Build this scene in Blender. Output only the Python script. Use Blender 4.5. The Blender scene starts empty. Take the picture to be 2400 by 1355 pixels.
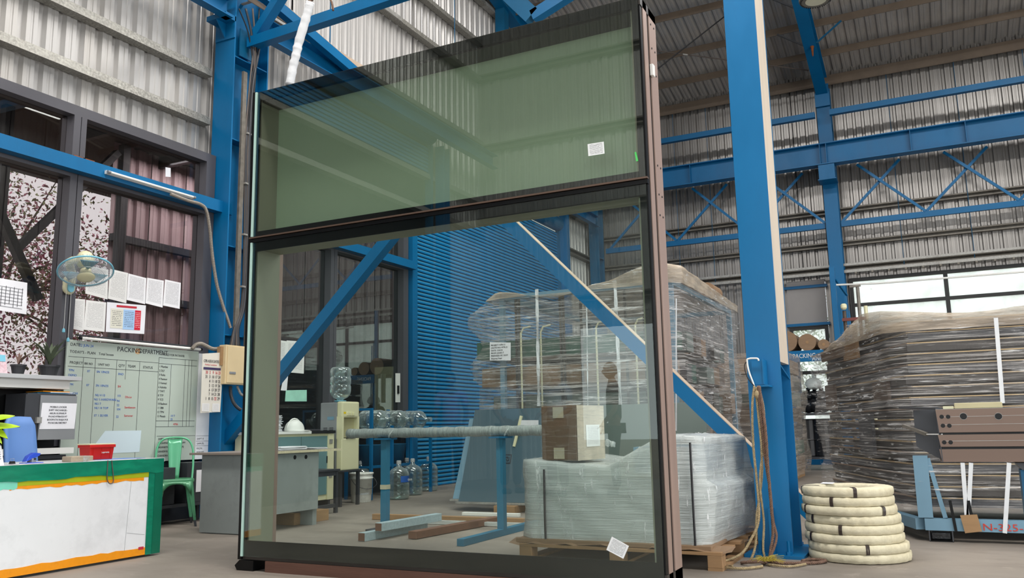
import bpy, bmesh, math, random
from mathutils import Vector, Matrix, Euler
random.seed(7)
C = bpy.context.scene
COL = C.collection
R = math.radians

# ------------------------------------------------------------------ camera
CAM = Vector((0.0, 0.0, 0.88)); F = 1970.0; CX, CY = 1200.0, 677.5
AX = Vector((0.89367206, -0.09020377, -0.43956061))   # world axes seen in camera space (x right, y down, z forward)
AY = Vector((0.44831528, 0.13785695, 0.88318111))
AZ = Vector((-0.01906978, -0.98633602, 0.16363863))
def w(v): return Vector((AX.dot(v), AY.dot(v), AZ.dot(v)))
camd = bpy.data.cameras.new('camera'); cam = bpy.data.objects.new('camera', camd); COL.objects.link(cam)
camd.sensor_width = 36.0; camd.lens = F / 2400 * 36.0; camd.clip_end = 300; camd.clip_start = 0.05
r_, u_, b_ = w(Vector((1, 0, 0))), w(Vector((0, -1, 0))), w(Vector((0, 0, -1)))
cam.matrix_world = Matrix(((r_.x, u_.x, b_.x, CAM.x), (r_.y, u_.y, b_.y, CAM.y), (r_.z, u_.z, b_.z, CAM.z), (0, 0, 0, 1)))
C.camera = cam
def P(px, py, ax, v):
    """measured point: where the sight line through a pixel of the photograph meets the plane ax = v"""
    r = w(Vector(((px - CX) / F, (py - CY) / F, 1.0))); i = 'xyz'.index(ax)
    return CAM + r * ((v - CAM[i]) / r[i])

# ------------------------------------------------------------------ world, lights, exposure
W = bpy.data.worlds.new('sky'); C.world = W; W.use_nodes = True
bg = W.node_tree.nodes['Background']; bg.inputs[0].default_value = (0.92, 0.97, 1.0, 1); bg.inputs[1].default_value = 1.9
C.view_settings.view_transform = 'Standard'; C.view_settings.look = 'None'
C.view_settings.exposure = 0.1; C.view_settings.gamma = 1.0; C.view_settings.use_curve_mapping = False
def area(name, loc, rot, sx, sy, power, col=(1, 1, 1)):
    l = bpy.data.lights.new(name, 'AREA'); l.shape = 'RECTANGLE'; l.size = sx; l.size_y = sy; l.energy = power; l.color = col
    o = bpy.data.objects.new(name, l); COL.objects.link(o); o.location = loc; o.rotation_euler = rot; return o
area('roof_skylight', (-3.4, 2.6, 9.4), (0, 0, 0), 4.5, 1.6, 520, (1, .97, .93))
area('roof_skylight', (1.5, 2.6, 9.4), (0, 0, 0), 4.5, 1.6, 520, (1, .97, .93))
area('roof_skylight', (-3.0, 9.2, 10.2), (0, 0, 0), 6.0, 1.4, 480, (1, .98, .95))
area('roof_skylight', (3.2, 13.0, 9.2), (0, 0, 0), 5.0, 1.4, 300, (1, .98, .95))
area('yard_door', (6.9, 6.0, 3.2), (0, R(90), 0), 5.0, 14.0, 230, (.93, .97, 1))
area('yard_bounce_fill', (6.8, 7.0, .5), (0, R(130), 0), 3.0, 14.0, 420, (1, .97, .92))  # added lamp aimed upward to brighten the roof, standing for ground bounce
area('shed_fill_light', (-12.2, 12.6, 6.4), (0, 0, 0), 3.0, 3.0, 260)  # added fill lamp that brightens the shed wall; no real skylight there
area('back_door', (1.0, -4.6, 2.6), (R(90), 0, 0), 9.0, 4.6, 200, (.95, .98, 1))
C.cycles.max_bounces = 8; C.cycles.transparent_max_bounces = 24; C.cycles.diffuse_bounces = 3; C.cycles.glossy_bounces = 4
C.cycles.caustics_reflective = False; C.cycles.caustics_refractive = False; C.cycles.sample_clamp_indirect = 4.0

# ------------------------------------------------------------------ materials
def srgb(h):
    c = [int(h[i:i + 2], 16) / 255 for i in (0, 2, 4)]
    return tuple(((x + .055) / 1.055) ** 2.4 if x > .04045 else x / 12.92 for x in c) + (1,)
class NT:
    def __init__(s, name):
        s.m = bpy.data.materials.new(name); s.m.use_nodes = True; s.t = s.m.node_tree; s.p = s.t.nodes['Principled BSDF']; s.out = s.t.nodes['Material Output']
    def n(s, typ, **k):
        o = s.t.nodes.new(typ)
        for a, b in k.items():
            if a.startswith('i_'):
                key = a[2:]; key = int(key) if key.isdigit() else key.replace('_', ' ')
                o.inputs[key].default_value = b
            else: setattr(o, a, b)
        return o
    def l(s, a, b): s.t.links.new(a, b)
    def coord(s, kind='Object', scale=(1, 1, 1), rot=(0, 0, 0)):
        tc = s.n('ShaderNodeTexCoord'); mp = s.n('ShaderNodeMapping'); mp.inputs['Scale'].default_value = scale; mp.inputs['Rotation'].default_value = rot
        s.l(tc.outputs[kind], mp.inputs['Vector']); return mp.outputs[0]
    def noise(s, vec, scale, detail=4, rough=.55):
        n = s.n('ShaderNodeTexNoise'); n.inputs['Scale'].default_value = scale; n.inputs['Detail'].default_value = detail; n.inputs['Roughness'].default_value = rough
        if vec is not None: s.l(vec, n.inputs['Vector'])
        return n.outputs['Fac']
    def ramp(s, fac, stops):
        r = s.n('ShaderNodeValToRGB'); e = r.color_ramp.elements
        while len(e) < len(stops): e.new(.5)
        for k, (p, c) in enumerate(stops): e[k].position = p; e[k].color = c if not isinstance(c, (int, float)) else (c, c, c, 1)
        s.l(fac, r.inputs[0]); return r.outputs[0]
    def mix(s, fac, a, b, mode='MIX'):
        m = s.n('ShaderNodeMix', data_type='RGBA', blend_type=mode)
        for sock, v in ((m.inputs[0], fac), (m.inputs[6], a), (m.inputs[7], b)):
            if isinstance(v, (int, float)): sock.default_value = v
            elif isinstance(v, tuple): sock.default_value = v
            else: s.l(v, sock)
        return m.outputs[2]
    def math(s, op, a, b=0.0, clamp=False):
        m = s.n('ShaderNodeMath', operation=op, use_clamp=clamp)
        for k, v in enumerate((a, b)):
            if isinstance(v, (int, float)): m.inputs[k].default_value = v
            else: s.l(v, m.inputs[k])
        return m.outputs[0]
    def bump(s, h, st=.3, dist=.01):
        b = s.n('ShaderNodeBump'); b.inputs['Strength'].default_value = st; b.inputs['Distance'].default_value = dist
        s.l(h, b.inputs['Height']); s.l(b.outputs[0], s.p.inputs['Normal']); return b
def M(name, hexa, rough=.5, metal=0, var=.15, scale=4, stretch=(1, 1, 1), bump=0, dirt=None, dirt_amt=.5, dirt_scale=1.5, spec=.5):
    t = NT(name); c = srgb(hexa); v = t.coord('Object', stretch)
    nz = t.noise(v, scale)
    lo = tuple(x * (1 - var) for x in c[:3]) + (1,); hi = tuple(min(1, x * (1 + var)) for x in c[:3]) + (1,)
    col = t.ramp(nz, [(.3, lo), (.7, hi)])
    if dirt:
        d = t.ramp(t.noise(v, dirt_scale, 8, .7), [(.5, 0.), (.72, 1.)])
        col = t.mix(t.math('MULTIPLY', d, dirt_amt), col, srgb(dirt))
    t.l(col, t.p.inputs['Base Color'])
    rr = t.math('ADD', t.math('MULTIPLY', nz, .2), rough - .1, True); t.l(rr, t.p.inputs['Roughness'])
    t.p.inputs['Metallic'].default_value = metal; t.p.inputs['Specular IOR Level'].default_value = spec
    if bump: t.bump(t.noise(v, scale * 8, 6), bump, .004)
    return t.m
def film(name, hexa, stretch, lo=.12, hi=.85, scale=3.0, rough=.22, bst=.8, thr=(.42, .66)):
    """stretch film: see-through plastic with streaks of folded, whiter layers"""
    t = NT(name); v = t.coord('Object', stretch, (R(3), R(4), 0)); v2 = t.coord('Object', (1, 1, 1))
    n1 = t.noise(v, scale, 6, .65); n2 = t.noise(v2, 1.3, 3); n3 = t.noise(v, scale * 3.1, 4, .6)
    s = t.ramp(t.math('ADD', t.math('MULTIPLY', n1, .6), t.math('MULTIPLY', n3, .4)), [(thr[0], 0.), (thr[1], 1.)])
    s = t.math('MULTIPLY', s, t.math('ADD', n2, .45), True)
    a = t.math('ADD', t.math('MULTIPLY', s, hi - lo), lo, True)
    t.l(a, t.p.inputs['Alpha']); c = srgb(hexa)
    t.l(t.mix(s, tuple(x * .8 for x in c[:3]) + (1,), c), t.p.inputs['Base Color'])
    t.p.inputs['Roughness'].default_value = rough; t.p.inputs['Specular IOR Level'].default_value = .8
    t.bump(t.math('ADD', n1, t.math('MULTIPLY', n3, .5)), bst, .03)
    return t.m
def glass(name, tint, refl=.06, rough=0.0):
    t = NT(name); t.t.nodes.remove(t.p)
    tr = t.n('ShaderNodeBsdfTransparent'); tr.inputs[0].default_value = tint
    gl = t.n('ShaderNodeBsdfGlossy'); gl.inputs[0].default_value = (.92, .97, .95, 1); gl.inputs['Roughness'].default_value = rough
    lw = t.n('ShaderNodeLayerWeight'); lw.inputs[0].default_value = .5
    mx = t.n('ShaderNodeMixShader'); t.l(t.math('ADD', t.math('MULTIPLY', t.math('POWER', lw.outputs['Facing'], 4.0), .8), refl, True), mx.inputs[0]); t.l(tr.outputs[0], mx.inputs[1]); t.l(gl.outputs[0], mx.inputs[2])
    t.l(mx.outputs[0], t.out.inputs[0]); return t.m
def printed(name, paper='F4F3F6', ink='4A4A52', rows=60, cols=9, amt=.75, margin=True):
    """paper with rows of printed text (generated coordinates of the sheet itself)"""
    t = NT(name); tc = t.n('ShaderNodeTexCoord'); sx = t.n('ShaderNodeSeparateXYZ'); t.l(tc.outputs['UV'], sx.inputs[0])
    u, v = sx.outputs[0], sx.outputs[1]
    row = t.math('FRACT', t.math('MULTIPLY', v, rows)); line = t.math('MULTIPLY', t.math('GREATER_THAN', row, .45), t.math('LESS_THAN', row, .8))
    cmb = t.n('ShaderNodeCombineXYZ'); t.l(t.math('MULTIPLY', u, cols), cmb.inputs[0]); t.l(t.math('FLOOR', t.math('MULTIPLY', v, rows)), cmb.inputs[1])
    words = t.math('GREATER_THAN', t.noise(cmb.outputs[0], 3.7, 2), .43)
    m = t.math('MULTIPLY', line, words)
    for s_, a_, b_ in ((u, .1, .9), (v, .1, .93)):
        m = t.math('MULTIPLY', m, t.math('MULTIPLY', t.math('GREATER_THAN', s_, a_), t.math('LESS_THAN', s_, b_)))
    t.l(t.mix(t.math('MULTIPLY', m, amt), srgb(paper), srgb(ink)), t.p.inputs['Base Color']); t.p.inputs['Roughness'].default_value = .35
    t.bump(t.noise(t.coord('Object'), 9, 3), .3, .01)
    return t.m

m_blue = M('blue_paint', '02669A', .42, 0, .12, 2.2, (1, 1, .4), .06, '065078', .55, 1.1, .35)
m_blue2 = M('blue_paint_dull', '0A5C84', .5, 0, .14, 2.5, (1, 1, 1), .05, '24465C', .4, 1.3, .35)
m_blue_shutter = M('shutter_blue', '067FBE', .38, 0, .1, .8, (1, 1, 1), 0, '1265A0', .5, .5)
m_teal_rack = M('rack_blue_grey', '6F93A8', .55, 0, .1, 3, dirt='4E6A7A', dirt_amt=.3)
m_galv = M('galvanised', 'A3A29E', .42, .35, .22, 30, (1, 1, 1), .05, '6F6A62', .5, 5)
m_galv_dark = M('galvanised_dark', '77726A', .5, .3, .2, 20, dirt='57503F', dirt_amt=.5, dirt_scale=2)
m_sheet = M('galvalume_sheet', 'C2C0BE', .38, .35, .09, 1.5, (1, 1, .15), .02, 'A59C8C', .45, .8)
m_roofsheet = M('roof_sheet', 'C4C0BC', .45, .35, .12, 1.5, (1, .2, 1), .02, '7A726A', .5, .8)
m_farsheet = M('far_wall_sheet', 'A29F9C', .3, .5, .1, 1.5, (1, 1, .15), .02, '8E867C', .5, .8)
m_purlin = M('purlin_steel', '77695B', .6, .1, .15, 3, dirt='51473D', dirt_amt=.6)
m_dust = M('dust_on_steel', 'B7A491', .9, 0, .15, 4)
m_wframe = M('window_frame_grey', '55545A', .42, .2, .08, 3, dirt='3C3B40', dirt_amt=.3)
m_dark = M('black_plastic', '15161A', .45, 0, .2, 5)
m_dgrey = M('dark_grey_paint', '3B3D42', .45, .1, .12, 4)
m_black = M('black_gasket', '050607', .4, 0, .1, 5, spec=.25)
m_bronze = M('bronze_anodised', 'A38B80', .42, .3, .05, 1, (8, 8, .2))
m_bronze2 = M('brown_anodised', '6B574B', .36, .4, .05, 1, (.2, 6, 6))
m_reveal = M('grey_olive_liner', '8B8C7A', .55, .1, .05, 1)
m_spandrel = M('spandrel_tray', '9DB197', .6, .1, .06, .6)
m_white = M('white_laminate', 'E9EBEE', .35, 0, .03, 2, bump=0, dirt='B9BBBE', dirt_amt=.35, dirt_scale=3)
m_whitep = M('white_plastic', 'E8E8E4', .4, 0, .04, 3)
m_cream = M('cream_plastic', 'DDD9B4', .38, 0, .05, 3, dirt='B5AE84', dirt_amt=.3)
m_grey = M('grey_metal', '8F9295', .5, .2, .06, 3)
m_lgrey = M('light_grey_board', 'B8BABC', .5, 0, .05, 3)
m_green_tape = M('green_tape', '0B7B5F', .22, 0, .12, 6, (1, 1, 4), .15, '0F9A72', .6, 3)
m_lime = M('lime_tape', 'A9B414', .4, 0, .1, 6)
m_orange = M('orange_tape', 'F39A12', .4, 0, .08, 8, dirt='B9720F', dirt_amt=.4, dirt_scale=8)
m_red = M('red_crate', 'C31F1C', .35, 0, .08, 5)
m_paper = M('plain_paper', 'EDEDF2', .5, 0, .03, 5)
m_card = M('cardboard', '9C7B57', .75, 0, .1, 5, (1, 1, 5), .05)
m_kraft = M('kraft_board', '8A6F55', .7, 0, .12, 4, (1, 1, 6), .05)
m_wood = M('pallet_wood', '9C7A56', .7, 0, .2, 3, (.6, 6, 6), .2, '7C5A38', .5, 3)
m_wood2 = M('teak_batten', '6E4C3A', .6, 0, .15, 3, (.6, 6, 6), .15)
m_chair = M('mint_green_paint', '62B48A', .25, .1, .08, 3, dirt='3F8F68', dirt_amt=.3)
m_chair_seat = M('green_paint_worn', '4E8F68', .3, .1, .15, 6, dirt='2E5A45', dirt_amt=.5)
m_bluefab = M('blue_chair_shell', '5F87C4', .6, 0, .06, 3)
m_puncher = M('blue_plastic', '2F4FC0', .25, 0, .06, 3)
m_leaf = M('leaf_lime', 'A6C81C', .4, 0, .18, 12)
m_leafd = M('leaf_dull', '4F5A45', .5, 0, .25, 10)
m_pot = M('black_pot', '2B2C30', .5, 0, .1, 5)
m_rope = M('jute_rope', '9E8C6B', .9, 0, .3, 60, (1, 1, 1), .4)
m_rope2 = M('brown_rope', '6E5547', .9, 0, .3, 60, (1, 1, 1), .4)
m_coil = M('hessian_coil_wrap', 'CFC7AC', .8, 0, .18, 4, (1, 1, 1), .9, 'A89C7C', .6, 5)
m_coilband = M('dark_band', '2E221D', .5, 0, .1, 5)
m_strap = M('white_strap', 'DADDE0', .45, 0, .05, 10)
m_slate = M('slate_coated_sheet', '48606C', .35, .15, .04, .7)
m_slate2 = M('grey_green_sheet', '5A6762', .35, .15, .04, .7)
m_extr = M('dark_extrusion', '3A3633', .4, .4, .1, 2)
m_gold = M('edge_of_profile', 'B59B72', .35, .5, .15, 3)
m_cable = M('grey_cable', '5E5550', .6, 0, .1, 10)
m_cableb = M('black_cable', '1C1C20', .5, 0, .1, 10)
m_conduit = M('flexible_conduit', '8E867C', .5, .2, .1, 10)
m_sling = M('white_wrap_cloth', 'EDEFF2', .7, 0, .05, 8, bump=.4)
m_ink = M('black_ink', '1D1F2A', .6, 0, 0, 1)
m_inkb = M('blue_ink', '2F63B8', .6, 0, 0, 1)
m_inkr = M('red_ink', 'C0283A', .6, 0, 0, 1)
m_redpaint = M('red_paint', 'C23A2A', .6, 0, .1, 10)
m_rust = M('rusty_steel', '8A4B22', .8, .2, .3, 15, bump=.3)
m_bag = M('black_poly_bag', '1A1C1F', .25, 0, .2, 6, bump=.6)
m_tube = M('tube_lamp_white', 'F1EFEA', .3, 0, .02, 3)
m_skin = M('brown_skin', '6A4634', .6, 0, .05, 5); m_hair = M('dark_hair', '14110F', .6, 0, .1, 20)
m_pink = M('mauve_shirt', '9A7FB0', .8, 0, .06, 6); m_shirt = M('pale_blue_shirt', '8FA2BD', .8, 0, .06, 6); m_trouser = M('dark_trouser', '23252C', .8, 0, .1, 6)
m_glass = glass('vision_glass', (.93, .975, .95, 1), .05)
m_glass_sp = glass('spandrel_glass', (.95, .975, .95, 1), .085)
m_glassedge = M('glass_edge_pale_green', 'BFE0D6', .15, 0, .05, 3)
m_tint = glass('tinted_office_glass', (.62, .58, .575, 1), .045)
m_tint2 = glass('dark_reflective_glass', (.36, .38, .37, 1), .10)
m_cabglass = glass('cabinet_glass', (.62, .78, .76, 1), .05)
m_film_h = film('stretch_film_horizontal', 'EDE8E4', (.3, .3, 13), .12, .78, 3.2, .14, thr=(.49, .63))
m_film_d = film('stretch_film_dusty', 'C9B8A2', (.5, .5, 3), .45, .92, 2.2, .35)
m_film_w = film('stretch_film_milky', 'E4EAE8', (.5, .5, 14), .55, .84, 2.6, .2, .5, (.32, .78))
m_film_x = film('film_folds_white', 'FAFAFA', (.5, .9, 7), .0, .8, 3.4, .12, .8, (.55, .64))
m_film_s = film('stretch_film_side', 'B5A798', (.4, .4, 8), .2, .8, 2.6)
m_film_c = film('clear_film', 'E6ECEC', (1, 1, 1), .22, .7, 5.0)
m_print = printed('printed_notice'); m_print2 = printed('printed_form', 'E9E8E6', '77757A', 42, 7, .6); m_label = printed('sticker_print', 'F2F4F5', '25272C', 13, 12, .85)

def concrete():
    t = NT('concrete_floor'); v = t.coord('Object'); n1 = t.noise(v, .7, 6, .6); n2 = t.noise(v, 6, 8, .7); n3 = t.noise(t.coord('Object', (1, 3, 1)), 2.2, 6, .7)
    c = t.ramp(n1, [(.3, srgb('6F675F')), (.7, srgb('938A80'))]); c = t.mix(t.math('MULTIPLY', t.ramp(n3, [(.52, 0.), (.75, 1.)]), .5), c, srgb('6B6159'))
    c = t.mix(t.math('MULTIPLY', t.ramp(n2, [(.6, 0.), (.7, 1.)]), .25), c, srgb('BDB2A6'))
    t.l(c, t.p.inputs['Base Color']); t.p.inputs['Roughness'].default_value = .62; t.bump(n2, .15, .01); return t.m
m_floor = concrete()
def window_film():
    t = NT('frosted_pane'); t.t.nodes.remove(t.p); v = t.coord('Object')
    tr = t.n('ShaderNodeBsdfTransparent'); tr.inputs[0].default_value = (.93, .96, .93, 1)
    tl = t.n('ShaderNodeBsdfTranslucent'); tl.inputs[0].default_value = (.86, .88, .84, 1)
    df = t.n('ShaderNodeBsdfDiffuse'); df.inputs[0].default_value = (.7, .72, .68, 1)
    m1 = t.n('ShaderNodeMixShader'); m1.inputs[0].default_value = .3; t.l(tl.outputs[0], m1.inputs[1]); t.l(df.outputs[0], m1.inputs[2])
    m2 = t.n('ShaderNodeMixShader'); t.l(t.ramp(t.noise(v, 3, 5), [(.3, .25), (.7, .55)]), m2.inputs[0]); t.l(tr.outputs[0], m2.inputs[1]); t.l(m1.outputs[0], m2.inputs[2])
    t.l(m2.outputs[0], t.out.inputs[0]); return t.m
m_frost = window_film()
def plastic_bottle():
    t = NT('clear_water_bottle'); t.t.nodes.remove(t.p)
    tr = t.n('ShaderNodeBsdfTransparent'); tr.inputs[0].default_value = (.74, .82, .82, 1)
    gl = t.n('ShaderNodeBsdfGlossy'); gl.inputs[0].default_value = (.9, .95, .95, 1); gl.inputs['Roughness'].default_value = .12
    df = t.n('ShaderNodeBsdfDiffuse'); df.inputs[0].default_value = (.62, .70, .70, 1)
    lw = t.n('ShaderNodeLayerWeight'); lw.inputs[0].default_value = .35
    m1 = t.n('ShaderNodeMixShader'); m1.inputs[0].default_value = .45; t.l(gl.outputs[0], m1.inputs[1]); t.l(df.outputs[0], m1.inputs[2])
    m2 = t.n('ShaderNodeMixShader'); t.l(t.math('ADD', lw.outputs['Facing'], .12, True), m2.inputs[0]); t.l(tr.outputs[0], m2.inputs[1]); t.l(m1.outputs[0], m2.inputs[2])
    t.l(m2.outputs[0], t.out.inputs[0]); return t.m
m_bottle = plastic_bottle()

# ------------------------------------------------------------------ geometry helpers
WL = {}                                             # world location of everything that can be a parent
def V(*a): return Vector(a)
class MB:
    def __init__(s): s.v = []; s.f = []; s.uv = None
    def add(s, vs, fs):
        o = len(s.v); s.v += [Vector(x) for x in vs]; s.f += [tuple(i + o for i in q) for q in fs]; return s
    def box(s, x0, y0, z0, x1, y1, z1):
        return s.add([(x0, y0, z0), (x1, y0, z0), (x1, y1, z0), (x0, y1, z0), (x0, y0, z1), (x1, y0, z1), (x1, y1, z1), (x0, y1, z1)],
                     [(0, 3, 2, 1), (4, 5, 6, 7), (0, 1, 5, 4), (1, 2, 6, 5), (2, 3, 7, 6), (3, 0, 4, 7)])
    def hexa(s, a, b):                              # bottom quad a (ccw), top quad b
        return s.add(list(a) + list(b), [(3, 2, 1, 0), (4, 5, 6, 7), (0, 1, 5, 4), (1, 2, 6, 5), (2, 3, 7, 6), (3, 0, 4, 7)])
    def bar(s, p, q, wd, ht, up=(0, 0, 1)):
        p, q = Vector(p), Vector(q); d = (q - p).normalized(); up = Vector(up); sd = d.cross(up)
        if sd.length < 1e-4: sd = d.cross(Vector((0, 1, 0)))
        sd.normalize(); u = sd.cross(d).normalized(); a, b = sd * wd / 2, u * ht / 2
        return s.hexa([p - a - b, p + a - b, p + a + b, p - a + b], [q - a - b, q + a - b, q + a + b, q - a + b])
    def tube(s, pts, r, n=8, caps=True):
        pts = [Vector(p) for p in pts]; rs = r if isinstance(r, (list, tuple)) else [r] * len(pts); base = len(s.v); prev = None
        for i, p in enumerate(pts):
            d = (pts[min(i + 1, len(pts) - 1)] - pts[max(i - 1, 0)]).normalized()
            if prev is None:
                a = d.orthogonal().normalized()
            else:
                a = (prev - d * prev.dot(d)); a = a.normalized() if a.length > 1e-6 else d.orthogonal().normalized()
            prev = a; b = d.cross(a)
            for k in range(n):
                t = 2 * math.pi * k / n; s.v.append(p + (a * math.cos(t) + b * math.sin(t)) * rs[i])
        for i in range(len(pts) - 1):
            for k in range(n):
                A = base + i * n + k; B = base + i * n + (k + 1) % n; s.f.append((A, B, B + n, A + n))
        if caps:
            s.f.append(tuple(base + k for k in reversed(range(n)))); e = base + (len(pts) - 1) * n; s.f.append(tuple(e + k for k in range(n)))
        return s
    def lathe(s, prof, c=(0, 0, 0), n=24, axis='z', mod=None):
        base = len(s.v); c = Vector(c)
        for i, (r, h) in enumerate(prof):
            for k in range(n):
                t = 2 * math.pi * k / n; rr = r * (mod(t, h) if mod else 1)
                x, y = rr * math.cos(t), rr * math.sin(t)
                s.v.append(c + (Vector((x, y, h)) if axis == 'z' else Vector((h, x, y)) if axis == 'x' else Vector((y, h, x))))
        for i in range(len(prof) - 1):
            for k in range(n):
                A = base + i * n + k; B = base + i * n + (k + 1) % n; s.f.append((A, B, B + n, A + n))
        if prof[0][0] > 1e-5: s.f.append(tuple(base + k for k in reversed(range(n))))
        if prof[-1][0] > 1e-5: e = base + (len(prof) - 1) * n; s.f.append(tuple(e + k for k in range(n)))
        return s
    def prism(s, poly, off):                        # polygon of 3D points extruded by a vector
        n = len(poly); off = Vector(off); a = [Vector(p) for p in poly]
        return s.add(a + [p + off for p in a], [tuple(reversed(range(n))), tuple(range(n, 2 * n))] + [(k, (k + 1) % n, n + (k + 1) % n, n + k) for k in range(n)])
    def ibeam(s, p, q, h, wd, tf=.016, tw=.01, up=(0, 0, 1)):
        p, q = Vector(p), Vector(q); d = (q - p).normalized(); sd = d.cross(Vector(up)).normalized(); u = sd.cross(d).normalized()
        s.bar(p + u * (h / 2 - tf / 2), q + u * (h / 2 - tf / 2), wd, tf, u); s.bar(p - u * (h / 2 - tf / 2), q - u * (h / 2 - tf / 2), wd, tf, u)
        return s.bar(p, q, tw, h - 2 * tf, u)
    def build(s, name, mat, parent=None, smooth=False, bevel=0, uv=None, shift=True):
        return link_mesh(name, s.v, s.f, mat, parent, smooth, bevel, uv, shift)
def link_mesh(name, v, f, mat, parent=None, smooth=False, bevel=0, uv=None, shift=True):
    me = bpy.data.meshes.new(name)
    assert max(max(q) for q in f) < len(v), name
    if shift:
        lo = Vector([min(p[k] for p in v) for k in range(3)]); hi = Vector([max(p[k] for p in v) for k in range(3)])
        base = Vector(((lo.x + hi.x) / 2, (lo.y + hi.y) / 2, lo.z))
    else: base = WL.get(parent.name, Vector()) if parent else Vector()
    me.from_pydata([Vector(p) - base for p in v], [], f); me.materials.append(mat)
    if smooth: me.polygons.foreach_set('use_smooth', [True] * len(me.polygons))
    if uv:
        l = me.uv_layers.new(name='UVMap'); flat = [c for face in f for i in face for c in uv[i]]; l.data.foreach_set('uv', flat)
    me.update()
    bm = bmesh.new(); bm.from_mesh(me); bmesh.ops.recalc_face_normals(bm, faces=bm.faces)
    if bevel: bmesh.ops.bevel(bm, geom=list(bm.edges), offset=bevel, segments=2, profile=.6, affect='EDGES', clamp_overlap=True)
    bm.to_mesh(me); bm.free()
    o = bpy.data.objects.new(name, me); COL.objects.link(o); attach(o, base, parent); return o
def attach(o, base, parent):
    if parent is not None:
        o.parent = parent; o.location = base - WL[parent.name]
    else: o.location = base
    WL[o.name] = Vector(base)
def tag(o, label=None, cat=None, group=None, kind=None):
    for k, v in (('label', label), ('category', cat), ('group', group), ('kind', kind)):
        if v: o[k] = v
    return o
def thing(name, loc, label, cat, group=None, kind=None):
    o = bpy.data.objects.new(name, None); COL.objects.link(o); o.empty_display_size = .1; o.location = loc; WL[o.name] = Vector(loc)
    return tag(o, label, cat, group, kind)
def struct(name, loc=(0, 0, 0)):
    return thing(name, loc, None, None, None, 'structure')
def copy_tree(o, parent=None):
    c = o.copy(); COL.objects.link(c)
    if parent is not None: c.parent = parent
    for ch in o.children: copy_tree(ch, c)
    return c
def box(name, mat, parent, x0, y0, z0, x1, y1, z1, bevel=0, **k): return MB().box(x0, y0, z0, x1, y1, z1).build(name, mat, parent, bevel=bevel, **k)
def sheet(name, mat, parent, a, b, c, d, nrm, th=.0008):
    """thin rectangular sheet a b c d (a = bottom left, counter-clockwise) with UVs, thickness against its normal"""
    n = Vector(nrm).normalized() * th; vs = [Vector(p) for p in (a, b, c, d)]; vs2 = [p - n for p in vs]
    return link_mesh(name, vs + vs2, [(0, 1, 2, 3), (7, 6, 5, 4), (0, 4, 5, 1), (1, 5, 6, 2), (2, 6, 7, 3), (3, 7, 4, 0)], mat, parent,
                     uv=[(0, 0), (1, 0), (1, 1), (0, 1)] * 2)
def text(s, loc, size, mat, parent, face='x', name='lettering', align='LEFT', sx=1.0, rotz=None, tilt=0):
    cu = bpy.data.curves.new(name, 'FONT'); cu.body = s; cu.size = size; cu.extrude = .0006; cu.align_x = align; cu.materials.append(mat); cu.resolution_u = 2
    o = bpy.data.objects.new(name, cu); COL.objects.link(o); attach(o, Vector(loc), parent)
    rz = rotz if rotz is not None else {'x': R(90), 'y': 0, 'top': 0}[face]
    m = Matrix.Rotation(rz, 4, 'Z') @ Matrix.Rotation(R(90) if face != 'top' else 0, 4, 'X') @ Matrix.Rotation(tilt, 4, 'Z')
    o.rotation_euler = m.to_euler(); o.scale = (sx, 1, 1); return o
def rib_profile(wd, pitch=.2, depth=.03):
    pts = []; k = 0; x = 0
    base = [(0, 0), (.040, 0), (.046, .007), (.064, .007), (.070, 0), (.110, 0), (.132, depth), (.178, depth), (.2, 0)]
    while x < wd - 1e-6:
        for a, d in base[:-1]:
            if x + a * pitch / .2 <= wd: pts.append((x + a * pitch / .2, d))
        x += pitch
    pts.append((wd, 0)); return pts
def ribsheet(name, mat, parent, o, along, rise, out, wd, h0, h1, depth=.042, pitch=.2, lap=0):
    """trapezoidal sheet: o corner, along = width direction, rise = length direction, h0/h1 its length at both sides"""
    o, along, rise, out = Vector(o), Vector(along), Vector(rise), Vector(out); pr = rib_profile(wd, pitch, depth); n = len(pr)
    vs = [o + along * a + out * (d + lap) for a, d in pr] + [o + along * a + out * (d + lap) + rise * (h0 + (h1 - h0) * a / wd) for a, d in pr]
    return link_mesh(name, vs, [(k, k + 1, n + k + 1, n + k) for k in range(n - 1)], mat, parent)
def smoothpath(pts, n=6):
    pts = [Vector(p) for p in pts]; out = []
    for i in range(len(pts) - 1):
        p0, p1, p2, p3 = pts[max(i - 1, 0)], pts[i], pts[i + 1], pts[min(i + 2, len(pts) - 1)]
        for k in range(n):
            t = k / n; out.append(.5 * ((2 * p1) + (p2 - p0) * t + (2 * p0 - 5 * p1 + 4 * p2 - p3) * t * t + (3 * p1 - p0 - 3 * p2 + p3) * t ** 3))
    return out + [pts[-1]]
# ================================================================== THE SETTING
XW, YF, YB, XR = -7.34, 19.28, -4.8, 7.0            # inner lines of the sheet walls
def roof_z(y): return 8.62 + .2 * (YF - y) if y > 7 else 8.62 + .2 * (YF - 7) - .2 * (7 - y)
box('floor', m_floor, None, -7.6, -5.2, -.2, 7.4, 19.6, 0)['kind'] = 'structure'
g = box('ground', M('yard_soil', '8A7F70', .95, 0, .15, 1), None, -60, -60, -.4, 60, 90, -.22); g['kind'] = 'structure'
m_galv_mottled = M('galvanised_mottled', '8F8D86', .45, .3, .45, 45, (1, 1, 1), .05, '5F5B52', .4, 14)
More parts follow.
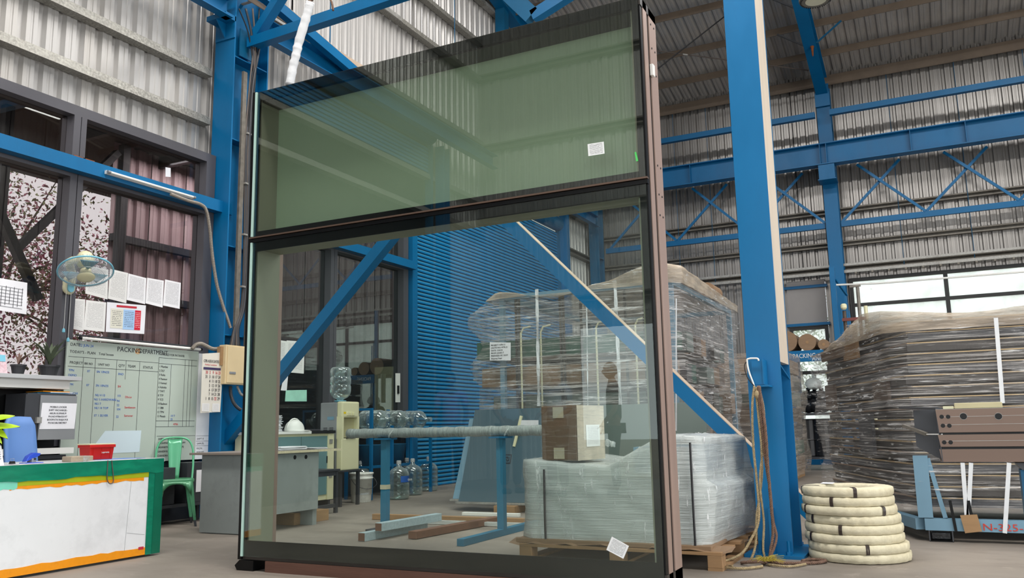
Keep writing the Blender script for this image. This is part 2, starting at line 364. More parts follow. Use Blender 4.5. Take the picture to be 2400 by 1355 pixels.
# ---- wall_left : sheets one metre wide above the openings
wl = struct('wall_left', (XW, 7, 0))
y = YB
openings = [(-3.0, 1.2, 5.6), (3.0, 6.95, 4.02), (7.3, 10.85, 4.3), (10.85, 17.0, 5.3)]
seg = []
ys = [YB + k for k in range(25)] + [YF]
cuts = sorted(set([round(v, 3) for v in ys] + [v for a, b, c in openings for v in (a, b)]))
for a, b in zip(cuts, cuts[1:]):
    if b - a < .02: continue
    z0 = 0
    for oa, ob, oz in openings:
        if a >= oa - 1e-6 and b <= ob + 1e-6: z0 = oz
    ribsheet('sheet', m_sheet, wl, (XW, a, z0), (0, 1, 0), (0, 0, 1), (-1, 0, 0), b - a + .03, roof_z(a) - z0, roof_z(b) - z0, lap=.002 * (int(a * 7) % 3))
def fgirt(parent, p, q, out, d=.10, h=.09, mat=None):
    p, q, out = Vector(p), Vector(q), Vector(out); up = V(0, 0, 1)
    m = MB().prism([p + up * a + out * b for a, b in ((0, 0), (0, d), (h, d - .02), (h, 0), (h - .005, 0), (h - .005, d - .026), (.006, d - .006), (.006, 0))], q - p)
    return m.build('girt', mat or m_galv, parent)
def girt(parent, p, q, out, d=.10, h=.06, mat=None):
    """cold rolled Z girt: sloping lip on top, web, lip below"""
    p, q, out = Vector(p), Vector(q), Vector(out); t = .004; m = MB(); up = V(0, 0, 1)
    prof = [(0, h), (d, h), (d, h - .018), (d - t, h - .018), (d - t, h - t), (t, h - t), (t, 0), (d * .3, 0), (d * .3, -t), (0, -t)]
    m.prism([p + out * a + up * b for a, b in prof], q - p); return m.build('girt', mat or m_galv, parent)
def cgirt(parent, p, q, out, d=.09, h=.13, mat=None):
    p, q, out = Vector(p), Vector(q), Vector(out); up = V(0, 0, 1)
    m = MB().prism([p + up * a + out * b for a, b in ((0, 0), (h, 0), (h, d), (h - .03, d), (h - .03, d - .006), (h - .006, d - .006), (h - .006, .006), (.006, .006), (.006, d - .006), (.03, d - .006), (.03, d), (0, d))], q - p)
    return m.build('girt', mat or m_galv, parent)
for z in (4.51, 5.10, 6.25, 7.53, 8.28, 9.2):
    for ya, yb in ((YB, 6.75), (7.35, 13.6), (13.6, YF)):
        if z < 5.0 and ya > 7: continue
        if z in (5.10,) and ya > 7: continue
        jj = (ya + yb) / 2
        fgirt(wl, (XW + .01, ya, z - .10), (XW + .01, jj + .2, z - .10), (1, 0, 0), .13); fgirt(wl, (XW + .01, jj - .5, z - .108), (XW + .01, yb, z - .108), (1, 0, 0), .126, .096, mat=m_galv_mottled)
for z in (5.9, 4.95): cgirt(wl, (XW + .01, 17.05, z - .12), (XW + .01, YF, z - .12), (1, 0, 0), .12, mat=m_galv_dark)
box('plinth', m_dgrey, wl, XW - .05, 3.0, 0, XW + .1, 6.95, .8); box('plinth', m_dgrey, wl, XW - .05, 7.3, 0, XW + .1, 10.85, .8)
# ---- wall_far
wf = struct('wall_far', (0, YF, 0))
fop = [(-2.75, -1.95, .12, 3.92), (-1.45, 3.0, .9, 3.92)]
x = -7.4
cutx = sorted(set([round(-7.4 + k, 3) for k in range(15)] + [7.0] + [v for a, b, c, d in fop for v in (a, b)]))
for a, b in zip(cutx, cutx[1:]):
    z0 = 0
    for oa, ob, oc, od in fop:
        if a >= oa - 1e-6 and b <= ob + 1e-6: z0 = od
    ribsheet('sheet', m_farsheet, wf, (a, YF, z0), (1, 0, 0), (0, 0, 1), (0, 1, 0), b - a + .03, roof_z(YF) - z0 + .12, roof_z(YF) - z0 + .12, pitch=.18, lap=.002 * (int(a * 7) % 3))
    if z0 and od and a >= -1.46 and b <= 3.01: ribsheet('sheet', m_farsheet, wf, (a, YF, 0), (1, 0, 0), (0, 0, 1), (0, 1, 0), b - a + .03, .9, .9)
for z in (4.10, 4.64, 5.38, 6.86):
    cgirt(wf, (-7.3, YF - .01, z), (-1.7, YF - .01, z), (0, -1, 0), .12, .11, m_galv_dark); cgirt(wf, (-1.6, YF - .01, z), (7, YF - .01, z), (0, -1, 0), .12, .11, m_galv_dark)
for x in (-5.1, -4.3, -.35, .95, 2.2):               # sag rods between the girts
    MB().tube([(x, YF - .14, 4.1), (x, YF - .14, 8.4)], .006, 6).build('sag_rod', m_blue2, wf)
# ---- wall_back and wall_right (behind the photographer and beside the yard)
wb = struct('wall_back', (0, YB, 0))
for k in range(14):
    a = -7.4 + k; z0 = 2.55 if -5.6 < a < -3.2 else (4.8 if a > -2.5 else 0)
    ribsheet('sheet', m_sheet, wb, (a, YB, z0), (1, 0, 0), (0, 0, 1), (0, -1, 0), 1.03, roof_z(YB) - z0, roof_z(YB) - z0, lap=.002 * (k % 3))
for z in (3.0, 4.6, 6.0, 7.4): cgirt(wb, (-7.3, YB + .01, z), (7, YB + .01, z), (0, 1, 0), .12, .12, m_galv_dark)
wr = struct('wall_right', (XR, 7, 0))
for k in range(24):
    a = YB + k; ribsheet('sheet', m_sheet, wr, (XR, a, 5.8 if 0 <= a < 13 else 0), (0, 1, 0), (0, 0, 1), (1, 0, 0), 1.03, roof_z(a) - (5.8 if 0 <= a < 13 else 0), roof_z(a + 1) - (5.8 if 0 <= a < 13 else 0))
# ---- ceiling : sloping sheets on purlins
ce = struct('ceiling', (0, 7, 11))
for k in range(15):
    a = -7.4 + k
    for (y0, y1) in ((YF + .1, 7.0), (7.0, YB - .1)):
        d = Vector((0, y1 - y0, roof_z(y1) - roof_z(y0))); L = d.length
        ribsheet('sheet', m_roofsheet, ce, (a, y0, roof_z(y0) + .06), (1, 0, 0), d.normalized(), (0, 0, 1), 1.03, L, L, lap=.002 * (k % 3))
def zpurlin(y, d=.09, h=.16):
    z = roof_z(y) - .10
    for xa, xb in ((-7.3, -1.66), (-1.66, 7.0)):
        MB().prism([V(xa, y + a, z + b) for a, b in ((0, 0), (0, -h), (-.02, -h - .0), (-.02, -h + .01), (-.006, -h + .01), (-.006, -.006), (d, -.006), (d, 0))], (xb - xa, 0, 0)).build('purlin', m_purlin, ce)
zpurlin(YF - .15, .09, .24)
for y in (18.15, 17.1, 15.85, 14.6, 13.35, 12.1, 10.85, 9.6, 8.35, 6.6, 5.3, 3.9, 2.5, 1.1, -.3, -1.7, -3.1): zpurlin(y)
# ---- far windows
def far_window(name, x0, x1, z0, z1, mull, trans, mat=m_wframe, depth=.09, fw=.07):
    r = struct(name, ((x0 + x1) / 2, YF - .05, z0)); y0, y1 = YF - .10, YF - .10 + depth
    for a in ((x0, z0, x0 + fw, z1), (x1 - fw, z0, x1, z1), (x0 + fw, z0, x1 - fw, z0 + fw), (x0 + fw, z1 - fw, x1 - fw, z1)): box('window_frame', mat, r, a[0], y0, a[1], a[2], y1, a[3])
    for x in mull: box('mullion', mat, r, x - .04, y0 + .01, z0 + fw, x + .04, y1 - .01, z1 - fw)
    xs = [x0 + fw] + [v for x in mull for v in (x - .04, x + .04)] + [x1 - fw]
    zs = [z0 + fw] + [v for z in trans for v in (z - .035, z + .035)] + [z1 - fw]
    for i in range(0, len(xs), 2):
        for z in trans: box('transom', mat, r, xs[i], y0 + .01, z - .035, xs[i + 1], y1 - .01, z + .035)
        for j in range(0, len(zs), 2): box('pane', m_frost, r, xs[i], y0 + .04, zs[j], xs[i + 1], y0 + .046, zs[j + 1])
    return r
m_bframe = M('black_window_steel', '2B2C2C', .5, .2, .1, 4)
far_window('window_1', -1.45, 3.0, .9, 3.92, [.39, 1.95], [2.35, 3.34], m_bframe)
w2 = far_window('window_2', -2.75, -1.95, .12, 2.95, [], [1.95], m_bframe)
box('panel', M('grey_cladding', '9A9694', .6, 0, .06, 2), w2, -2.75, YF - .1, 2.95, -1.95, YF - .04, 3.96)
for z in (2.96, 3.79): box('rail', m_blue, w2, -2.8, YF - .14, z, -1.9, YF - .03, z + .06)
box('threshold', m_blue, w2, -2.8, YF - .2, 0, -1.9, YF - .02, .11)
# ---- windows of the office in the left wall
def side_window(name, y0, y1, z0, z1, mulls, trans, gm=None):
    r = struct(name, (XW, (y0 + y1) / 2, z0)); xi, xo = -7.12, -7.3; fw = .13
    def bx(n, ya, za, yb, zb, a=xo, b=xi, m=m_wframe): return box(n, m, r, a, ya, za, b, yb, zb)
    bx('window_frame', y0, z0, y0 + fw, z1); bx('window_frame', y1 - fw, z0, y1, z1); bx('window_frame', y0 + fw, z1 - .1, y1 - fw, z1); bx('window_frame', y0 + fw, z0, y1 - fw, z0 + .12)
    for yy in mulls: bx('mullion', yy - .075, z0 + .12, yy - .004, z1 - .1); bx('mullion', yy + .004, z0 + .12, yy + .06, z1 - .1)
    ys = [y0 + fw] + [v for yy in mulls for v in (yy - .075, yy + .06)] + [y1 - fw]; zs = [z0 + .12] + [v for zz in trans for v in (zz - .05, zz + .05)] + [z1 - .1]
    for i in range(0, len(ys), 2):
        for zz in trans: bx('transom', ys[i], zz - .05, ys[i + 1], zz + .05)
        for j in range(0, len(zs), 2):
            bx('pane', ys[i], zs[j], ys[i + 1], zs[j + 1], -7.235, -7.225, gm or m_tint)
    return r
side_window('window_3', 3.0, 6.77, .8, 4.02, [5.07], [3.36])
side_window('window_4', 7.34, 10.72, .8, 4.28, [8.93], [3.36], m_tint2)
m_shutter_dust = M('dusty_slat_ledge', '3E86AA', .8, 0, .15, 3, (1, .4, 1))
# ---- roller shutter, built slat by slat
def shutter(name, y0, y1, z1, label, x=-7.26, zs=0):
    r = thing(name, (x, (y0 + y1) / 2, 0), label, 'roller shutter'); ph = .064; n = int(z1 / ph)
    prof = [(0, .003), (.016, .007), (.021, .020), (.017, .034), (.0, .058), (-.004, .058), (-.004, .003)]
    first = None
    for k in range(int(zs / ph), n):
        if first is None:
            k0 = k
            first = MB().prism([V(x + a, y0, k * ph + b) for a, b in prof], (0, y1 - y0, 0)).build('slat', m_blue_shutter, r); base = first.location.copy()
            first.data.materials.append(m_shutter_dust)
            for pl in first.data.polygons:
                if pl.normal.z > .3 and pl.normal.x > .3: pl.material_index = 1
        else:
            c = first.copy(); COL.objects.link(c); c.location = base + V(0, 0, (k - k0) * ph)
    box('side_guide', m_blue2, r, x - .05, y0 - .06, 0, x + .07, y0, z1); box('side_guide', m_blue2, r, x - .05, y1, 0, x + .07, y1 + .06, z1)
    box('backing', m_dark, r, x - .03, y0, zs, x - .012, y1, z1)
    MB().lathe([(.16, y0 - .05), (.16, y1 + .05)], (x + .02, 0, z1 + .17), 20, 'y').build('drum', m_blue2, r, smooth=False); return r
shutter('roller_shutter', 10.98, 16.85, 5.2, 'bright blue ribbed roller shutter beyond the glazed frame, behind the wrapped rack')
shutter('roller_shutter', -2.9, 1.1, 5.6, 'blue ribbed roller shutter rolled up high behind the photographer', zs=5.1)
box('dark_reflection_panel', m_dark, wl, XW - .1, -3.1, 0, XW - .06, 1.3, 5.9)  # unseen dark panel added so the opening behind the camera reflects dark
# ================================================================== STEELWORK
def steel_column(name, x, y, z1, flange, depth, axis, label, mat=m_blue, stiff=(), bolts=True, group=None):
    """I section; axis 'y': flanges face -y and +y. (x, y) is the middle of the front flange"""
    r = thing(name, (x, y, 0), label, 'column', group, 'thing'); t = .018
    if axis == 'y':
        box('flange', mat, r, x - flange / 2, y, 0, x + flange / 2, y + t, z1); box('flange', mat, r, x - flange / 2, y + depth - t, 0, x + flange / 2, y + depth, z1)
        box('web', mat, r, x - .006, y + t, 0, x + .006, y + depth - t, z1)
        for z in stiff: box('stiffener', mat, r, x + .006, y + t, z, x + flange / 2 - .005, y + depth - t, z + .012)
    if bolts:
        box('base_plate', mat, r, x - flange / 2 - .08, y - .09, 0, x + flange / 2 + .08, y + depth + .09, .022)
        for sx in (-1, 1):
            for yy in (y - .05, y + depth + .05):
                MB().lathe([(.011, .022), (.011, .11)], (x + sx * (flange / 2 - .02), yy, 0), 8).lathe([(.02, .022), (.02, .042)], (x + sx * (flange / 2 - .02), yy, 0), 6).build('bolt', mat, r)
    return r
# near column beside the glazed frame
nc = steel_column('steel_column', -1.052, 6.0, 6.2, .225, .42, 'y', 'nearest tall blue steel column with rope hanging from its bracket', m_blue, ())
pd = P(1845, 868, 'x', -.93)
box('cover_strip', M('beige_board', 'C9BBAA', .7, 0, .1, 2, (3, 3, .3), .05, 'A39A90', .5, 1.5), nc, -.985, 6.019, 1.30, -.942, 6.40, 6.2)
MB().prism([V(-1.03, 6.02, 1.27), V(-.94, 6.02, 1.27), V(-.94, 6.40, 1.19)], (0, 0, .012)).build('stiffener', m_blue, nc)
box('bracket', m_blue, nc, -1.105, 5.86, 1.14, -1.03, 6.0, 1.31); box('bracket_plate', m_blue, nc, -1.11, 5.84, 1.125, -1.0, 6.0, 1.137)
box('angle', m_blue, nc, -1.035, 5.85, 1.14, -1.028, 5.99, 1.31)
box('base_gusset', m_blue, nc, -1.06, 5.86, .02, -1.048, 6.0, .32)
# column between office windows and next bay
c1 = steel_column('steel_column', -7.06, 6.78, 9.6, .30, .56, 'y', 'blue steel column between the office window and the glazed frame', m_blue, (1.95, 2.95, 4.2, 5.2), False)
box('bracket', m_blue, c1, -7.2, 6.62, 5.62, -6.9, 6.78, 5.68); MB().prism([V(-7.06, 6.78, 5.62), V(-7.06, 6.63, 5.62), V(-7.06, 6.78, 5.42)], (.015, 0, 0)).build('gusset', m_blue, c1)
box('bracket_plate', m_blue, c1, -7.2, 6.765, 5.42, -6.9, 6.78, 5.7)
up_ = thing('wall_post', (-7.06, 13.95, 6.2), 'slim blue wall post high above the glazed frame', 'post'); box('shaft', m_blue2, up_, -7.2, 13.95, 6.3, -7.0, 14.15, 9.3); box('foot_plate', m_blue2, up_, -7.23, 13.9, 6.28, -6.97, 14.2, 6.3)
steel_column('steel_column', -7.08, 18.74, 8.2, .25, .34, 'y', 'blue corner column behind the wrapped rack', m_blue2, (4.0, 4.9), False)
cf = steel_column('steel_column', -1.64, 18.72, 8.2, .28, .34, 'y', 'distant blue column carrying the crane girder and roof rafter', m_blue, (), False)
steel_column('steel_column', 3.75, 18.72, 8.2, .28, .34, 'y', 'blue far wall column beyond the wide factory window', m_blue, (), False)
steel_column('steel_column', -7.12, -3.25, 5.6, .16, .2, 'y', 'blue column beside the mirrored shutter', m_blue, (), False)
# jamb post beside the shutter
pj = thing('jamb_post', (-7.14, 10.86, 0), 'slender blue post at the near edge of the roller shutter', 'post')
box('shaft', m_blue, pj, -7.2, 10.78, 0, -7.08, 10.92, 6.2); box('head_plate', m_blue, pj, -7.24, 10.74, 6.2, -7.04, 10.96, 6.22)
pj2 = thing('jamb_post', (-7.14, 16.95, 0), 'blue post at the far edge of the roller shutter', 'post')
box('shaft', m_blue, pj2, -7.2, 16.9, 0, -7.02, 17.05, 6.6); box('head_plate', m_blue, pj2, -7.24, 16.86, 6.6, -7.0, 17.08, 6.62)
# far knee + rafter
rf = thing('roof_rafter', (-1.64, 18.7, 8.1), 'blue roof rafter rising from the distant column toward the round lamp', 'rafter')
def rafter(par, x, y0, z0, y1, z1, h0, h1, wd=.24, mat=m_blue):
    d = Vector((0, y1 - y0, z1 - z0)).normalized(); up = V(1, 0, 0).cross(d); up = up if up.z > 0 else -up; t = .016
    a, b = V(x, y0, z0), V(x, y1, z1)
    MB().bar(a, b, wd, t, up).build('lower_flange', mat, par); MB().bar(a + up * h0, b + up * h1, wd, t, up).build('upper_flange', mat, par)
    MB().prism([a + V(-.006, 0, 0), b + V(-.006, 0, 0), b + up * h1 + V(-.006, 0, 0), a + up * h0 + V(-.006, 0, 0)], (.012, 0, 0)).build('web', mat, par)
rafter(rf, -1.64, 18.72, 7.95, 7.0, 10.75, .45, .12)
box('knee_plate', m_blue, rf, -1.79, 18.66, 7.68, -1.49, 18.70, 8.0)
for y in (17.1, 15.85):
    for s in (-1, 1):
        MB().bar((-1.64 + s * .12, y - .05, roof_z(y) - .62), (-1.64 + s * .62, y - .05, roof_z(y) - .26), .03, .03).build('fly_brace', m_blue2 if s > 0 else m_dgrey, rf)
rr = thing('roof_rafter', (-7.0, 7.0, 9.0), 'blue rafter pair above the top edge of the glazed frame', 'rafter')
rafter(rr, -7.06, 7.0, 10.6, 18.7, 8.2, .25, .4)
# crane girder along the far wall, and its lattice
cg = thing('crane_girder', (-2.7, 18.4, 6.3), 'deep blue crane girder running across the far corrugated wall', 'girder')
Yg = 18.45
a, b = V(-7.0, Yg, 6.52), V(6.9, Yg, 6.52)
box('top_flange', m_blue, cg, -7.0, Yg - .13, 6.73, 6.9, Yg + .13, 6.75); box('bottom_flange', m_blue, cg, -7.0, Yg - .13, 6.28, 6.9, Yg + .13, 6.30); box('web', m_blue, cg, -7.0, Yg - .006, 6.30, 6.9, Yg + .006, 6.73)
for x in (-4.55, -1.75, -1.62, -.0, 1.0, 2.6, -6.2): box('stiffener', m_blue, cg, x - .006, Yg - .12, 6.30, x + .006, Yg - .006, 6.73)
rl = thing('crane_rail', (-2.7, Yg, 6.75), 'thin blue tie beam above the crane girder on the far wall', 'beam')
box('tie_bar', m_blue, rl, -7.0, Yg - .02, 7.38, -1.80, Yg + .10, 7.50); box('tie_bar', m_blue, rl, -1.5, Yg - .02, 7.38, 6.9, Yg + .10, 7.50)
box('corbel', m_blue, cg, -1.80, 18.3, 5.95, -1.48, 18.72, 6.26); box('corbel_plate', m_blue, cg, -1.82, 18.28, 5.93, -1.46, 18.72, 5.95)
Yl = 18.82
def lattice(x0, x1, label, nodes):
    r = thing('lattice_truss', ((x0 + x1) / 2, Yl, 5.0), label, 'truss')
    box('bottom_chord', m_blue, r, x0, Yl - .04, 4.99, x1, Yl + .04, 5.11)
    for x in nodes:
        for sg in (-1, 1):
            xt = x + sg * 1.22
            if xt < x0 - .3 or xt > x1 + .3: continue
            yy = Yl + sg * .035; MB().bar((x, yy, 5.11), (xt, yy, 6.30), .055, .03, (0, 1, 0)).build('diagonal', m_blue, r)
    return r
lattice(-6.8, -1.8, 'blue lattice truss between the glazed frame and the distant column', (-6.71, -5.06, -3.41, -1.80))
lattice(-1.48, 3.55, 'blue lattice truss over the wide factory window', (-1.46, .15, 1.80, 3.45))
# horizontal rail over the far window
hr = thing('pipe_rail', (-.2, 18.9, 4.0), 'pale square tube rail running under the lowest girts', 'rail')
box('tube', m_galv, hr, -7.0, 18.86, 4.00, 6.9, 18.92, 4.06); box('tube', m_galv, hr, -7.0, 18.86, 4.15, 6.9, 18.92, 4.20)
for k in range(14): box('clip', m_galv_dark, hr, -1.3 + k * .32, 18.855, 3.965, -1.26 + k * .32, 18.925, 4.0)
# left wall gantry girder, cable tray and knee brace
gg = thing('gantry_girder', (-7.0, 9, 5.6), 'blue channel girder running along the office side wall above the frame', 'girder')
MB().prism([V(-6.98 + a, 7.3, 5.62 + b) for a, b in ((0, 0), (.12, 0), (.12, .012), (.012, .012), (.012, .238), (.12, .238), (.12, .25), (0, .25))], (0, 11.3, 0)).build('channel', m_blue, gg)
MB().prism([V(-6.98 + a, -4.7, 5.62 + b) for a, b in ((0, 0), (.12, 0), (.12, .012), (.012, .012), (.012, .238), (.12, .238), (.12, .25), (0, .25))], (0, 11.4, 0)).build('channel', m_blue, gg)
ct = thing('cable_tray', (-7.0, 9, 5.9), 'brown perforated cable tray above the channel girder', 'cable tray')
for xx in (-7.12, -6.92): box('side_rail', m_dust, ct, xx, 2, 5.98, xx + .012, 18, 6.05)
for k in range(40): box('rung', m_dust, ct, -7.12, 2.2 + k * .4, 5.98, -6.92, 2.24 + k * .4, 5.99)
kb = thing('roof_brace', (-6.9, 8, 5.5), 'blue sloping brace with dusty brown top crossing behind the horizontal tube', 'brace')
p, q = P(560, -60, 'x', -6.8), P(905, 232, 'x', -6.8)
MB().bar(p, q, .1, .13, (0, 0, 1)).build('tube', m_blue, kb); n = (q - p).normalized(); u = n.cross(V(1, 0, 0)); u = u if u.z > 0 else -u
MB().bar(p + u * .069, q + u * .069, .1, .006, u).build('dust_layer', m_dust, kb)
# bracing plane behind the frame
YP = 7.05
def brace(name, pa, pb, hgt, label, dust=False, parent=None, dep=.12):
    r = parent or thing(name, pa, label, 'brace'); MB().bar(pa, pb, hgt, dep, (0, 1, 0)).build('tube', m_blue, r)
    d = (Vector(pb) - Vector(pa)).normalized(); u = d.cross(V(0, 1, 0)); u = u if u.z > 0 else -u
    if dust: MB().bar(Vector(pa) + u * (hgt / 2 + .003), Vector(pb) + u * (hgt / 2 + .003), dep, .005, u).build('dust_layer', m_dust, r)
    return r
brace('diagonal_brace', (-4.19, YP, 3.52), (-.93, YP, .17), .115, 'blue diagonal brace with dusty top edge running down to the foot of the near column', True)
brace('diagonal_brace', (-4.19, YP, 3.52), (-7.12, YP, .78), .115, 'blue diagonal brace rising from the column foot behind the glass and the papers')
tb = brace('tie_beam', (-6.93, YP, 5.46), (-1.1, YP, 5.66), .125, 'blue square tube crossing in front of the pale corrugated wall at the top')
box('end_plate', m_blue2, tb, -6.99, 6.93, 5.28, -6.975, 7.18, 5.62)
brace('tie_beam', (-6.86, YP + .02, 5.55), (-5.2, YP + .02, 7.4), .10, 'short blue tube rising steeply from the end plate of the long tie beam', parent=None)
vp = P(1250, 40, 'y', 8.4)
vb = thing('hanger_brace', vp, 'pair of blue members meeting in a point above the glazed frame top', 'brace')
for (px, wd_) in ((1165, .2), (1375, .13)):
    q = P(px, -40, 'y', 8.4); q = vp + (q - vp) * 2.2
    MB().bar(vp, q, wd_, .12, (0, 1, 0)).build('tube', m_blue if px > 1200 else m_blue2, vb)  # left member takes the duller blue to paint in its shade
rod = thing('sag_rod', (-7.1, 9, 6), 'thin blue hanger rod on the pale corrugated wall, beside the white sling', 'rod', 'hanger rods on the side wall')
MB().tube([(-7.12, 8.75, 5.0), (-7.12, 8.75, 9.6)], .008, 6).build('shaft', m_blue2, rod)
rod2 = thing('sag_rod', (-7.1, 12, 6), 'thin blue hanger rod on the pale corrugated wall, nearer the slim wall post', 'rod', 'hanger rods on the side wall')
MB().tube([(-7.12, 12.2, 5.0), (-7.12, 12.2, 9.8)], .008, 6).build('shaft', m_blue2, rod2)
# crossed tie rods under the roof
for i, (a, b, lab) in enumerate((((1520, 178), (1760, -10), 'thin dark tie rod crossing below the roof sheets'), ((1530, 118), (1895, 165), 'pale tie rod with turnbuckle below the roof sheets'))):
    pa, pb = P(*a, 'y', 16.4), P(*b, 'y', 16.4 if i == 0 else 18.2); t = thing('tie_rod', pa, lab, 'rod'); MB().tube([pa, pb], .013, 6).build('shaft', m_cable if i else m_cableb, t)
    if i: c_ = pa.lerp(pb, .2); MB().tube([pa.lerp(pb, .19), pa.lerp(pb, .22)], .02, 8).build('turnbuckle', m_galv, t)
# hook with worn paint on the rafter
hk = P(1903, 105, 'y', 17.0); h = thing('rusted_hook', hk, 'rusty hook hanging at the face of the distant rafter', 'hook')
MB().lathe([(.005, .07), (.035, .05), (.048, .02), (.04, -.04), (.025, -.08), (.02, -.16), (.015, -.22), (.004, -.25)], hk, 12).build('body', m_rust, h, smooth=True)
# high bay lamp
lp = P(1912, 2, 'y', 12.5); hb = thing('high_bay_lamp', lp, 'round high bay lamp with ribbed rim under the roof', 'lamp')
MB().lathe([(.20, 0), (.235, .01), (.24, .05), (.2, .07), (.08, .1), (.06, .25), (.02, .27)], lp, 32).build('housing', M('lamp_housing', '6E6A62', .5, .2, .1, 5), hb, smooth=False)
MB().lathe([(.0001, -.004), (.15, -.004), (.15, .004), (.0001, .004)], lp, 32).build('lens', M('lamp_lens', 'C9C6B0', .3, 0, .05, 5), hb)
for k in range(40):
    t = 2 * math.pi * k / 40; MB().box(-.008, -.006, -.012, .008, .006, .0).build('fin', m_dark, hb, shift=True) if k == 0 else None
bpy.data.objects['fin'].location = (.21, 0, -.01)
for k in range(1, 40):
    t = 2 * math.pi * k / 40; c = bpy.data.objects['fin'].copy(); COL.objects.link(c); c.location = (.215 * math.cos(t), .215 * math.sin(t), -.012); c.rotation_euler = (0, 0, t)
MB().tube([lp + V(0, 0, .2), V(lp.x, lp.y, roof_z(lp.y) - .1)], .01, 6).build('drop_rod', m_cableb, hb)
# ================================================================== THE GLAZED FACADE UNIT
m_bearer = M('dark_teak', '5A3C30', .7, 0, .15, 3, (.6, 6, 6), .2)
FY = 4.30; FX0, FX1 = -4.17, -1.30; FZ0, FZT, FZ1 = .07, 2.215, 3.29; FD = .30
fu = thing('glazed_facade_unit', ((FX0 + FX1) / 2, FY, FZ0), 'huge upright bronze framed glass facade unit with green upper panel', 'facade unit')
def fb(n, m, x0, y0, z0, x1, y1, z1): return box(n, m, fu, x0, y0, z0, x1, y1, z1)
e = .055                                             # black ceramic edge / gasket
# profiled mullions: bronze tube, groove, bronze tube
def mullion(x0, x1):
    fb('mullion', m_bronze, x0, FY + .055, FZ0, x1, FY + .125, FZ1); fb('gasket', m_black, x0 + .006, FY + .125, FZ0, x1 - .006, FY + .165, FZ1)
    fb('mullion', m_bronze, x0, FY + .165, FZ0, x1, FY + FD, FZ1); fb('gasket', m_black, x0 + .004, FY + .012, FZ0, x1 - .004, FY + .055, FZ1)
mullion(FX1 - .05, FX1); mullion(FX0, FX0 + .035)
fb('gasket', m_black, FX0 - .012, FY - .004, FZ0, FX0 + .02, FY + .02, FZ1)
fb('top_rail', m_extr, FX0, FY + .01, FZ1 - .05, FX1, FY + FD, FZ1); fb('bottom_rail', m_extr, FX0, FY + .01, FZ0, FX1, FY + FD, FZ0 + .06)
fb('transom', m_black, FX0 + .03, FY + .02, FZT - .045, FX1 - .05, FY + .24, FZT + .035)
fb('transom_cap', m_bronze2, FX0, FY - .010, FZT - .002, FX1, FY + .02, FZT + .008); fb('transom_lip', m_black, FX0, FY - .006, FZT - .03, FX1, FY + .02, FZT - .008)
# panes and their black printed edges
for nm, z0, z1, gm in (('vision_pane', FZ0 + .02, FZT - .03, m_glass), ('spandrel_pane', FZT + .012, FZ1 - .004, m_glass_sp)):
    fb(nm, gm, FX0 + .02, FY, z0, FX1 - .012, FY + .006, z1)
    lo = .10 if nm == 'vision_pane' else .035
    fb('black_edge', m_black, FX0 + .02, FY + .0062, z0, FX1 - .012, FY + .0122, z0 + lo); fb('black_edge', m_black, FX0 + .02, FY + .0062, z1 - .065, FX1 - .012, FY + .0122, z1)
    fb('black_edge', m_black, FX0 + .02, FY + .0062, z0 + lo, FX0 + .05, FY + .0122, z1 - .065); fb('black_edge', m_black, FX1 - .05, FY + .0062, z0 + lo, FX1 - .012, FY + .0122, z1 - .065)
    fb('pane_edge', m_glassedge, FX0 + .012, FY - .006, z0, FX0 + .026, FY + .008, z1)
# liners behind the glass and the spandrel tray
fb('side_liner', m_reveal, FX0 + .036, FY + .03, FZ0 + .06, FX0 + .05, FY + .25, FZT - .05); fb('side_liner', m_reveal, FX1 - .066, FY + .03, FZ0 + .06, FX1 - .052, FY + .25, FZT - .05)
fb('side_liner', m_reveal, FX0 + .036, FY + .03, FZT + .05, FX0 + .05, FY + .20, FZ1 - .05); fb('side_liner', m_reveal, FX1 - .066, FY + .03, FZT + .05, FX1 - .052, FY + .20, FZ1 - .05)
fb('sill_liner', m_reveal, FX0 + .05, FY + .03, FZ0 + .06, FX1 - .066, FY + .25, FZ0 + .075); fb('head_liner', m_reveal, FX0 + .05, FY + .03, FZT - .075, FX1 - .066, FY + .25, FZT - .046)
fb('head_liner', m_extr, FX0 + .05, FY + .03, FZ1 - .075, FX1 - .066, FY + .20, FZ1 - .05)
fb('spandrel_tray', m_spandrel, FX0 + .036, FY + .20, FZT + .036, FX1 - .052, FY + .215, FZ1 - .05)
for z in (2.05, 2.17, 2.34, 2.9, 3.05, 3.2): 
    for yy in (.20, .26): MB().lathe([(.006, 0), (.006, .004)], (FX1 - .001, FY + yy, z), 8, 'x').build('screw', m_dark, fu)
def sticker(name, a, b, c, d, lab=None):
    pts = [P(*q, 'y', FY - .0015) for q in (a, b, c, d)]
    o = sheet(name, m_label, fu, *pts, (0, -1, 0)); 
    if lab: o['label'] = lab
    return o
sticker('label_sticker', (1379, 366), (1417, 360), (1415, 332), (1377, 338), 'white printed product label')
sticker('label_sticker', (1421, 1289), (1461, 1310), (1474, 1280), (1434, 1258), 'tilted white printed product label')
gs = [P(*q, 'y', FY - .0015) for q in ((1491, 378), (1496, 377), (1491, 356), (1487, 357))]; link_mesh('tape_tab', gs + [p + V(0, .001, 0) for p in gs], [(0, 1, 2, 3), (7, 6, 5, 4)], M('green_tab', '58D36A', .4), fu)
box('bearer', m_bearer, None, -3.95, 4.30, 0, -1.5, 4.42, .068); tag(bpy.data.objects['bearer'], 'reddish timber lying on the floor beneath the glazed frame', 'timber')
lug = P(1534, 112, 'y', 4.45); lu = box('lifting_lug', m_whitep, fu, FX1, 4.44, 2.86, FX1 + .02, 4.48, 2.93, .004)
ft = thing('corner_foot', P(575, 1318, 'y', 4.33), 'small black steel foot under the lower corner of the frame', 'foot'); q = P(575, 1320, 'y', 4.31)
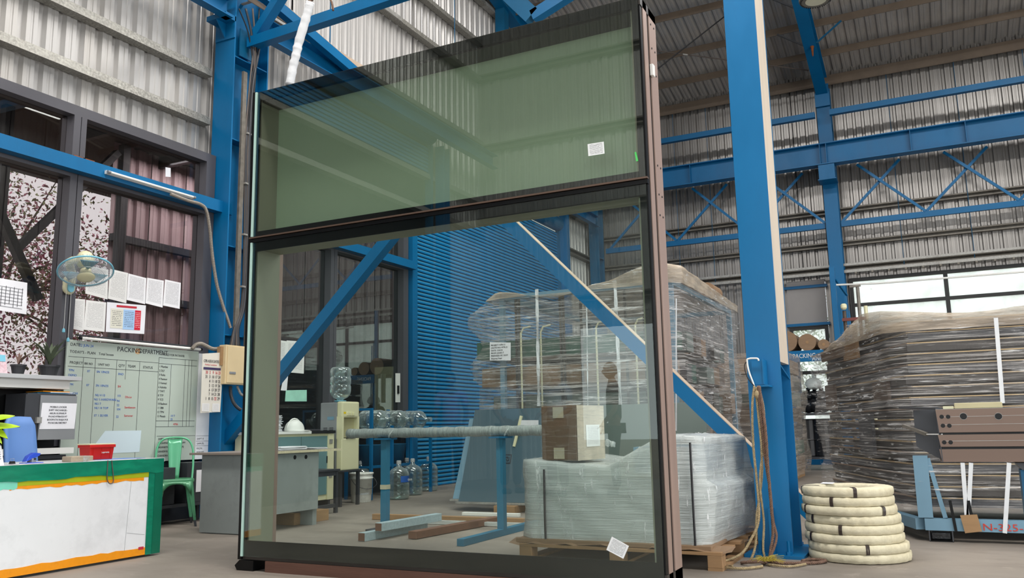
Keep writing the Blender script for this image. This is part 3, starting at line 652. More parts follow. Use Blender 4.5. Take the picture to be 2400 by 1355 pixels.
MB().prism([V(FX0 - .04, 4.3, .03), V(FX0 - .02, 4.3, .0), V(FX0 + .12, 4.3, .0), V(FX0 + .12, 4.3, .066), V(FX0 - .0, 4.3, .066)], (0, .2, 0)).build('plate', m_black, ft)
# sling that holds the unit
sg = thing('lifting_sling', P(680, 190, 'y', 4.46), 'white cloth wrapped lifting sling rising from the top edge of the frame', 'sling')
pts = [P(x, y, 'y', 4.46) for x, y in ((679, 200), (686, 160), (694, 128), (700, 100), (712, 60), (722, 25), (727, 6))]
import itertools
sp = smoothpath(pts, 5); MB().tube(sp, [.030 + .002 * math.sin(k * 2.1) + .003 * random.random() for k in range(len(sp))], 10).build('wrapping', m_sling, sg, smooth=True)
MB().tube(smoothpath([P(x, y, 'y', 4.46) for x, y in ((727, 8), (724, -20), (735, -60), (770, -150))], 5), .012, 8).build('rope', m_rope2, sg, smooth=True)
MB().tube(smoothpath([P(x, y, 'y', 4.6) for x, y in ((730, 2), (755, -18), (775, 0), (781, 25))], 5), .008, 6).build('tail', m_rope2, sg, smooth=True)
# ================================================================== BEYOND THE WINDOWS
sh = thing('neighbouring_shed', (-13, 11, 0), 'pinkish ribbed shed wall seen through the dark office window', 'shed')
m_pinksheet = M('weathered_pink_sheet', 'C4AEB2', .5, .05, .15, 2, (1, 1, .3), 0, '5A3038', .5, 2)
for k in range(6): ribsheet('sheet', m_pinksheet, sh, (-14 + k * 1.0, 15.2, 2.4), (1, 0, 0), (0, 0, 1), (0, 1, 0), 1.02, 4.2, 4.2, .05, .28)
for k in range(5): ribsheet('sheet', m_pinksheet, sh, (-14.0, 10.7 + k * .9, 2.4), (0, 1, 0), (0, 0, 1), (-1, 0, 0), .92, 4.4, 4.4, .06, .3)
for z in (2.4, 3.5, 4.6, 5.6): box('girt', m_dgrey, sh, -13.98, 10.7, z, -13.85, 16, z + .14)
box('roof', M('shed_roof_dark', '3A2E2C', .7, 0, .2, 2), sh, -17.5, 3.0, 6.6, -9.4, 16.5, 6.75)  # shed roof, extended outward to block the sky behind the upper panes
for k in range(6): box('rafter', m_dgrey, sh, -14.1, 6.1 + k * 1.9, 6.36, -9.5, 6.2 + k * 1.9, 6.6)
for y in (8.2, 10.5): box('post', m_dgrey, sh, -13.6, y, 0, -13.45, y + .15, 6.4)
MB().bar((-13.5, 8.6, 4.0), (-13.5, 10.4, 6.2), .12, .12).build('strut', m_dgrey, sh); MB().bar((-12.4, 8.3, 3.0), (-12.4, 6.4, 6.3), .12, .12).build('strut', m_dgrey, sh)
box('lower_wall', m_dgrey, sh, -14.1, 10.7, 0, -13.95, 15.2, 2.4)
box('lower_wall', m_dgrey, sh, -14.0, 15.15, 0, -7.9, 15.3, 2.4)  # wall added to keep bright sky out of the far office window
for x0 in (-10.9, -9.9, -8.9): box('cream_panel', m_cream, sh, x0, 15.10, .9, x0 + .85, 15.15, 2.25)
def tree(name, x, y, h, r, mats, label, n=2600, seed=1, trunk_r=.14):
    rnd = random.Random(seed); t = thing(name, (x, y, -.2), label, 'tree'); bark = M('bark', '5A4A42', .9, 0, .25, 12)
    pts = [V(x, y, -.2), V(x + .1, y, h * .3), V(x - .1, y + .1, h * .55)]; m = MB().tube(pts, [trunk_r, trunk_r * .8, trunk_r * .6], 8)
    ends = []
    for k in range(22):
        a = rnd.random() * 6.28; q = pts[-1] + V(math.cos(a) * r * rnd.uniform(.4, .95), math.sin(a) * r * rnd.uniform(.4, .95), rnd.uniform(-h * .15, h * .42)); mid = pts[-1].lerp(q, .5) + V(rnd.uniform(-.2, .2), rnd.uniform(-.2, .2), .2)
        m.tube([pts[-1], mid, q], [.05, .03, .01], 5); ends += [q, mid]
    m.build('trunk', bark, t)
    for mi, mt in enumerate(mats):
        vs, fs = [], []
        for k in range(n):
            c = rnd.choice(ends) + V(rnd.gauss(0, r * .22), rnd.gauss(0, r * .22), rnd.gauss(0, r * .25)); s = rnd.uniform(.03, .075)
            u_ = V(rnd.gauss(0, 1), rnd.gauss(0, 1), rnd.gauss(0, 1)).normalized(); w_ = u_.orthogonal().normalized(); o = len(vs)
            vs += [c - u_ * s, c + w_ * s * .45, c + u_ * s, c - w_ * s * .45]; fs.append((o, o + 1, o + 2, o + 3))
        link_mesh('foliage', vs, fs, mt, t)['kind'] = 'stuff'
m_olive = M('olive_leaf', '8E9160', .6, 0, .3, 9); m_pinkl = M('pink_blossom', 'E09AB0', .6, 0, .3, 9); m_green = M('green_leaf', '5E8A3A', .6, 0, .3, 7)
tree('flowering_tree', -19.5, 12.0, 7.4, 3.4, [m_olive, m_pinkl], 'thin tree with pink and olive leaves outside the office window', 6500, 3)
tree('flowering_tree', -20.5, 16.0, 6.2, 2.6, [m_pinkl, m_olive], 'pink flowering tree beside the shed behind the notices', 4200, 5)
tree('green_tree', -3.6, 23.5, 4.2, 2.0, [m_green], 'leafy green tree outside the small far window', 4200, 9)
tree('green_tree', .4, 25.5, 2.6, 1.6, [m_green], 'low green tree beyond the wide frosted window', 2600, 12)
# ================================================================== OFFICE SIDE
XI = -7.12
wbm = thing('window_beam', (-7.05, 5, 3.33), 'bright blue beam across the office window carrying a tube lamp', 'beam')
box('tube', m_blue, wbm, -7.11, 3.0, 3.345, -7.0, 6.93, 3.475)
wb2 = thing('window_beam', (-7.05, 9, 3.3), 'blue beam crossing the office window behind the glass unit', 'beam')
box('tube', m_blue, wb2, -7.11, 7.36, 3.33, -7.0, 10.78, 3.45)
for k, (a, b) in enumerate((((168, 377), (185, 388)), ((190, 382), (215, 395)))):
    q = P(*a, 'x', -7.05); box('clip', m_rust, wbm, -7.10, q.y, 3.475, -7.02, q.y + .12, 3.49)
# tube lamp on the beam
a, b = P(247, 412, 'x', -6.98), P(452, 482, 'x', -6.98); a.z = b.z = 3.40
tl = thing('tube_lamp', a, 'white tube lamp batten fixed along the blue window beam', 'lamp')
MB().bar(a, b, .03, .035).build('batten', m_whitep, tl); MB().tube([a + V(.03, .03, 0), b + V(.03, -.03, 0)], .013, 10).build('lamp_tube', m_tube, tl); 
for q, s in ((a, 1), (b, -1)): MB().tube([q + V(.03, 0, 0), q + V(.03, s * .03, 0)], .016, 8).build('end_cap', m_grey, tl)
cd_ = thing('conduit', b, 'grey flexible conduit looping from the tube lamp down beside the column', 'conduit')
def corrugated_tube(pts, r, par, name='hose', mat=m_conduit, per=.012, amp=.12):
    sp = smoothpath(pts, 10); L = 0; out = []; rs = []
    seg = [(sp[i + 1] - sp[i]).length for i in range(len(sp) - 1)]
    tot = sum(seg); n = min(int(tot / per * 2), 420); d = 0; i = 0; acc = 0
    for k in range(n + 1):
        s_ = tot * k / n
        while i < len(seg) - 1 and acc + seg[i] < s_: acc += seg[i]; i += 1
        out.append(sp[i].lerp(sp[i + 1], min(1, max(0, (s_ - acc) / max(seg[i], 1e-6))))); rs.append(r * (1 + (amp if k % 2 else -amp)))
    return MB().tube(out, rs, 8).build(name, mat, par)
corrugated_tube([P(x, y, 'x', -6.92) for x, y in ((400, 455), (440, 470), (470, 479), (484, 495), (492, 540), (498, 600), (508, 665), (522, 715), (534, 750), (540, 768))], .017, cd_)
cd2 = thing('conduit', P(455, 815, 'x', -7.0), 'short bent flexible conduit from the window frame to the cream box', 'conduit')
corrugated_tube([P(x, y, 'x', -7.0) for x, y in ((450, 818), (460, 808), (472, 806), (485, 812), (500, 818), (520, 817))], .02, cd2)
# vertical strut channels with cables beside the column
ch = thing('cable_riser', (-6.9, 7.36, 1.4), 'pair of grey strut channels with cable bundle clipped between them', 'cable riser')
for yy, z1 in ((6.90, 5.05), (7.07, 4.86)):
    MB().prism([V(-6.9 + a, yy + b, 1.85) for a, b in ((0, 0), (.0, .06), (.03, .06), (.03, .0))], (0, 0, z1 - 1.85)).build('channel', m_galv_dark, ch)
rnd = random.Random(4)
for k in range(7):
    o = .02 * (k - 3); top = [(600 + 3 * k, 60), (590 + 3 * k, 130), (583 + 2 * k, 200)] if k % 2 else [(560 + 8 * k, 20), (585 + 3 * k, 90), (592 + k, 190)]
    pts = [P(x, y, 'x', -6.86 + o * .3) for x, y in top + [(573 + k * 2.2, 330), (572 + k * 2.0, 470), (570 + k * 1.8, 620), (564 + k * 1.5, 720), (548 + k * 2, 770), (538 + k * 4, 812)]]
    MB().tube(smoothpath(pts, 6), .008 + .003 * (k % 3), 6).build('cable', (m_cableb, m_cable, m_dgrey)[k % 3], ch, smooth=True)
for z in (4.3, 3.7, 3.1, 2.5): box('clip', m_galv, ch, -6.88, 6.96, z, -6.84, 7.12, z + .02)
# cream electrical box
eb = thing('electrical_box', (-6.85, 7.16, 1.44), 'cream metal switch box on the blue column with slotted latches', 'electrical box')
a, b = P(527, 810, 'x', -6.82), P(578, 903, 'x', -6.82); z0, z1 = b.z, a.z + .01; y0, y1 = a.y, b.y + .08
box('housing', m_cream2 := M('cream_enamel', 'D9C49B', .45, 0, .06, 3, dirt='A58A5E', dirt_amt=.3, dirt_scale=3), eb, -6.9, y0, z0, -6.80, y1, z1, .006)
box('door', m_cream2, eb, -6.80, y0 + .02, z0 + .015, -6.792, y1 - .02, z1 - .015, .003)
for yy in (y0 + .05, y1 - .14): MB().box(-6.792, yy, z0 + .11, -6.785, yy + .09, z0 + .135).build('latch', m_grey, eb, bevel=.006)
box('side_board', m_card, eb, -6.9, y0 - .03, z0 + .2, -6.84, y0, z1 - .02)
corrugated_tube([P(x, y, 'x', -6.86) for x, y in ((540, 905), (541, 925), (548, 945), (560, 958), (572, 963))], .018, eb, 'cable_gland', m_dgrey); corrugated_tube([P(x, y, 'x', -6.86) for x, y in ((556, 905), (560, 915), (566, 925), (580, 930))], .014, eb, 'cable_gland', m_galv)
# glass marker board
yb0, yb1, zb1 = 5.05, 6.60, 1.765; zb0 = .62
gb = thing('marker_board', (-7.08, 5.8, zb0), 'large greenish marker board headed PACKING DEPARTMENT with ruled columns', 'board')
m_board = M('pale_green_board', 'BAC6BC', .10, 0, .03, 1, spec=.9)
box('writing_surface', m_board, gb, -7.10, yb0, zb0, -7.08, yb1, zb1, .002); box('white_side_sheet', m_white, gb, -7.10, yb1 + .004, zb0, -7.076, yb1 + .20, zb1 - .02, .002)
X = -7.0792
def bl(y0, z0, y1, z1, t=.0035, m=None): MB().bar((X, y0, z0), (X, y1, z1), t, .0008, (1, 0, 0)).build('ruled_line', m or m_ink, gb)
def bp(px, py): q = P(px, py, 'x', X); return q.y, q.z
Z = lambda v: zb1 - v; Yq = lambda v: yb0 + v
bl(yb0 + .02, Z(.155), yb1 - .52, Z(.155)); bl(yb0 + .02, Z(.245), yb1 - .52, Z(.245))
for v in (.175, .30, .535, .80, 1.03): bl(Yq(v), Z(.155 if v < .6 else .16), Yq(v), zb0 + .03)
bl(Yq(.64), Z(.155), Yq(.64), Z(.34))
bl(yb1 - .52, Z(.10), yb1 - .02, Z(.10)); bl(yb1 - .52, Z(.16), yb1 - .02, Z(.16)); bl(yb1 - .52, Z(.10), yb1 - .52, Z(.80))
for v in (.36, .18, .13, .09): bl(yb1 - v, Z(.16 if v == .36 else .10), yb1 - v, Z(.80))
bl(yb1 - .52, Z(.74), yb1 - .02, Z(.74)); bl(yb1 - .52, Z(.80), yb1 - .02, Z(.80))
def bt(s, v, d, size, m=m_ink, sx=1): text(s, (X + .0005, Yq(v), Z(d)), size, m, gb, 'x', sx=sx)
bt('DATE:', .03, .055, .04); bt('12 JUN 24', .12, .055, .035, m_inkb); bt("TODAY'S - PLAN", .03, .12, .036); bt('Total boxes', .33, .12, .034); bt('PACKING', .53, .07, .065); bt('@', .735, .07, .06, m_orange); bt('DEPARTMENT', .785, .07, .062, sx=.9)
bt('PACKED FOR PATANVIR', 1.06, .075, .032, sx=.85); bt('PROJECT', .035, .22, .034); bt('IBR NO', .185, .22, .03, sx=.9); bt('UNIT NO', .33, .22, .03); bt('QTY', .555, .22, .036); bt('TEAM', .66, .22, .036); bt('STATUS', .84, .22, .034)
for i, s in enumerate(('1 Mumbai', '2 DLF', '3 Rolta', '4 Pantnor', '5 Vemnal', '6 Ashoka', '7 TWT', '8 TTP', '9 TCS', '10 Badmot', '11 SBB', '12 TPN', '13 Metals')): bt(s, 1.04, .20 + i * .042, .03, sx=.9)
for s, v, d, m in (('TPN', .03, .29, m_inkb), ('DEMO', .03, .335, m_inkb), ('TPM', .03, .42, m_inkb), ('SANCHI', .03, .50, m_inkb), ('SMM', .03, .70, m_inkb), ('07', .22, .29, m_inkb), ('07', .22, .42, m_inkb), ('SN 10NOS', .32, .29, m_inkb), ('SN 10NOS', .32, .42, m_inkb), ('NU 4 10', .32, .51, m_inkb),
                   ('NU 1-HARDWARE', .31, .55, m_inkb), ('NU 7', .32, .59, m_inkb), ('NU 14 TOP', .32, .63, m_inkb), ('ST 1 SILVER', .32, .70, m_inkb), ('5NO', .555, .30, m_inkb), ('SH', .56, .42, m_inkr), ('101', .56, .51, m_inkb), ('94', .56, .56, m_inkb), ('22', .56, .60, m_inkb), ('104', .56, .64, m_inkb), ('22', .56, .71, m_inkb),
                   ('Dhruv', .65, .52, m_inkr), ('Sambavam', .65, .62, m_inkr), ('Samuvar', .65, .70, m_inkr), ('4706', 1.25, .785, m_inkr), ('10 T', 1.21, .70, m_inkb), ('25', 1.21, .735, m_inkb)): bt(s, v, d, .03, m)
for i in range(7):
    zz = .93 + i * .042
    for v, s in ((1.07, ('SHIFT I', 'LAKSHMAN', 'JAGANATH', 'GANESH K', 'CHANDRA', 'DILIP', 'SENTHIL')[i]), (1.27, ('TIMING', 'HARIHARAN', 'MOHIT RAJ', 'ISMAIL', 'RAVI', 'BABU', 'MANI')[i])): bt(s, v, zz, .026)
bl(Yq(1.05), Z(.895), yb1, Z(.895)); bl(Yq(1.24), Z(.895), Yq(1.24), zb0 + .02)
for s, d in (('SHIFT-II', .94), ('SAMUEL', .99), ('FAZAL', 1.04), ('WAHAB', 1.08)): text(s, (-7.0755, yb1 + .02, Z(d)), .028, m_ink, gb, 'x')
for d in (.90, .955, 1.005): MB().bar((-7.0755, yb1 + .01, Z(d)), (-7.0755, yb1 + .19, Z(d)), .003, .0008, (1, 0, 0)).build('ruled_line', m_ink, gb)
sheet('pale_patch', M('pale_blue_patch', 'CFE0E8', .4, 0, .03, 2), gb, (X + .001, Yq(.28), zb0 + .10), (X + .001, Yq(.85), zb0 + .10), (X + .001, Yq(.86), zb0 + .31), (X + .001, Yq(.45), zb0 + .31), (1, 0, 0))  # plain pale blue patch with slanted side, low on the board
for d, y_ in ((-.02, yb0 + .06),): 
    tb2 = thing('tube_lamp', (-7.05, 5.8, zb1 + .02), 'slim white tube lamp lying along the top of the marker board', 'lamp')
    MB().bar((-7.06, yb0 + .08, zb1 + .045), (-7.06, yb1 - .05, zb1 + .045), .03, .012).build('batten', m_dgrey, tb2); MB().tube([(-7.04, yb0 + .1, zb1 + .018), (-7.04, yb1 - .02, zb1 + .018)], .014, 10).build('lamp_tube', m_tube, tb2)
    for yy in (yb0 + .09, yb1 - .02): MB().tube([(-7.04, yy, zb1 + .018), (-7.04, yy + .02, zb1 + .018)], .017, 8).build('end_cap', m_dark, tb2)
# wall calendar
cal = thing('wall_calendar', (-6.98, 6.9, 1.1), 'paper wall calendar with big black and red dates on the blue column', 'calendar')
ca, cb, cc, cdd = [P(x, y, 'x', -6.86) for x, y in ((470, 968), (516, 966), (525, 826), (475, 829))]
sheet('sheet', M('calendar_paper', 'DDD8CC', .6, 0, .05, 4), cal, ca, cb, cc, cdd, (1, 0, 0), .004)
W_ = cb.y - ca.y; H_ = cdd.z - ca.z; cy0, cz0 = ca.y + .012, ca.z
text('CPB ASSOCIATES', (-6.855, cy0, cz0 + H_ * .86), .042, m_ink, cal, 'x', sx=.66); text('Packing Consultants', (-6.855, cy0 + .02, cz0 + H_ * .81), .02, m_inkr, cal, 'x')
sheet('month_band', M('calendar_band', '3A3158', .5), cal, (-6.8555, cy0, cz0 + H_ * .735), (-6.8555, cy0 + W_ - .03, cz0 + H_ * .735), (-6.8555, cy0 + W_ - .03, cz0 + H_ * .775), (-6.8555, cy0, cz0 + H_ * .775), (1, 0, 0), .0005)
rows = [('30', '2', '9', '16', '23'), ('31', '3', '10', '17', '24'), ('', '4', '11', '18', '25'), ('', '5', '12', '19', '26'), ('', '6', '13', '20', '27'), ('', '7', '14', '21', '28'), ('1', '8', '15', '22', '29')]
for r_i, row in enumerate(rows):
    for c_i, s in enumerate(row):
        if s: text(s, (-6.855, cy0 + .03 + c_i * (W_ - .05) / 5 + (.01 if len(s) == 1 else 0), cz0 + H_ * (.665 - r_i * .074)), .045, m_inkr if r_i == 0 or s in ('22',) else m_ink, cal, 'x', sx=.75)
for k in range(2): sheet('mini_month', m_print2, cal, (-6.8555, cy0 + k * .14, cz0 + .015), (-6.8555, cy0 + .1 + k * .14, cz0 + .015), (-6.8555, cy0 + .1 + k * .14, cz0 + .10), (-6.8555, cy0 + k * .14, cz0 + .10), (1, 0, 0), .0005)
# notices taped on the office glass
def notice(c, label, mat, i):
    pts = [P(x, y, 'x', -7.21) for x, y in c]; t = thing('notice', pts[0], label, 'notice', 'papers taped on the office window')
    sheet('paper', mat, t, *pts, (1, 0, 0), .0012); return t
N = [((200, 688, 252, 702, 254, 632, 204, 622), 'creased white form half hidden under the wall fan', m_print2), ((253, 700, 296, 711, 300, 640, 258, 630), 'wrinkled form with small square stamp next to the fan', m_print2),
     ((297, 703, 340, 713, 343, 652, 301, 641), 'typed white notice, first crisp one right of the wrinkled forms', m_print), ((341, 711, 381, 721, 384, 658, 345, 651), 'typed white notice, middle one of the three crisp ones', m_print), ((382, 716, 421, 724, 424, 663, 387, 655), 'typed white notice at the far end of the upper row', m_print),
     ((159, 768, 196, 777, 200, 702, 165, 699), 'narrow creased form at the window mullion in the lower row', m_print2), ((196, 773, 245, 778, 249, 709, 202, 703), 'wide creased form beside the coloured table', m_print2)]
for i, (c, lab, mt) in enumerate(N): notice([(c[0], c[1]), (c[2], c[3]), (c[4], c[5]), (c[6], c[7])], lab, mt, i)
ct_ = notice([(248, 778), (338, 783), (342, 716), (251, 708)], 'sheet with table in cream, blue and red columns', m_paper, 9)
pa, pb, pc, pd_ = [P(x, y, 'x', -7.2085) for x, y in ((248, 778), (338, 783), (342, 716), (251, 708))]
def sub(u0, v0, u1, v1, mat, nm='column_block', dx=.0006):
    f = lambda u, v: pa.lerp(pb, u).lerp(pd_.lerp(pc, u), v) + V(dx, 0, 0)
    return sheet(nm, mat, ct_, f(u0, v0), f(u1, v0), f(u1, v1), f(u0, v1), (1, 0, 0), .0004)
m_creamp = printed('cream_table', 'E3E0D2', '4A4A52', 11, 4, .8); m_bluep = printed('blue_table', 'A9CBF0', '3A4A62', 11, 5, .8); m_redp = printed('red_table', 'D0223A', 'EFC0C0', 11, 3, .9)
sub(.10, .14, .42, .80, m_creamp); sub(.42, .12, .72, .80, m_bluep); sub(.72, .12, .88, .80, m_redp); sub(.24, .86, .76, .93, m_inkr, 'heading')
notice([(-40, 722), (62, 737), (64, 663), (-40, 645)], 'large sheet with a line drawn floor plan on the near pane', m_paper, 10)
pl_ = bpy.data.objects['notice.008']; 
q0, q1, q3 = P(-38, 722, 'x', -7.2075), P(60, 736, 'x', -7.2075), P(-38, 650, 'x', -7.2075)
for k in range(9):
    u = .08 + .1 * k; a_ = q0.lerp(q1, u); dz = (q3.z - q0.z)
    MB().bar(a_ + V(0, 0, dz * (.15 + .05 * (k % 3))), a_ + V(0, 0, dz * (.85 - .06 * (k % 2))), .004, .0006, (1, 0, 0)).build('plan_line', m_ink, pl_)
for k in range(7):
    v = .15 + .11 * k; a_ = q0 + V(0, 0, (q3.z - q0.z) * v); b_ = q1 + V(0, 0, (q3.z - q0.z) * v)
    MB().bar(a_.lerp(b_, .08 + .1 * (k % 3)), a_.lerp(b_, .9), .003, .0006, (1, 0, 0)).build('plan_line', m_ink, pl_)
sn = notice([(388, 414), (400, 415), (400, 394), (388, 392)], 'small white sticker high on the office window', m_paper, 11)
# wall fan
fc = P(201, 636, 'x', -6.72); n = V(.40, -.20, -.89).normalized(); e1 = n.cross(V(0, 0, 1)).normalized(); e2 = n.cross(e1).normalized(); RF = .225
def fp(r, t, d): return fc + e1 * (r * math.cos(t)) + e2 * (r * math.sin(t)) + n * d
fan = thing('wall_fan', (-7.0, fc.y - .05, 2.2), 'cream and blue wall fan tilted downward on the window mullion', 'fan')
m_fanblue = M('fan_ring_blue', '7CC3DA', .35, 0, .04, 3); m_wire = M('fan_wire', 'AEB7BC', .3, .4, .05, 3); m_blade = M('fan_blade_blue', '7FB4C8', .25, 0, .05, 3)
MB().tube([fp(RF, 2 * math.pi * k / 48, 0) for k in range(49)], .008, 8, False).build('ring', m_fanblue, fan, smooth=True)
m = MB()
for k in range(90):
    t = 2 * math.pi * k / 90; m.tube([fp(.07, t, .065), fp(.15, t + .05, .06), fp(.205, t + .08, .035), fp(RF, t + .08, 0)], .0013, 4, False)
m.tube([fp(.15, 2 * math.pi * k / 40, .061) for k in range(41)], .0018, 4, False); m.build('front_guard', m_wire, fan)['kind'] = 'stuff'
m = MB()
for k in range(60):
    t = 2 * math.pi * k / 60; m.tube([fp(.06, t, -.075), fp(.16, t, -.07), fp(RF, t, 0)], .0013, 4, False)
m.build('rear_guard', m_wire, fan)['kind'] = 'stuff'
for k in range(3):
    vs = []; t0 = 2 * math.pi * k / 3 + .5
    for j in range(7):
        u = j / 6; rad = .05 + .14 * u; wdt = .55 * math.sin(min(1, u * 1.2 + .25) * 1.7); vs += [fp(rad, t0 - wdt * .7, .02 - .02 * wdt), fp(rad, t0 + wdt * .8, -.01 + .03 * wdt)]
    fs = [(2 * j, 2 * j + 1, 2 * j + 3, 2 * j + 2) for j in range(6)]; o = link_mesh('blade', vs, fs, m_blade, fan, True); md = o.modifiers.new('s', 'SOLIDIFY'); md.thickness = .002
def lathe_on(prof, name, mat, par):
    vs = []; nn = 28
    for r0, d in prof: vs += [fp(r0, 2 * math.pi * k / nn, d) for k in range(nn)]
    fs = [(i * nn + k, i * nn + (k + 1) % nn, (i + 1) * nn + (k + 1) % nn, (i + 1) * nn + k) for i in range(len(prof) - 1) for k in range(nn)] + [tuple(range(nn)), tuple((len(prof) - 1) * nn + k for k in range(nn))]
    return link_mesh(name, vs, fs, mat, par, True)
lathe_on([(.03, .082), (.066, .078), (.075, .068), (.072, .058)], 'hub_badge', m_cream, fan); lathe_on([(.045, -.01), (.05, .02), (.03, .04), (.005, .045)], 'hub', m_cream, fan)
lathe_on([(.06, -.06), (.075, -.09), (.075, -.15), (.055, -.19), (.02, -.20)], 'motor_housing', m_cream, fan)
ba = fc - n * .13; wp = V(-7.08, P(162, 675, 'x', -7.08).y, P(162, 668, 'x', -7.08).z)
MB().tube(smoothpath([ba, ba + V(-.10, -.08, -.02), wp + V(.03, .0, .10), wp + V(.02, 0, 0)], 4), [.035] * 13, 10).build('arm', m_cream, fan, smooth=True)
MB().lathe([(.0, 0), (.055, 0), (.06, .02), (.05, .035), (0.0001, .04)], (-7.10, wp.y, wp.z), 20, 'x', lambda t, h: 1 + .55 * abs(math.sin(t)) ** 1.5).build('wall_bracket', m_cream, fan, smooth=True)
MB().lathe([(0, 0), (.03, 0), (.03, .012), (0.0001, .014)], (-7.06, wp.y, wp.z - .02), 16, 'x', lambda t, h: 1 + .7 * abs(math.sin(t)) ** 1.5).build('switch_plate', m_fanblue, fan)
for dy, z in ((wp.y - fc.y - .04, 1.85), (wp.y - fc.y + .01, 1.77)): MB().tube([(-7.06, fc.y + dy, wp.z), (-7.06, fc.y + dy, z)], .0018, 4).build('pull_cord', m_whitep, fan); MB().lathe([(.006, 0), (.014, .005), (.012, .03), (.004, .04)], (-7.06, fc.y + dy, z - .03), 10).build('pull_knob', m_fanblue, fan)
# shelf, locker, books
zs = 1.405; sf = thing('wall_shelf', (-6.9, 4.6, zs), 'long grey shelf board below the office window', 'shelf')
box('board', m_lgrey, sf, -7.1, 3.2, zs - .035, -6.78, 5.0, zs, .003); box('blackout_panel', m_black, sf, -7.11, 3.0, .5, -7.10, 5.0, zs - .04); box('under_rail', m_whitep, sf, -7.08, 3.2, zs - .11, -6.84, 4.93, zs - .035)  # black panel added behind the shelf to block window light in the gap
lk = thing('steel_locker', (-6.95, 4.75, .75), 'dark grey steel locker with a printed phone notice on its door', 'locker')
y0, y1 = 4.52, 4.97
box('body', m_dgrey, lk, -7.09, y0, .88, -6.80, y1, 1.25, .003); box('door', m_grey, lk, -6.80, y0 + .11, .86, -6.785, y1, 1.235, .002); box('side_leaf', m_dgrey, lk, -6.80, y0 - .02, .88, -6.79, y0 + .10, 1.24); box('latch', m_galv, lk, -6.79, y0 + .075, 1.0, -6.765, y0 + .12, 1.05)
sheet('phone_notice', m_paper, lk, (-6.783, y0 + .115, .95), (-6.783, y1 - .01, .95), (-6.783, y1, 1.17), (-6.783, y0 + .125, 1.17), (1, 0, 0))
for i, s in enumerate(('MOBILE LOCKER', 'SHIFT INCHARGE:-', 'ARUN KUMAR.M', 'PH.NO:9786420147', 'BOOPATHI RAJA.M.R', 'PH.NO:8610837837')): text(s, (-6.7815, (y0 + y1) / 2 + .05, 1.13 - i * .027), .021, m_ink, lk, 'x', align='CENTER')
box('lower_shelf', m_whitep, sf, -7.05, 4.3, .74, -6.80, 4.98, .79)
for i, (a_, z_, m_) in enumerate(((.0, 1.253, m_blue2), (.12, 1.26, m_paper), (.05, 1.268, m_orange))):
    b_ = box('folder', m_, None, -7.05, 4.62 + a_, z_, -6.82, 4.90 + a_ * .4, z_ + .006); tag(b_, ('blue folder lying on top of the locker', 'white papers lying on top of the locker', 'orange edged folder on top of the locker pile')[i], 'folder')
ub = thing('underbench_crate', (-6.95, 4.75, 0), 'black crate in the gap under the locker', 'crate'); box('body', m_dark, ub, -7.08, 4.35, 0, -6.84, 4.92, .72, .01); box('lid', m_dgrey, ub, -7.09, 4.34, .70, -6.83, 4.93, .73)
# pots on the shelf
def pot_plant(name, x, y, z, r, h, label, nl, hl, mat, seed, wide=.02, lean=.5):
    t = thing(name, (x, y, z), label, 'potted plant'); rnd = random.Random(seed)
    MB().lathe([(r * .7, 0), (r * .95, h * .85), (r * 1.05, h * .85), (r * 1.05, h), (r * .92, h), (r * .9, h * .9), (.0001, h * .9)], (x, y, z), 20).build('pot', m_pot, t, smooth=False)
    for k in range(nl):
        a = rnd.random() * 6.28; L = hl * rnd.uniform(.6, 1); d = V(math.cos(a), math.sin(a), 0); s = d.cross(V(0, 0, 1)); vs = []
        for j in range(6):
            u = j / 5; c = V(x, y, z + h * .9) + d * (lean * L * u ** 1.4) + V(0, 0, L * (u - .35 * u * u * lean * 1.5)); ww = wide * math.sin(math.pi * min(1, u * .9 + .1)) + .002; vs += [c - s * ww, c + V(0, 0, -.3 * ww) , c + s * ww]
        fs = [q for j in range(5) for q in ((3 * j, 3 * j + 1, 3 * j + 4, 3 * j + 3), (3 * j + 1, 3 * j + 2, 3 * j + 5, 3 * j + 4))]
        link_mesh('leaf', vs, fs, mat, t, True)
    return t
pot_plant('potted_plant', -6.95, 4.80, zs, .085, .10, 'spiky dull green plant in a black pot at the shelf end', 22, .34, m_leafd, 3, .014, .55)
pot_plant('potted_plant', -6.95, 4.52, zs, .06, .09, 'small dried twiggy plant in a black pot beside the picture', 14, .2, M('dry_leaf', '6B5248', .7, 0, .2, 9), 8, .007, .7)
fr_ = thing('framed_picture', (-6.98, 4.35, zs), 'small pink and blue picture card propped on the shelf', 'picture'); sheet('card', M('pink_speckle_print', 'D9BFC6', .5, 0, .25, 30, dirt='A0495E', dirt_amt=.6, dirt_scale=22), fr_, (-6.93, 4.1, zs), (-6.93, 4.42, zs), (-6.98, 4.42, zs + .19), (-6.98, 4.1, zs + .19), (1, 0, .2), .006)
sheet('blue_patch', m_fanblue, fr_, (-6.955, 4.34, zs + .11), (-6.955, 4.41, zs + .11), (-6.965, 4.41, zs + .165), (-6.965, 4.34, zs + .165), (1, 0, .2), .004)
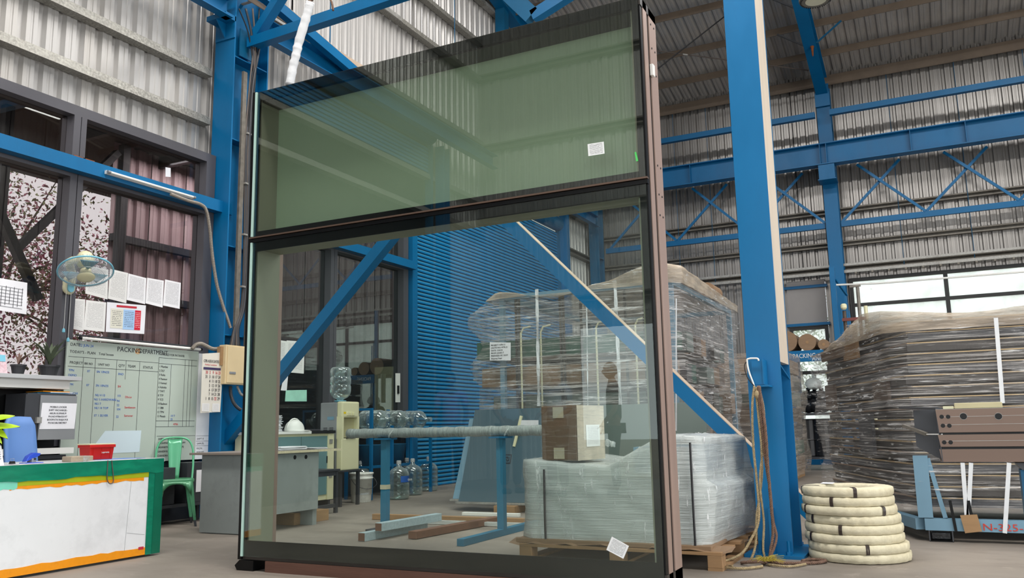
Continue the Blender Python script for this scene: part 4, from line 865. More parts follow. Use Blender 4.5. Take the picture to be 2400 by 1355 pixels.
# blue chair shell behind the counter
bc = thing('office_chair', (-6.3, 3.95, 0), 'blue moulded office chair with its back above the counter', 'chair')
a, b = P(8, 1080, 'x', -6.35), P(90, 1080, 'x', -6.35); zt = P(60, 977, 'x', -6.35).z
vs = []; ny, nz = 8, 8; y0, y1 = a.y, b.y
for i in range(nz + 1):
    for j in range(ny + 1):
        u, v = j / ny, i / nz; wv = .5 * (y1 - y0) * (1 - .10 * v) * (1 if v < .85 else 1 - .25 * ((v - .85) / .15) ** 2); vs.append(V(-6.35 - .10 * v + .12 * (u - .5) ** 2, (y0 + y1) / 2 + (u * 2 - 1) * wv, .5 + (zt - .5) * v))
fs = [(i * (ny + 1) + j, i * (ny + 1) + j + 1, (i + 1) * (ny + 1) + j + 1, (i + 1) * (ny + 1) + j) for i in range(nz) for j in range(ny)]
o = link_mesh('backrest', vs, fs, m_bluefab, bc, True); md = o.modifiers.new('s', 'SOLIDIFY'); md.thickness = .025
ym = (y0 + y1) / 2
box('seat', m_bluefab, bc, -6.33, ym - .22, .43, -5.9, ym + .22, .48, .015); box('spine', m_dark, bc, -6.42, ym - .03, .40, -6.38, ym + .03, .62); MB().lathe([(.03, .08), (.03, .43)], (-6.12, ym, 0), 12).build('gas_column', m_dark, bc)
for k in range(5): t = 2 * math.pi * k / 5; MB().bar((-6.12, ym, .09), (-6.12 + .28 * math.cos(t), ym + .28 * math.sin(t), .05), .04, .03).build('leg', m_dark, bc)
# ================================================================== RECEPTION COUNTER
cf_x, cy0_, cy1_, cz_ = -5.30, 2.9, 4.64, .71
rc = thing('reception_counter', (-5.6, 3.8, 0), 'white counter edged with green and orange tape', 'counter')
box('front_panel', m_white, rc, cf_x - .02, cy0_, .02, cf_x, cy1_ - .005, cz_ - .03); box('end_panel', m_white, rc, -5.95, cy1_ - .025, .02, cf_x - .02, cy1_ - .005, cz_ - .03)
box('top', m_lgrey, rc, -5.98, cy0_, cz_ - .028, cf_x + .006, cy1_ + .01, cz_, .003)
def ragged(name, mat, y0, y1, z0, z1, x, edge, seed, amp=.012, th=.0015):
    rnd = random.Random(seed); n = 26; lo, hi = [], []
    for k in range(n + 1):
        yy = y0 + (y1 - y0) * k / n; j = (rnd.random() - .5) * amp
        lo.append(V(x, yy, z0 + (j if 'b' in edge else 0))); hi.append(V(x, yy, z1 + (j if 't' in edge else 0)))
    vs = lo + hi; vs2 = [p - V(th, 0, 0) for p in vs]; m = n + 1
    fs = [(k, k + 1, m + k + 1, m + k) for k in range(n)] + [(2 * m + k, 3 * m + k, 3 * m + k + 1, 2 * m + k + 1) for k in range(n)] + [(k, 2 * m + k, 2 * m + k + 1, k + 1) for k in range(n)] + [(m + k, m + k + 1, 3 * m + k + 1, 3 * m + k) for k in range(n)]
    return link_mesh(name, vs + vs2, fs, mat, rc)
ragged('tape_band', m_orange, 3.45, cy1_ - .17, .555, .60, cf_x + .0012, 'b', 1); ragged('tape_band', m_lime, 3.5, cy1_ - .13, .575, .62, cf_x + .0022, '', 2, .008)
ragged('tape_band', M('mint_tape', '7FD8C0', .4), cy0_, 3.50, .56, .62, cf_x + .0016, 'b', 3)
ragged('tape_band', m_green_tape, cy0_, cy1_, .605, cz_ - .002, cf_x + .0075, 'b', 4, .014); ragged('tape_band', m_green_tape, cy1_ - .13, cy1_, .015, .62, cf_x + .004, '', 5)
ragged('tape_band', M('dark_green_tape', '086A50', .25, 0, .1, 5, bump=.1), cy1_ - .075, cy1_ + .001, .015, .62, cf_x + .006, '', 6)
ragged('tape_band', m_orange, cy0_, cy1_ - .13, .018, .072, cf_x + .0022, 't', 7, .01)
box('red_tab', m_inkr, rc, cf_x + .003, cy1_ - .19, .058, cf_x + .004, cy1_ - .145, .078)
MB().bar((cf_x + .0005, 4.36, .55), (cf_x + .0005, 4.33, .03), .002, .0006, (1, 0, 0)).build('panel_seam', m_grey, rc); MB().bar((cf_x + .0005, 4.345, .19), (cf_x + .0005, 4.5, .16), .002, .0006, (1, 0, 0)).build('crack', m_grey, rc)
def on(px, py, z=cz_): return P(px, py, 'z', z)
# red crate
q = V(-5.47, 4.19, cz_ + .006); cr = thing('red_crate', q, 'small red plastic crate with a cream lid on the counter', 'crate')
hx, hy, H = .06, .10, .105
MB().hexa([q + V(-hx * .85, -hy * .92, 0), q + V(hx * .85, -hy * .92, 0), q + V(hx * .85, hy * .92, 0), q + V(-hx * .85, hy * .92, 0)], [q + V(-hx, -hy, H), q + V(hx, -hy, H), q + V(hx, hy, H), q + V(-hx, hy, H)]).build('body', m_red, cr, bevel=.003)
box('rim', m_red, cr, q.x - hx - .006, q.y - hy - .006, q.z + H - .02, q.x + hx + .006, q.y + hy + .006, q.z + H, .002); box('lid', m_cream, cr, q.x - hx - .008, q.y - hy - .01, q.z + H, q.x + hx + .004, q.y + hy, q.z + H + .008, .002)
for dy in (-.07, 0, .07): MB().bar(q + V(hx * .86, dy, .01), q + V(hx * .99, dy, H - .02), .006, .006).build('rib', m_red, cr)
text('Supreme', q + V(hx * .97, -.005, .045), .018, m_whitep, cr, 'x')
for i in range(3): tag(box('paper_stack', (m_paper, m_lgrey, m_bluefab)[i], None, -5.55, 4.02 + .05 * i, cz_ + .002 * i, -5.33, 4.42 + .04 * i, cz_ + .002 * (i + 1)), ('white form under the red crate', 'grey folder under the red crate', 'bluish cover sheet directly beneath the red crate')[i], 'paper')
q = V(-5.38, 3.98, cz_); bx_ = thing('wrapped_parcel', q, 'small taped brown parcel lying on the counter', 'parcel'); box('body', M('brown_parcel', 'A99A86', .5, 0, .15, 8, bump=.3), bx_, q.x - .05, q.y - .09, q.z, q.x + .05, q.y + .08, q.z + .038, .006); box('tape', m_film_c, bx_, q.x - .051, q.y + .0, q.z - .0, q.x + .0515, q.y + .05, q.z + .0395)
# hole punch
q = V(-5.42, 3.66, cz_); hp = thing('hole_punch', q, 'shiny blue paper punch with raised lever on the counter', 'hole punch')
box('base', m_puncher, hp, q.x - .04, q.y - .055, q.z, q.x + .04, q.y + .065, q.z + .008, .003)
MB().prism([q + V(-.022, -.05, .012), q + V(-.022, .045, .05), q + V(-.022, .055, .066), q + V(-.022, .01, .072), q + V(-.022, -.03, .05)], (.044, 0, 0)).build('lever', m_puncher, hp, bevel=.004)
box('jaw', m_grey, hp, q.x - .025, q.y - .01, q.z + .008, q.x + .025, q.y + .02, q.z + .035); MB().lathe([(.007, -.03), (.007, .03)], q + V(0, .01, .03), 10, 'x').build('pivot', m_dark, hp)
for i, (y_, x_, a_) in enumerate(((3.45, -5.40, .1), (3.60, -5.36, .25))):
    pc_ = sheet('paper_sheet', m_paper, None, (x_ - .05, y_ - .13, cz_ + .001 + .002 * i), (x_ + .05, y_ - .12, cz_ + .001 + .002 * i), (x_ + .05, y_ + .13, cz_ + .001 + .002 * i), (x_ - .05, y_ + .12, cz_ + .001 + .002 * i), (0, 0, 1), .0009); tag(pc_, ('white sheets under the binder clip on the counter', 'white sheet lying beside the blue punch')[i], 'paper')
q = V(-5.40, 3.52, cz_ + .004); bcx = thing('binder_clip', q, 'black binder clip holding sheets on the counter', 'clip'); MB().prism([q + V(-.012, -.016, 0), q + V(.012, -.016, 0), q + V(.004, -.016, .018), q + V(-.004, -.016, .018)], (0, .032, 0)).build('body', m_black, bcx); MB().tube([q + V(0, -.008, .016), q + V(0, -.012, .034), q + V(0, .012, .034), q + V(0, .008, .016)], .0012, 6).build('wire_handle', m_galv, bcx)
# desk calendar
q = V(-5.37, 3.35, cz_); dc = thing('desk_calendar', q, 'white spiral desk calendar standing near the leafy plant', 'calendar')
sheet('page', m_paper, dc, q + V(.035, -.10, 0), q + V(.035, .075, 0), q + V(.0, .07, .125), q + V(.0, -.10, .125), (1, 0, .3), .002); sheet('back_board', m_whitep, dc, q + V(-.035, -.10, 0), q + V(-.035, .075, 0), q + V(-.003, .07, .125), q + V(-.003, -.10, .125), (1, 0, -.3), .002)
for k in range(12): MB().tube([q + V(.004, -.09 + k * .014, .122), q + V(0, -.09 + k * .014, .131), q + V(-.004, -.09 + k * .014, .122)], .001, 5).build('spiral', m_grey, dc)
for r_i in range(5):
    for c_i in range(6): text(str(1 + r_i * 6 + c_i), q + V(.0385 - .035 * ((.095 - r_i * .014) / .125), -.045 + c_i * .019, .095 - r_i * .014), .009, m_ink, dc, 'x')
# leafy plant at the frame edge
lp_ = thing('leafy_plant', (-5.4, 3.16, cz_), 'bright lime green leafy plant at the near end of the counter', 'potted plant'); MB().lathe([(.05, 0), (.065, .09), (.07, .1), (.06, .1), (.0001, .09)], (-5.42, 3.18, cz_), 20).build('pot', m_pot, lp_)
def big_leaf(c, tip, wid, sag):
    c, tip = Vector(c), Vector(tip); d = (tip - c); sd = d.cross(V(.6, -.3, .9)).normalized(); vs = []; n = 8
    for j in range(n + 1):
        u = j / n; p = c + d * u + V(0, 0, -sag * (u * u) + sag * .5 * u); ww = wid * (math.sin(math.pi * min(1, u ** .75)) ** .8) + .001; vs += [p - sd * ww + V(0, 0, .006), p, p + sd * ww + V(0, 0, .006)]
    fs = [q for j in range(n) for q in ((3 * j, 3 * j + 1, 3 * j + 4, 3 * j + 3), (3 * j + 1, 3 * j + 2, 3 * j + 5, 3 * j + 4))]
    link_mesh('leaf', vs, fs, m_leaf, lp_, True)
xl = -5.36
for (c, t, wd_, sg_) in (((-30, 985), (35, 975), .028, .01), ((-35, 1000), (47, 1000), .034, .01), ((-20, 1000), (18, 1030), .032, .0), ((-20, 1010), (4, 1042), .02, 0), ((-60, 990), (-30, 940), .03, 0), ((-40, 1020), (-80, 990), .03, 0)):
    big_leaf(P(*c, 'x', xl), P(*t, 'x', xl + .04), wd_, sg_)
for k in range(4): MB().tube([V(-5.42, 3.18, cz_ + .09), V(-5.40, 3.15 + .02 * k, cz_ + .15), P(-30 + 8 * k, 1000, 'x', xl)], .003, 6).build('stem', m_leaf, lp_)
# cord loop on the counter front
cl = thing('cord_loop', (cf_x, 4.19, .5), 'dark twisted cord loop hanging over the counter front', 'cord')
pts = [P(x, y, 'x', cf_x + .012) for x, y in ((253, 1079), (252, 1095), (251, 1120), (254, 1131), (260, 1134), (266, 1128), (265, 1110), (263, 1092), (262, 1079))]; MB().tube(smoothpath(pts, 8), .0035, 6).build('loop', m_cable, cl, smooth=True)
# ================================================================== GREEN CHAIR
gc_c = V(-6.79, 6.10, 0); gch = thing('metal_chair', gc_c, 'mint green pressed metal cafe chair beside the marker board', 'chair')
fd = V(.80, -.60, 0).normalized(); sd_ = V(fd.y, -fd.x, 0) * -1; sd_ = V(-fd.y, fd.x, 0)
def gp(s, f, z): return gc_c + sd_ * (s * .88) + fd * (f * .9) + V(0, 0, z)
# seat
vs = []; ns = 24
for (sc, z) in ((1.0, .425), (1.0, .445), (.96, .455), (.80, .448), (.0, .445)):
    for k in range(ns):
        t = 2 * math.pi * k / ns; cx_, sy_ = math.cos(t), math.sin(t); e_ = .45; a_ = abs(cx_) ** e_ * (1 if cx_ >= 0 else -1) * .18 * sc; b2 = abs(sy_) ** e_ * (1 if sy_ >= 0 else -1) * .175 * sc; vs.append(gp(a_ * (1 + .08 * (b2 > 0)), b2, z))
fs = [(i * ns + k, i * ns + (k + 1) % ns, (i + 1) * ns + (k + 1) % ns, (i + 1) * ns + k) for i in range(4) for k in range(ns)]
link_mesh('seat', vs, fs, m_chair_seat, gch, True)
for s in (-1, 1):
    for f in (-1, 1):
        top, bot = gp(s * .165, f * .15, .44), gp(s * .215, f * (.2 if f > 0 else .24), 0); d1 = sd_ * s * .018; d2 = fd * f * .02
        m = MB().prism([top - d1 * 2.2, top, top - d2 * 2.2], (bot - top) * .96)
        m.hexa([top - d1 * 2.4 - V(0, 0, .0), top + d1 * .2, top + d1 * .2 - d2 * 1.2, top - d1 * 2.4 - d2 * .6], [top + V(0, 0, .004) - d1 * 2.4, top + d1 * .2 + V(0, 0, .004), top + d1 * .2 - d2 * 1.2 + V(0, 0, .004), top - d1 * 2.4 - d2 * .6 + V(0, 0, .004)])
        mid = top.lerp(bot, .86)
        m2 = MB().hexa([bot - d1 * .6, bot + d1 * .5, bot + d1 * .5 - d2, bot - d1 * .6 - d2], [mid - d1 * 1.0, mid + d1 * .4, mid + d1 * .4 - d2 * 1.2, mid - d1 * 1.0 - d2 * 1.2])
        m3 = MB().hexa([mid - d1 * 1.0, mid + d1 * .4, mid + d1 * .4 - d2 * 1.2, mid - d1 * 1.0 - d2 * 1.2], [top - d1 * 2.8, top + d1 * .3, top + d1 * .3 - d2 * 1.8, top - d1 * 2.8 - d2 * 1.4])
        lg = m3.build('leg', m_chair_seat if f > 0 else m_chair, gch); m2.build('worn_foot', m_dgrey, lg)
# apron arch between front legs
for f in (1, -1):
    top_, low = [], []
    for k in range(11):
        u = -1 + .2 * k; top_.append(gp(u * .155, f * .172, .43)); low.append(gp(u * .160, f * .176, .405 - .11 * abs(u) ** 3))
    vs = top_ + low; link_mesh('apron', vs, [(k, k + 1, 12 + k, 11 + k) for k in range(10)], m_chair_seat, gch, True).modifiers.new('s', 'SOLIDIFY').thickness = .003
hoop = [gp(-.185, -.10, .43), gp(-.20, -.17, .60), gp(-.19, -.215, .75), gp(-.13, -.235, .835), gp(0, -.24, .855), gp(.13, -.235, .835), gp(.19, -.215, .75), gp(.20, -.17, .60), gp(.185, -.10, .43)]
MB().tube(smoothpath(hoop, 6), .011, 8).build('back_hoop', m_chair, gch, smooth=True)
vs = []
for j in range(9):
    u = j / 8; wv = .052 + .028 * u; c0 = (0, -.165 - .075 * u, .44 + .40 * u); vs += [gp(-wv, c0[1], c0[2]), gp(-wv * .8, c0[1] + .006, c0[2]), gp(-wv * .55, c0[1] - .0, c0[2]), gp(wv * .55, c0[1] - .0, c0[2]), gp(wv * .8, c0[1] + .006, c0[2]), gp(wv, c0[1], c0[2])]
link_mesh('back_splat', vs, [(6 * j + k, 6 * j + k + 1, 6 * j + k + 7, 6 * j + k + 6) for j in range(8) for k in range(5)], m_chair, gch, True).modifiers.new('s', 'SOLIDIFY').thickness = .003
# things under the marker board
bf = thing('box_file', (-6.95, 6.45, .48), 'black box file with white spine label behind the green chair', 'file'); box('body', m_dgrey, bf, -7.05, 6.30, .20, -6.85, 6.58, .60, .004); box('spine_label', m_paper, bf, -6.849, 6.42, .30, -6.847, 6.49, .52); MB().lathe([(.0, 0), (.014, 0), (.014, .002), (.0, .002)], (-6.847, 6.53, .5), 14, 'x').build('finger_ring', m_galv, bf)
lb = thing('low_bench', (-7.0, 5.9, 0), 'dark low bench in the shade below the marker board', 'bench'); box('top', m_dgrey, lb, -7.08, 5.0, .17, -6.84, 6.66, .20)
for yy in (5.05, 5.85, 6.6): box('leg', m_dgrey, lb, -7.06, yy, 0, -7.02, yy + .04, .17); box('leg', m_dgrey, lb, -6.9, yy, 0, -6.86, yy + .04, .17)
for i, (yy, h_, lab) in enumerate(((5.2, .34, 'dark carton at the near end of the low bench'), (5.62, .30, 'black carton in the middle of the low bench'), (6.0, .36, 'dark grey carton on the low bench near the box file'))):
    k_ = thing('dark_carton', (-6.95, yy, .2), lab, 'carton'); box('body', (m_dark, m_black, m_dgrey)[i], k_, -7.06, yy - .17, .202, -6.87, yy + .17, .2 + h_, .004); box('flap', m_dgrey, k_, -7.065, yy - .175, .2 + h_, -6.865, yy + .0, .204 + h_)
# ================================================================== GREY DESK
dx0, dx1, dy0, dy1, dz = -6.12, -5.44, 5.74, 7.55, .715
gd = thing('grey_desk', (-5.8, 6.6, 0), 'worn grey desk with chipped top standing half behind the glass unit', 'desk')
m_desk = M('worn_grey_laminate', '8B9290', .5, 0, .08, 2, dirt='5F6462', dirt_amt=.35, dirt_scale=5); m_desktop = M('desk_top_brown', '8F857C', .45, 0, .08, 2); m_chip = M('chipped_edge', 'CFC6A6', .8, 0, .35, 14, (1, 4, 1), dirt='6B5B40', dirt_amt=.8, dirt_scale=14)
yb_ = P(745, 1185, 'x', dx1).y; zb_ = P(690, 1200, 'x', dx1).z; ytop = P(800, 1045, 'x', dx1 + .03).y
box('end_panel', m_desk, gd, -6.06, dy0, .01, dx1 - .01, dy0 + .02, dz - .022)
box('front_panel', m_desk, gd, dx1 - .02, dy0 + .02, zb_, dx1, yb_, dz - .022); box('top', m_desktop, gd, dx0 - .05, dy0 - .05, dz - .02, dx1 + .03, ytop, dz, .002); box('chipped_edge', m_chip, gd, dx1 + .03, dy0 - .05, dz - .022, dx1 + .036, ytop, dz - .001)
for yy in (P(630, 1239, 'x', dx1 - .04).y, P(735, 1217, 'x', dx1 - .04).y): box('leg', m_desk, gd, dx1 - .34, yy - .03, 0, dx1 - .03, yy + .03, zb_)
for (px, py) in ((691, 1072), (717, 1071)): q = P(px, py, 'x', dx1); MB().lathe([(.0, 0), (.02, 0), (.02, .002), (.0, .002)], (dx1, q.y, q.z), 16, 'x').build('cable_hole', m_black, gd)
kx = P(640, 1232, 'z', 0); tag(box('shipping_carton', m_card, None, -5.95, 6.5, 0, -5.62, 7.02, .11, .004), 'flat brown carton on the floor under the grey desk', 'carton')
# papers, folders on the desk
def paper_pile(name, x, y, z, w_, d_, n, label, seed, mat=m_paper, th=.004):
    r = thing(name, (x, y, z), label, 'papers'); rnd = random.Random(seed)
    for k in range(n):
        a = rnd.uniform(-.12, .12); ox, oy = rnd.uniform(-.012, .012), rnd.uniform(-.015, .015); c_, s_ = math.cos(a), math.sin(a); f = lambda u, v: V(x + ox + u * c_ - v * s_, y + oy + u * s_ + v * c_, 0)
        q4 = [f(-w_ / 2, -d_ / 2), f(w_ / 2, -d_ / 2), f(w_ / 2, d_ / 2), f(-w_ / 2, d_ / 2)]; MB().hexa([p + V(0, 0, z + k * th) for p in q4], [p + V(0, 0, z + (k + .8) * th) for p in q4]).build('sheet_bundle', mat if k % 5 else m_lgrey, r)
    return r
paper_pile('paper_bundle', -5.62, 6.35, dz, .22, .34, 9, 'clipped bundle of drawings lying on the grey desk', 3)
paper_pile('paper_bundle', -5.60, 6.72, dz, .2, .2, 4, 'thin loose papers at the far side of the grey desk', 5)
# ================================================================== BACK COUNTER AND COOLER
cbx = -6.48; ca_, cb_ = P(642, 1012, 'x', cbx), P(783, 1004, 'x', cbx); ct = ca_.z
lc = thing('glass_cabinet', (-6.7, 7.9, 0), 'low cabinet with blue grey glass doors beside the water cooler', 'cabinet')
y0, y1 = ca_.y - .04, cb_.y
box('carcass', m_cream, lc, -7.0, y0, .1, cbx - .02, y1, ct - .03); box('top', m_whitep, lc, -7.02, y0 - .02, ct - .03, cbx + .01, y1 + .01, ct); box('edge_strip', m_dark, lc, cbx + .011, y1 - .42, ct - .03, cbx + .016, y1 + .01, ct + .003)
dw = (y1 - y0 - .12) / 2
for k in range(2): d_ = box('door', M('teal_glass_door%d' % k, '6E8F92', .12, 0, .04, 1), lc, cbx - .02, y0 + .03 + k * dw, .16, cbx - .01, y0 + .02 + (k + 1) * dw, ct - .06); box('handle', m_dark, d_, cbx - .01, y0 + .0 + (k + 1) * dw, .52, cbx - .002, y0 + .012 + (k + 1) * dw, .60)
box('hinge_post', m_cream, lc, cbx - .02, y1 - .11, .1, cbx + .002, y1, ct - .035)
for z in (.35, ct - .15): box('hinge', m_galv, lc, cbx + .002, y1 - .09, z, cbx + .008, y1 - .03, z + .05)
for yy in (y0 + .03, y1 - .07): box('leg', m_dgrey, lc, -6.95, yy, 0, -6.5, yy + .04, .1)
q = P(690, 1003, 'x', -6.62); q.z = ct; hm = thing('safety_helmet', q, 'white safety helmet resting on the low cabinet', 'helmet')
vs = []; nn, mm = 20, 8
for i in range(mm + 1):
    ph = math.pi / 2 * i / mm
    for k in range(nn): t = 2 * math.pi * k / nn; r = math.cos(ph); vs.append(q + V(.105 * r * math.cos(t), .125 * r * math.sin(t), .008 + .125 * math.sin(ph) ** .9))
link_mesh('shell', vs, [(i * nn + k, i * nn + (k + 1) % nn, (i + 1) * nn + (k + 1) % nn, (i + 1) * nn + k) for i in range(mm) for k in range(nn)], m_whitep, hm, True)
MB().lathe([(.085, 0), (.125, .0), (.13, .008), (.1, .012)], q + V(.02, .01, 0), 24, 'z', lambda t, h: 1 + .25 * max(0, math.cos(t - 1.2))).build('brim', m_whitep, hm, smooth=True); MB().tube([q + V(0, .12 * math.cos(a), .02 + .125 * math.sin(a)) for a in [math.pi * k / 10 for k in range(11)]], .008, 6).build('ridge', m_whitep, hm, smooth=True)
q = P(652, 1004, 'x', -6.62); paper_pile('paper_bundle', q.x - .04, q.y - .12, ct, .22, .20, 20, 'tall stack of paper files on the low cabinet beside the helmet', 11, th=.009)
q = P(636, 962, 'x', -6.75); jr = thing('plastic_jar', V(q.x, q.y, ct), 'dark jar with pale lid behind the paper stack', 'jar'); MB().lathe([(.04, 0), (.045, .01), (.045, .12), (.03, .15)], V(-6.85, q.y, ct), 16).build('body', m_dark, jr, smooth=True); MB().lathe([(.032, .15), (.034, .155), (.034, .18), (.028, .185)], V(-6.85, q.y, ct), 16).build('lid', m_cream, jr)
# water cooler
wx = -6.42; a, b = P(800, 1103, 'x', wx), P(841, 1103, 'x', wx); tz = P(812, 941, 'x', wx).z; y0, y1, z0 = a.y, b.y, a.z
print('cooler', a, b, tz)
wc = thing('water_cooler', (wx - .16, (y0 + y1) / 2, z0), 'cream and grey water dispenser carrying an upturned bottle', 'water cooler')
box('grey_body', m_grey, wc, wx - .33, y0, z0, wx - .08, y1, tz - .01, .012); 
box('lower_door', m_cream, wc, wx - .08, y0, z0, wx, y1, z0 + (tz - z0) * .46, .012); box('upper_panel', m_cream, wc, wx - .08, y0, z0 + (tz - z0) * .76, wx, y1, tz, .02); box('side_cheek', m_cream, wc, wx - .08, y0, z0 + (tz - z0) * .45, wx, y0 + .035, z0 + (tz - z0) * .78); box('side_cheek', m_cream, wc, wx - .08, y1 - .035, z0 + (tz - z0) * .45, wx, y1, z0 + (tz - z0) * .78)
box('recess', M('recess_cream', 'B9B28A', .5), wc, wx - .078, y0 + .03, z0 + (tz - z0) * .45, wx - .06, y1 - .03, z0 + (tz - z0) * .78)
for k, c_ in enumerate((m_inkb, m_cream, m_inkr)):
    t_ = box('tap', m_cream, wc, wx - .01, y0 + .09 + k * .055, tz - .17, wx + .02, y0 + .12 + k * .055, tz - .13, .004)
box('drip_tray', m_dark, wc, wx - .06, y0 + .08, z0 + (tz - z0) * .46, wx + .012, y1 - .08, z0 + (tz - z0) * .47); box('yellow_sticker', M('yellow_label', 'E8C818', .5), wc, wx + .0005, y0 + .03, tz - .15, wx + .0015, y0 + .075, tz - .125)
box('grip', m_teal_rack, wc, wx - .22, y0 - .003, tz - .22, wx - .12, y0, tz - .18)
for k in range(8): box('vent_slit', m_dark, wc, wx - .28, y0 - .002, tz - .32 - k * .022, wx - .22, y0, tz - .312 - k * .022); box('vent_slit', m_dark, wc, wx - .19, y0 - .002, tz - .32 - k * .022, wx - .13, y0, tz - .312 - k * .022)
BP = [(.0001, 0), (.10, 0), (.125, .02), (.13, .05), (.13, .10), (.123, .11), (.123, .125), (.13, .135), (.13, .20), (.123, .21), (.123, .225), (.13, .235), (.13, .30), (.12, .335), (.09, .37), (.04, .395), (.028, .41), (.028, .455), (.0001, .455)]
def bottle(x, y, z, label, group, flip=False, cap=True, lay=None, water=0, sc=1.0):
    r = thing('water_bottle', (x, y, z), label, 'bottle', group); pr = [(a_ * sc, h * sc) for a_, h in BP]
    if flip: pr = [(a_, .455 * sc - h) for a_, h in reversed(pr)]
    if lay: MB().lathe([(a_ * sc, lay * (h - .2) * sc) for a_, h in BP], (x, y, z), 24, 'x').build('body', m_bottle, r, smooth=True)
    else: MB().lathe(pr, (x, y, z), 24).build('body', m_bottle, r, smooth=True)
    if water: MB().lathe([(.0001, .006), (.12 * sc, .012), (.124 * sc, .04), (.124 * sc, water), (.0001, water)], (x, y, z), 24).build('water', m_waterv, r)
    if cap and not flip:
        if lay: MB().lathe([(.0001, 0), (.032, 0), (.032, .045), (.0001, .045)] if lay > 0 else [(.0001, -.045), (.032, -.045), (.032, 0), (.0001, 0)], (x + lay * .255 * sc - (.0 if lay > 0 else 0), y, z), 14, 'x').build('cap', m_bottle, r)
        else: MB().lathe([(.031 * sc, .43 * sc), (.031 * sc, .47 * sc), (.02, .475 * sc)], (x, y, z), 14).build('cap', m_lgrey, r)
    return r
m_waterv = glass('water_tint', (.86, .93, .92, 1), .03)
cm = V(wx - .165, (y0 + y1) / 2, tz); bottle(cm.x, cm.y, tz - .03, 'upturned ribbed water bottle on top of the cooler', None, True, water=0)
MB().lathe([(.06, 0), (.075, .012), (.07, .018)], (cm.x, cm.y, tz), 20).build('collar', m_fanblue, wc)
st_ = thing('steel_stand', (wx - .16, (y0 + y1) / 2, 0), 'dark steel stand under the water cooler', 'stand'); box('top', m_dgrey, st_, wx - .36, y0 - .03, z0 - .02, wx + .02, y1 + .03, z0)
for xx in (wx - .34, wx - .03):
    for yy in (y0 - .02, y1 - .02): box('leg', m_dgrey, st_, xx, yy, 0, xx + .035, yy + .035, z0 - .02)
# dark stool in front of the cabinet
sx0, sy0 = -6.38, 7.55; ds = thing('steel_stool', (-6.15, 7.65, 0), 'black steel stool between the grey desk and the water cooler', 'stool')
zt_ = P(792, 1099, 'x', -6.02).z; y1_ = P(790, 1200, 'x', -6.02).y; y0_ = y1_ - .5
box('top', m_dgrey, ds, -6.36, y0_ - .02, zt_ - .02, -6.0, y1_ + .02, zt_)
for xx in (-6.35, -6.045):
    for yy in (y0_, y1_ - .035): box('leg', m_dgrey, ds, xx, yy, 0, xx + .035, yy + .035, zt_ - .02)
    box('stretcher', m_dgrey, ds, xx, y0_ + .035, .06, xx + .03, y1_ - .035, .10); box('apron', m_dgrey, ds, xx, y0_ + .035, zt_ - .07, xx + .03, y1_ - .035, zt_ - .02)
# bucket
q = P(842, 1178, 'z', 0) + V(.0, .04, 0); q.z = 0; bk = thing('paint_bucket', q, 'grimy white plastic bucket with wire handle on the floor', 'bucket')
m_bk = M('grimy_white_plastic', 'ECEAE4', .5, 0, .04, 4, dirt='5A544A', dirt_amt=.6, dirt_scale=6)
MB().lathe([(.0001, 0), (.118, 0), (.122, .01), (.137, .285), (.148, .29), (.148, .305), (.139, .31), (.142, .34), (.152, .345), (.152, .365), (.140, .365), (.132, .10), (.0001, .09)], q, 32).build('body', m_bk, bk, smooth=True)
MB().tube(smoothpath([q + V(-.06, -.14, .30), q + V(.06, -.17, .21), q + V(.17, -.08, .17), q + V(.20, .05, .22), q + V(.13, .09, .30)], 6), .003, 6).build('wire_handle', m_dgrey, bk)
vs_ = [q + V(.1325 * math.cos(t), .1325 * math.sin(t), z) for z in (.10, .24) for t in [R(-75 + 10 * k) for k in range(8)]]; link_mesh('paper_label', vs_, [(k, k + 1, 9 + k, 8 + k) for k in range(7)], m_lgrey, bk, True)
# floor bottles
GB = 'big water bottles on the floor'
for (x, y, lab, wt_) in ((-6.36, 9.36, 'large water bottle half hidden by the blue post, with blue label', .2), (-6.58, 10.02, 'large clear bottle just behind the labelled one', .22), (-6.83, 10.25, 'empty clear bottle between the floor bottles at the back', 0), (-6.78, 10.75, 'last clear bottle on the floor toward the shutter', 0), (-6.92, 9.30, 'clear bottle standing behind the grimy bucket', 0)):
    r_ = bottle(x, y, 0, lab, GB, water=wt_, sc=1.04)
    if 'blue label' in lab:
        vs_ = [V(x + .137 * math.cos(t), y + .137 * math.sin(t), z) for z in (.22, .30) for t in [R(-45 + 10 * k) for k in range(8)]]; link_mesh('label', vs_, [(k, k + 1, 9 + k, 8 + k) for k in range(7)], m_inkb, r_, True); text('Aqua', (x + .12, y - .03, .24), .05, m_whitep, r_, 'x', rotz=R(65))
# blue bottle rack
br = thing('bottle_rack', (-6.9, 9.8, 0), 'blue steel rack holding water bottles lying on their sides', 'rack')
for yy in (9.15, 9.62, 10.1, 10.6):
    for xx in (-7.08, -6.68): box('post', m_blue, br, xx, yy, 0, xx + .035, yy + .035, 1.18 if xx < -7 or yy < 9.5 else .95)
    box('bearer', m_blue, br, -7.05, yy, .86, -6.68, yy + .03, .89); box('bearer', m_blue, br, -7.05, yy, .40, -6.68, yy + .03, .43)
for z in (.40, .86): box('rail', m_blue, br, -6.68, 9.18, z, -6.65, 10.6, z + .035)
box('rail', m_blue, br, -7.05, 9.15, 1.15, -6.68, 9.18, 1.18)
GR = 'bottles lying in the blue rack'
bottle(-6.80, 9.42, 1.03, 'clear bottle lying in the rack, first beside the cooler', GR, lay=1, sc=1.0); bottle(-6.80, 9.90, 1.03, 'clear bottle lying in the rack, second from the cooler', GR, lay=1, sc=1.0); bottle(-6.80, 10.38, 1.03, 'clear bottle lying in the rack, third from the cooler', GR, lay=1, sc=1.0)
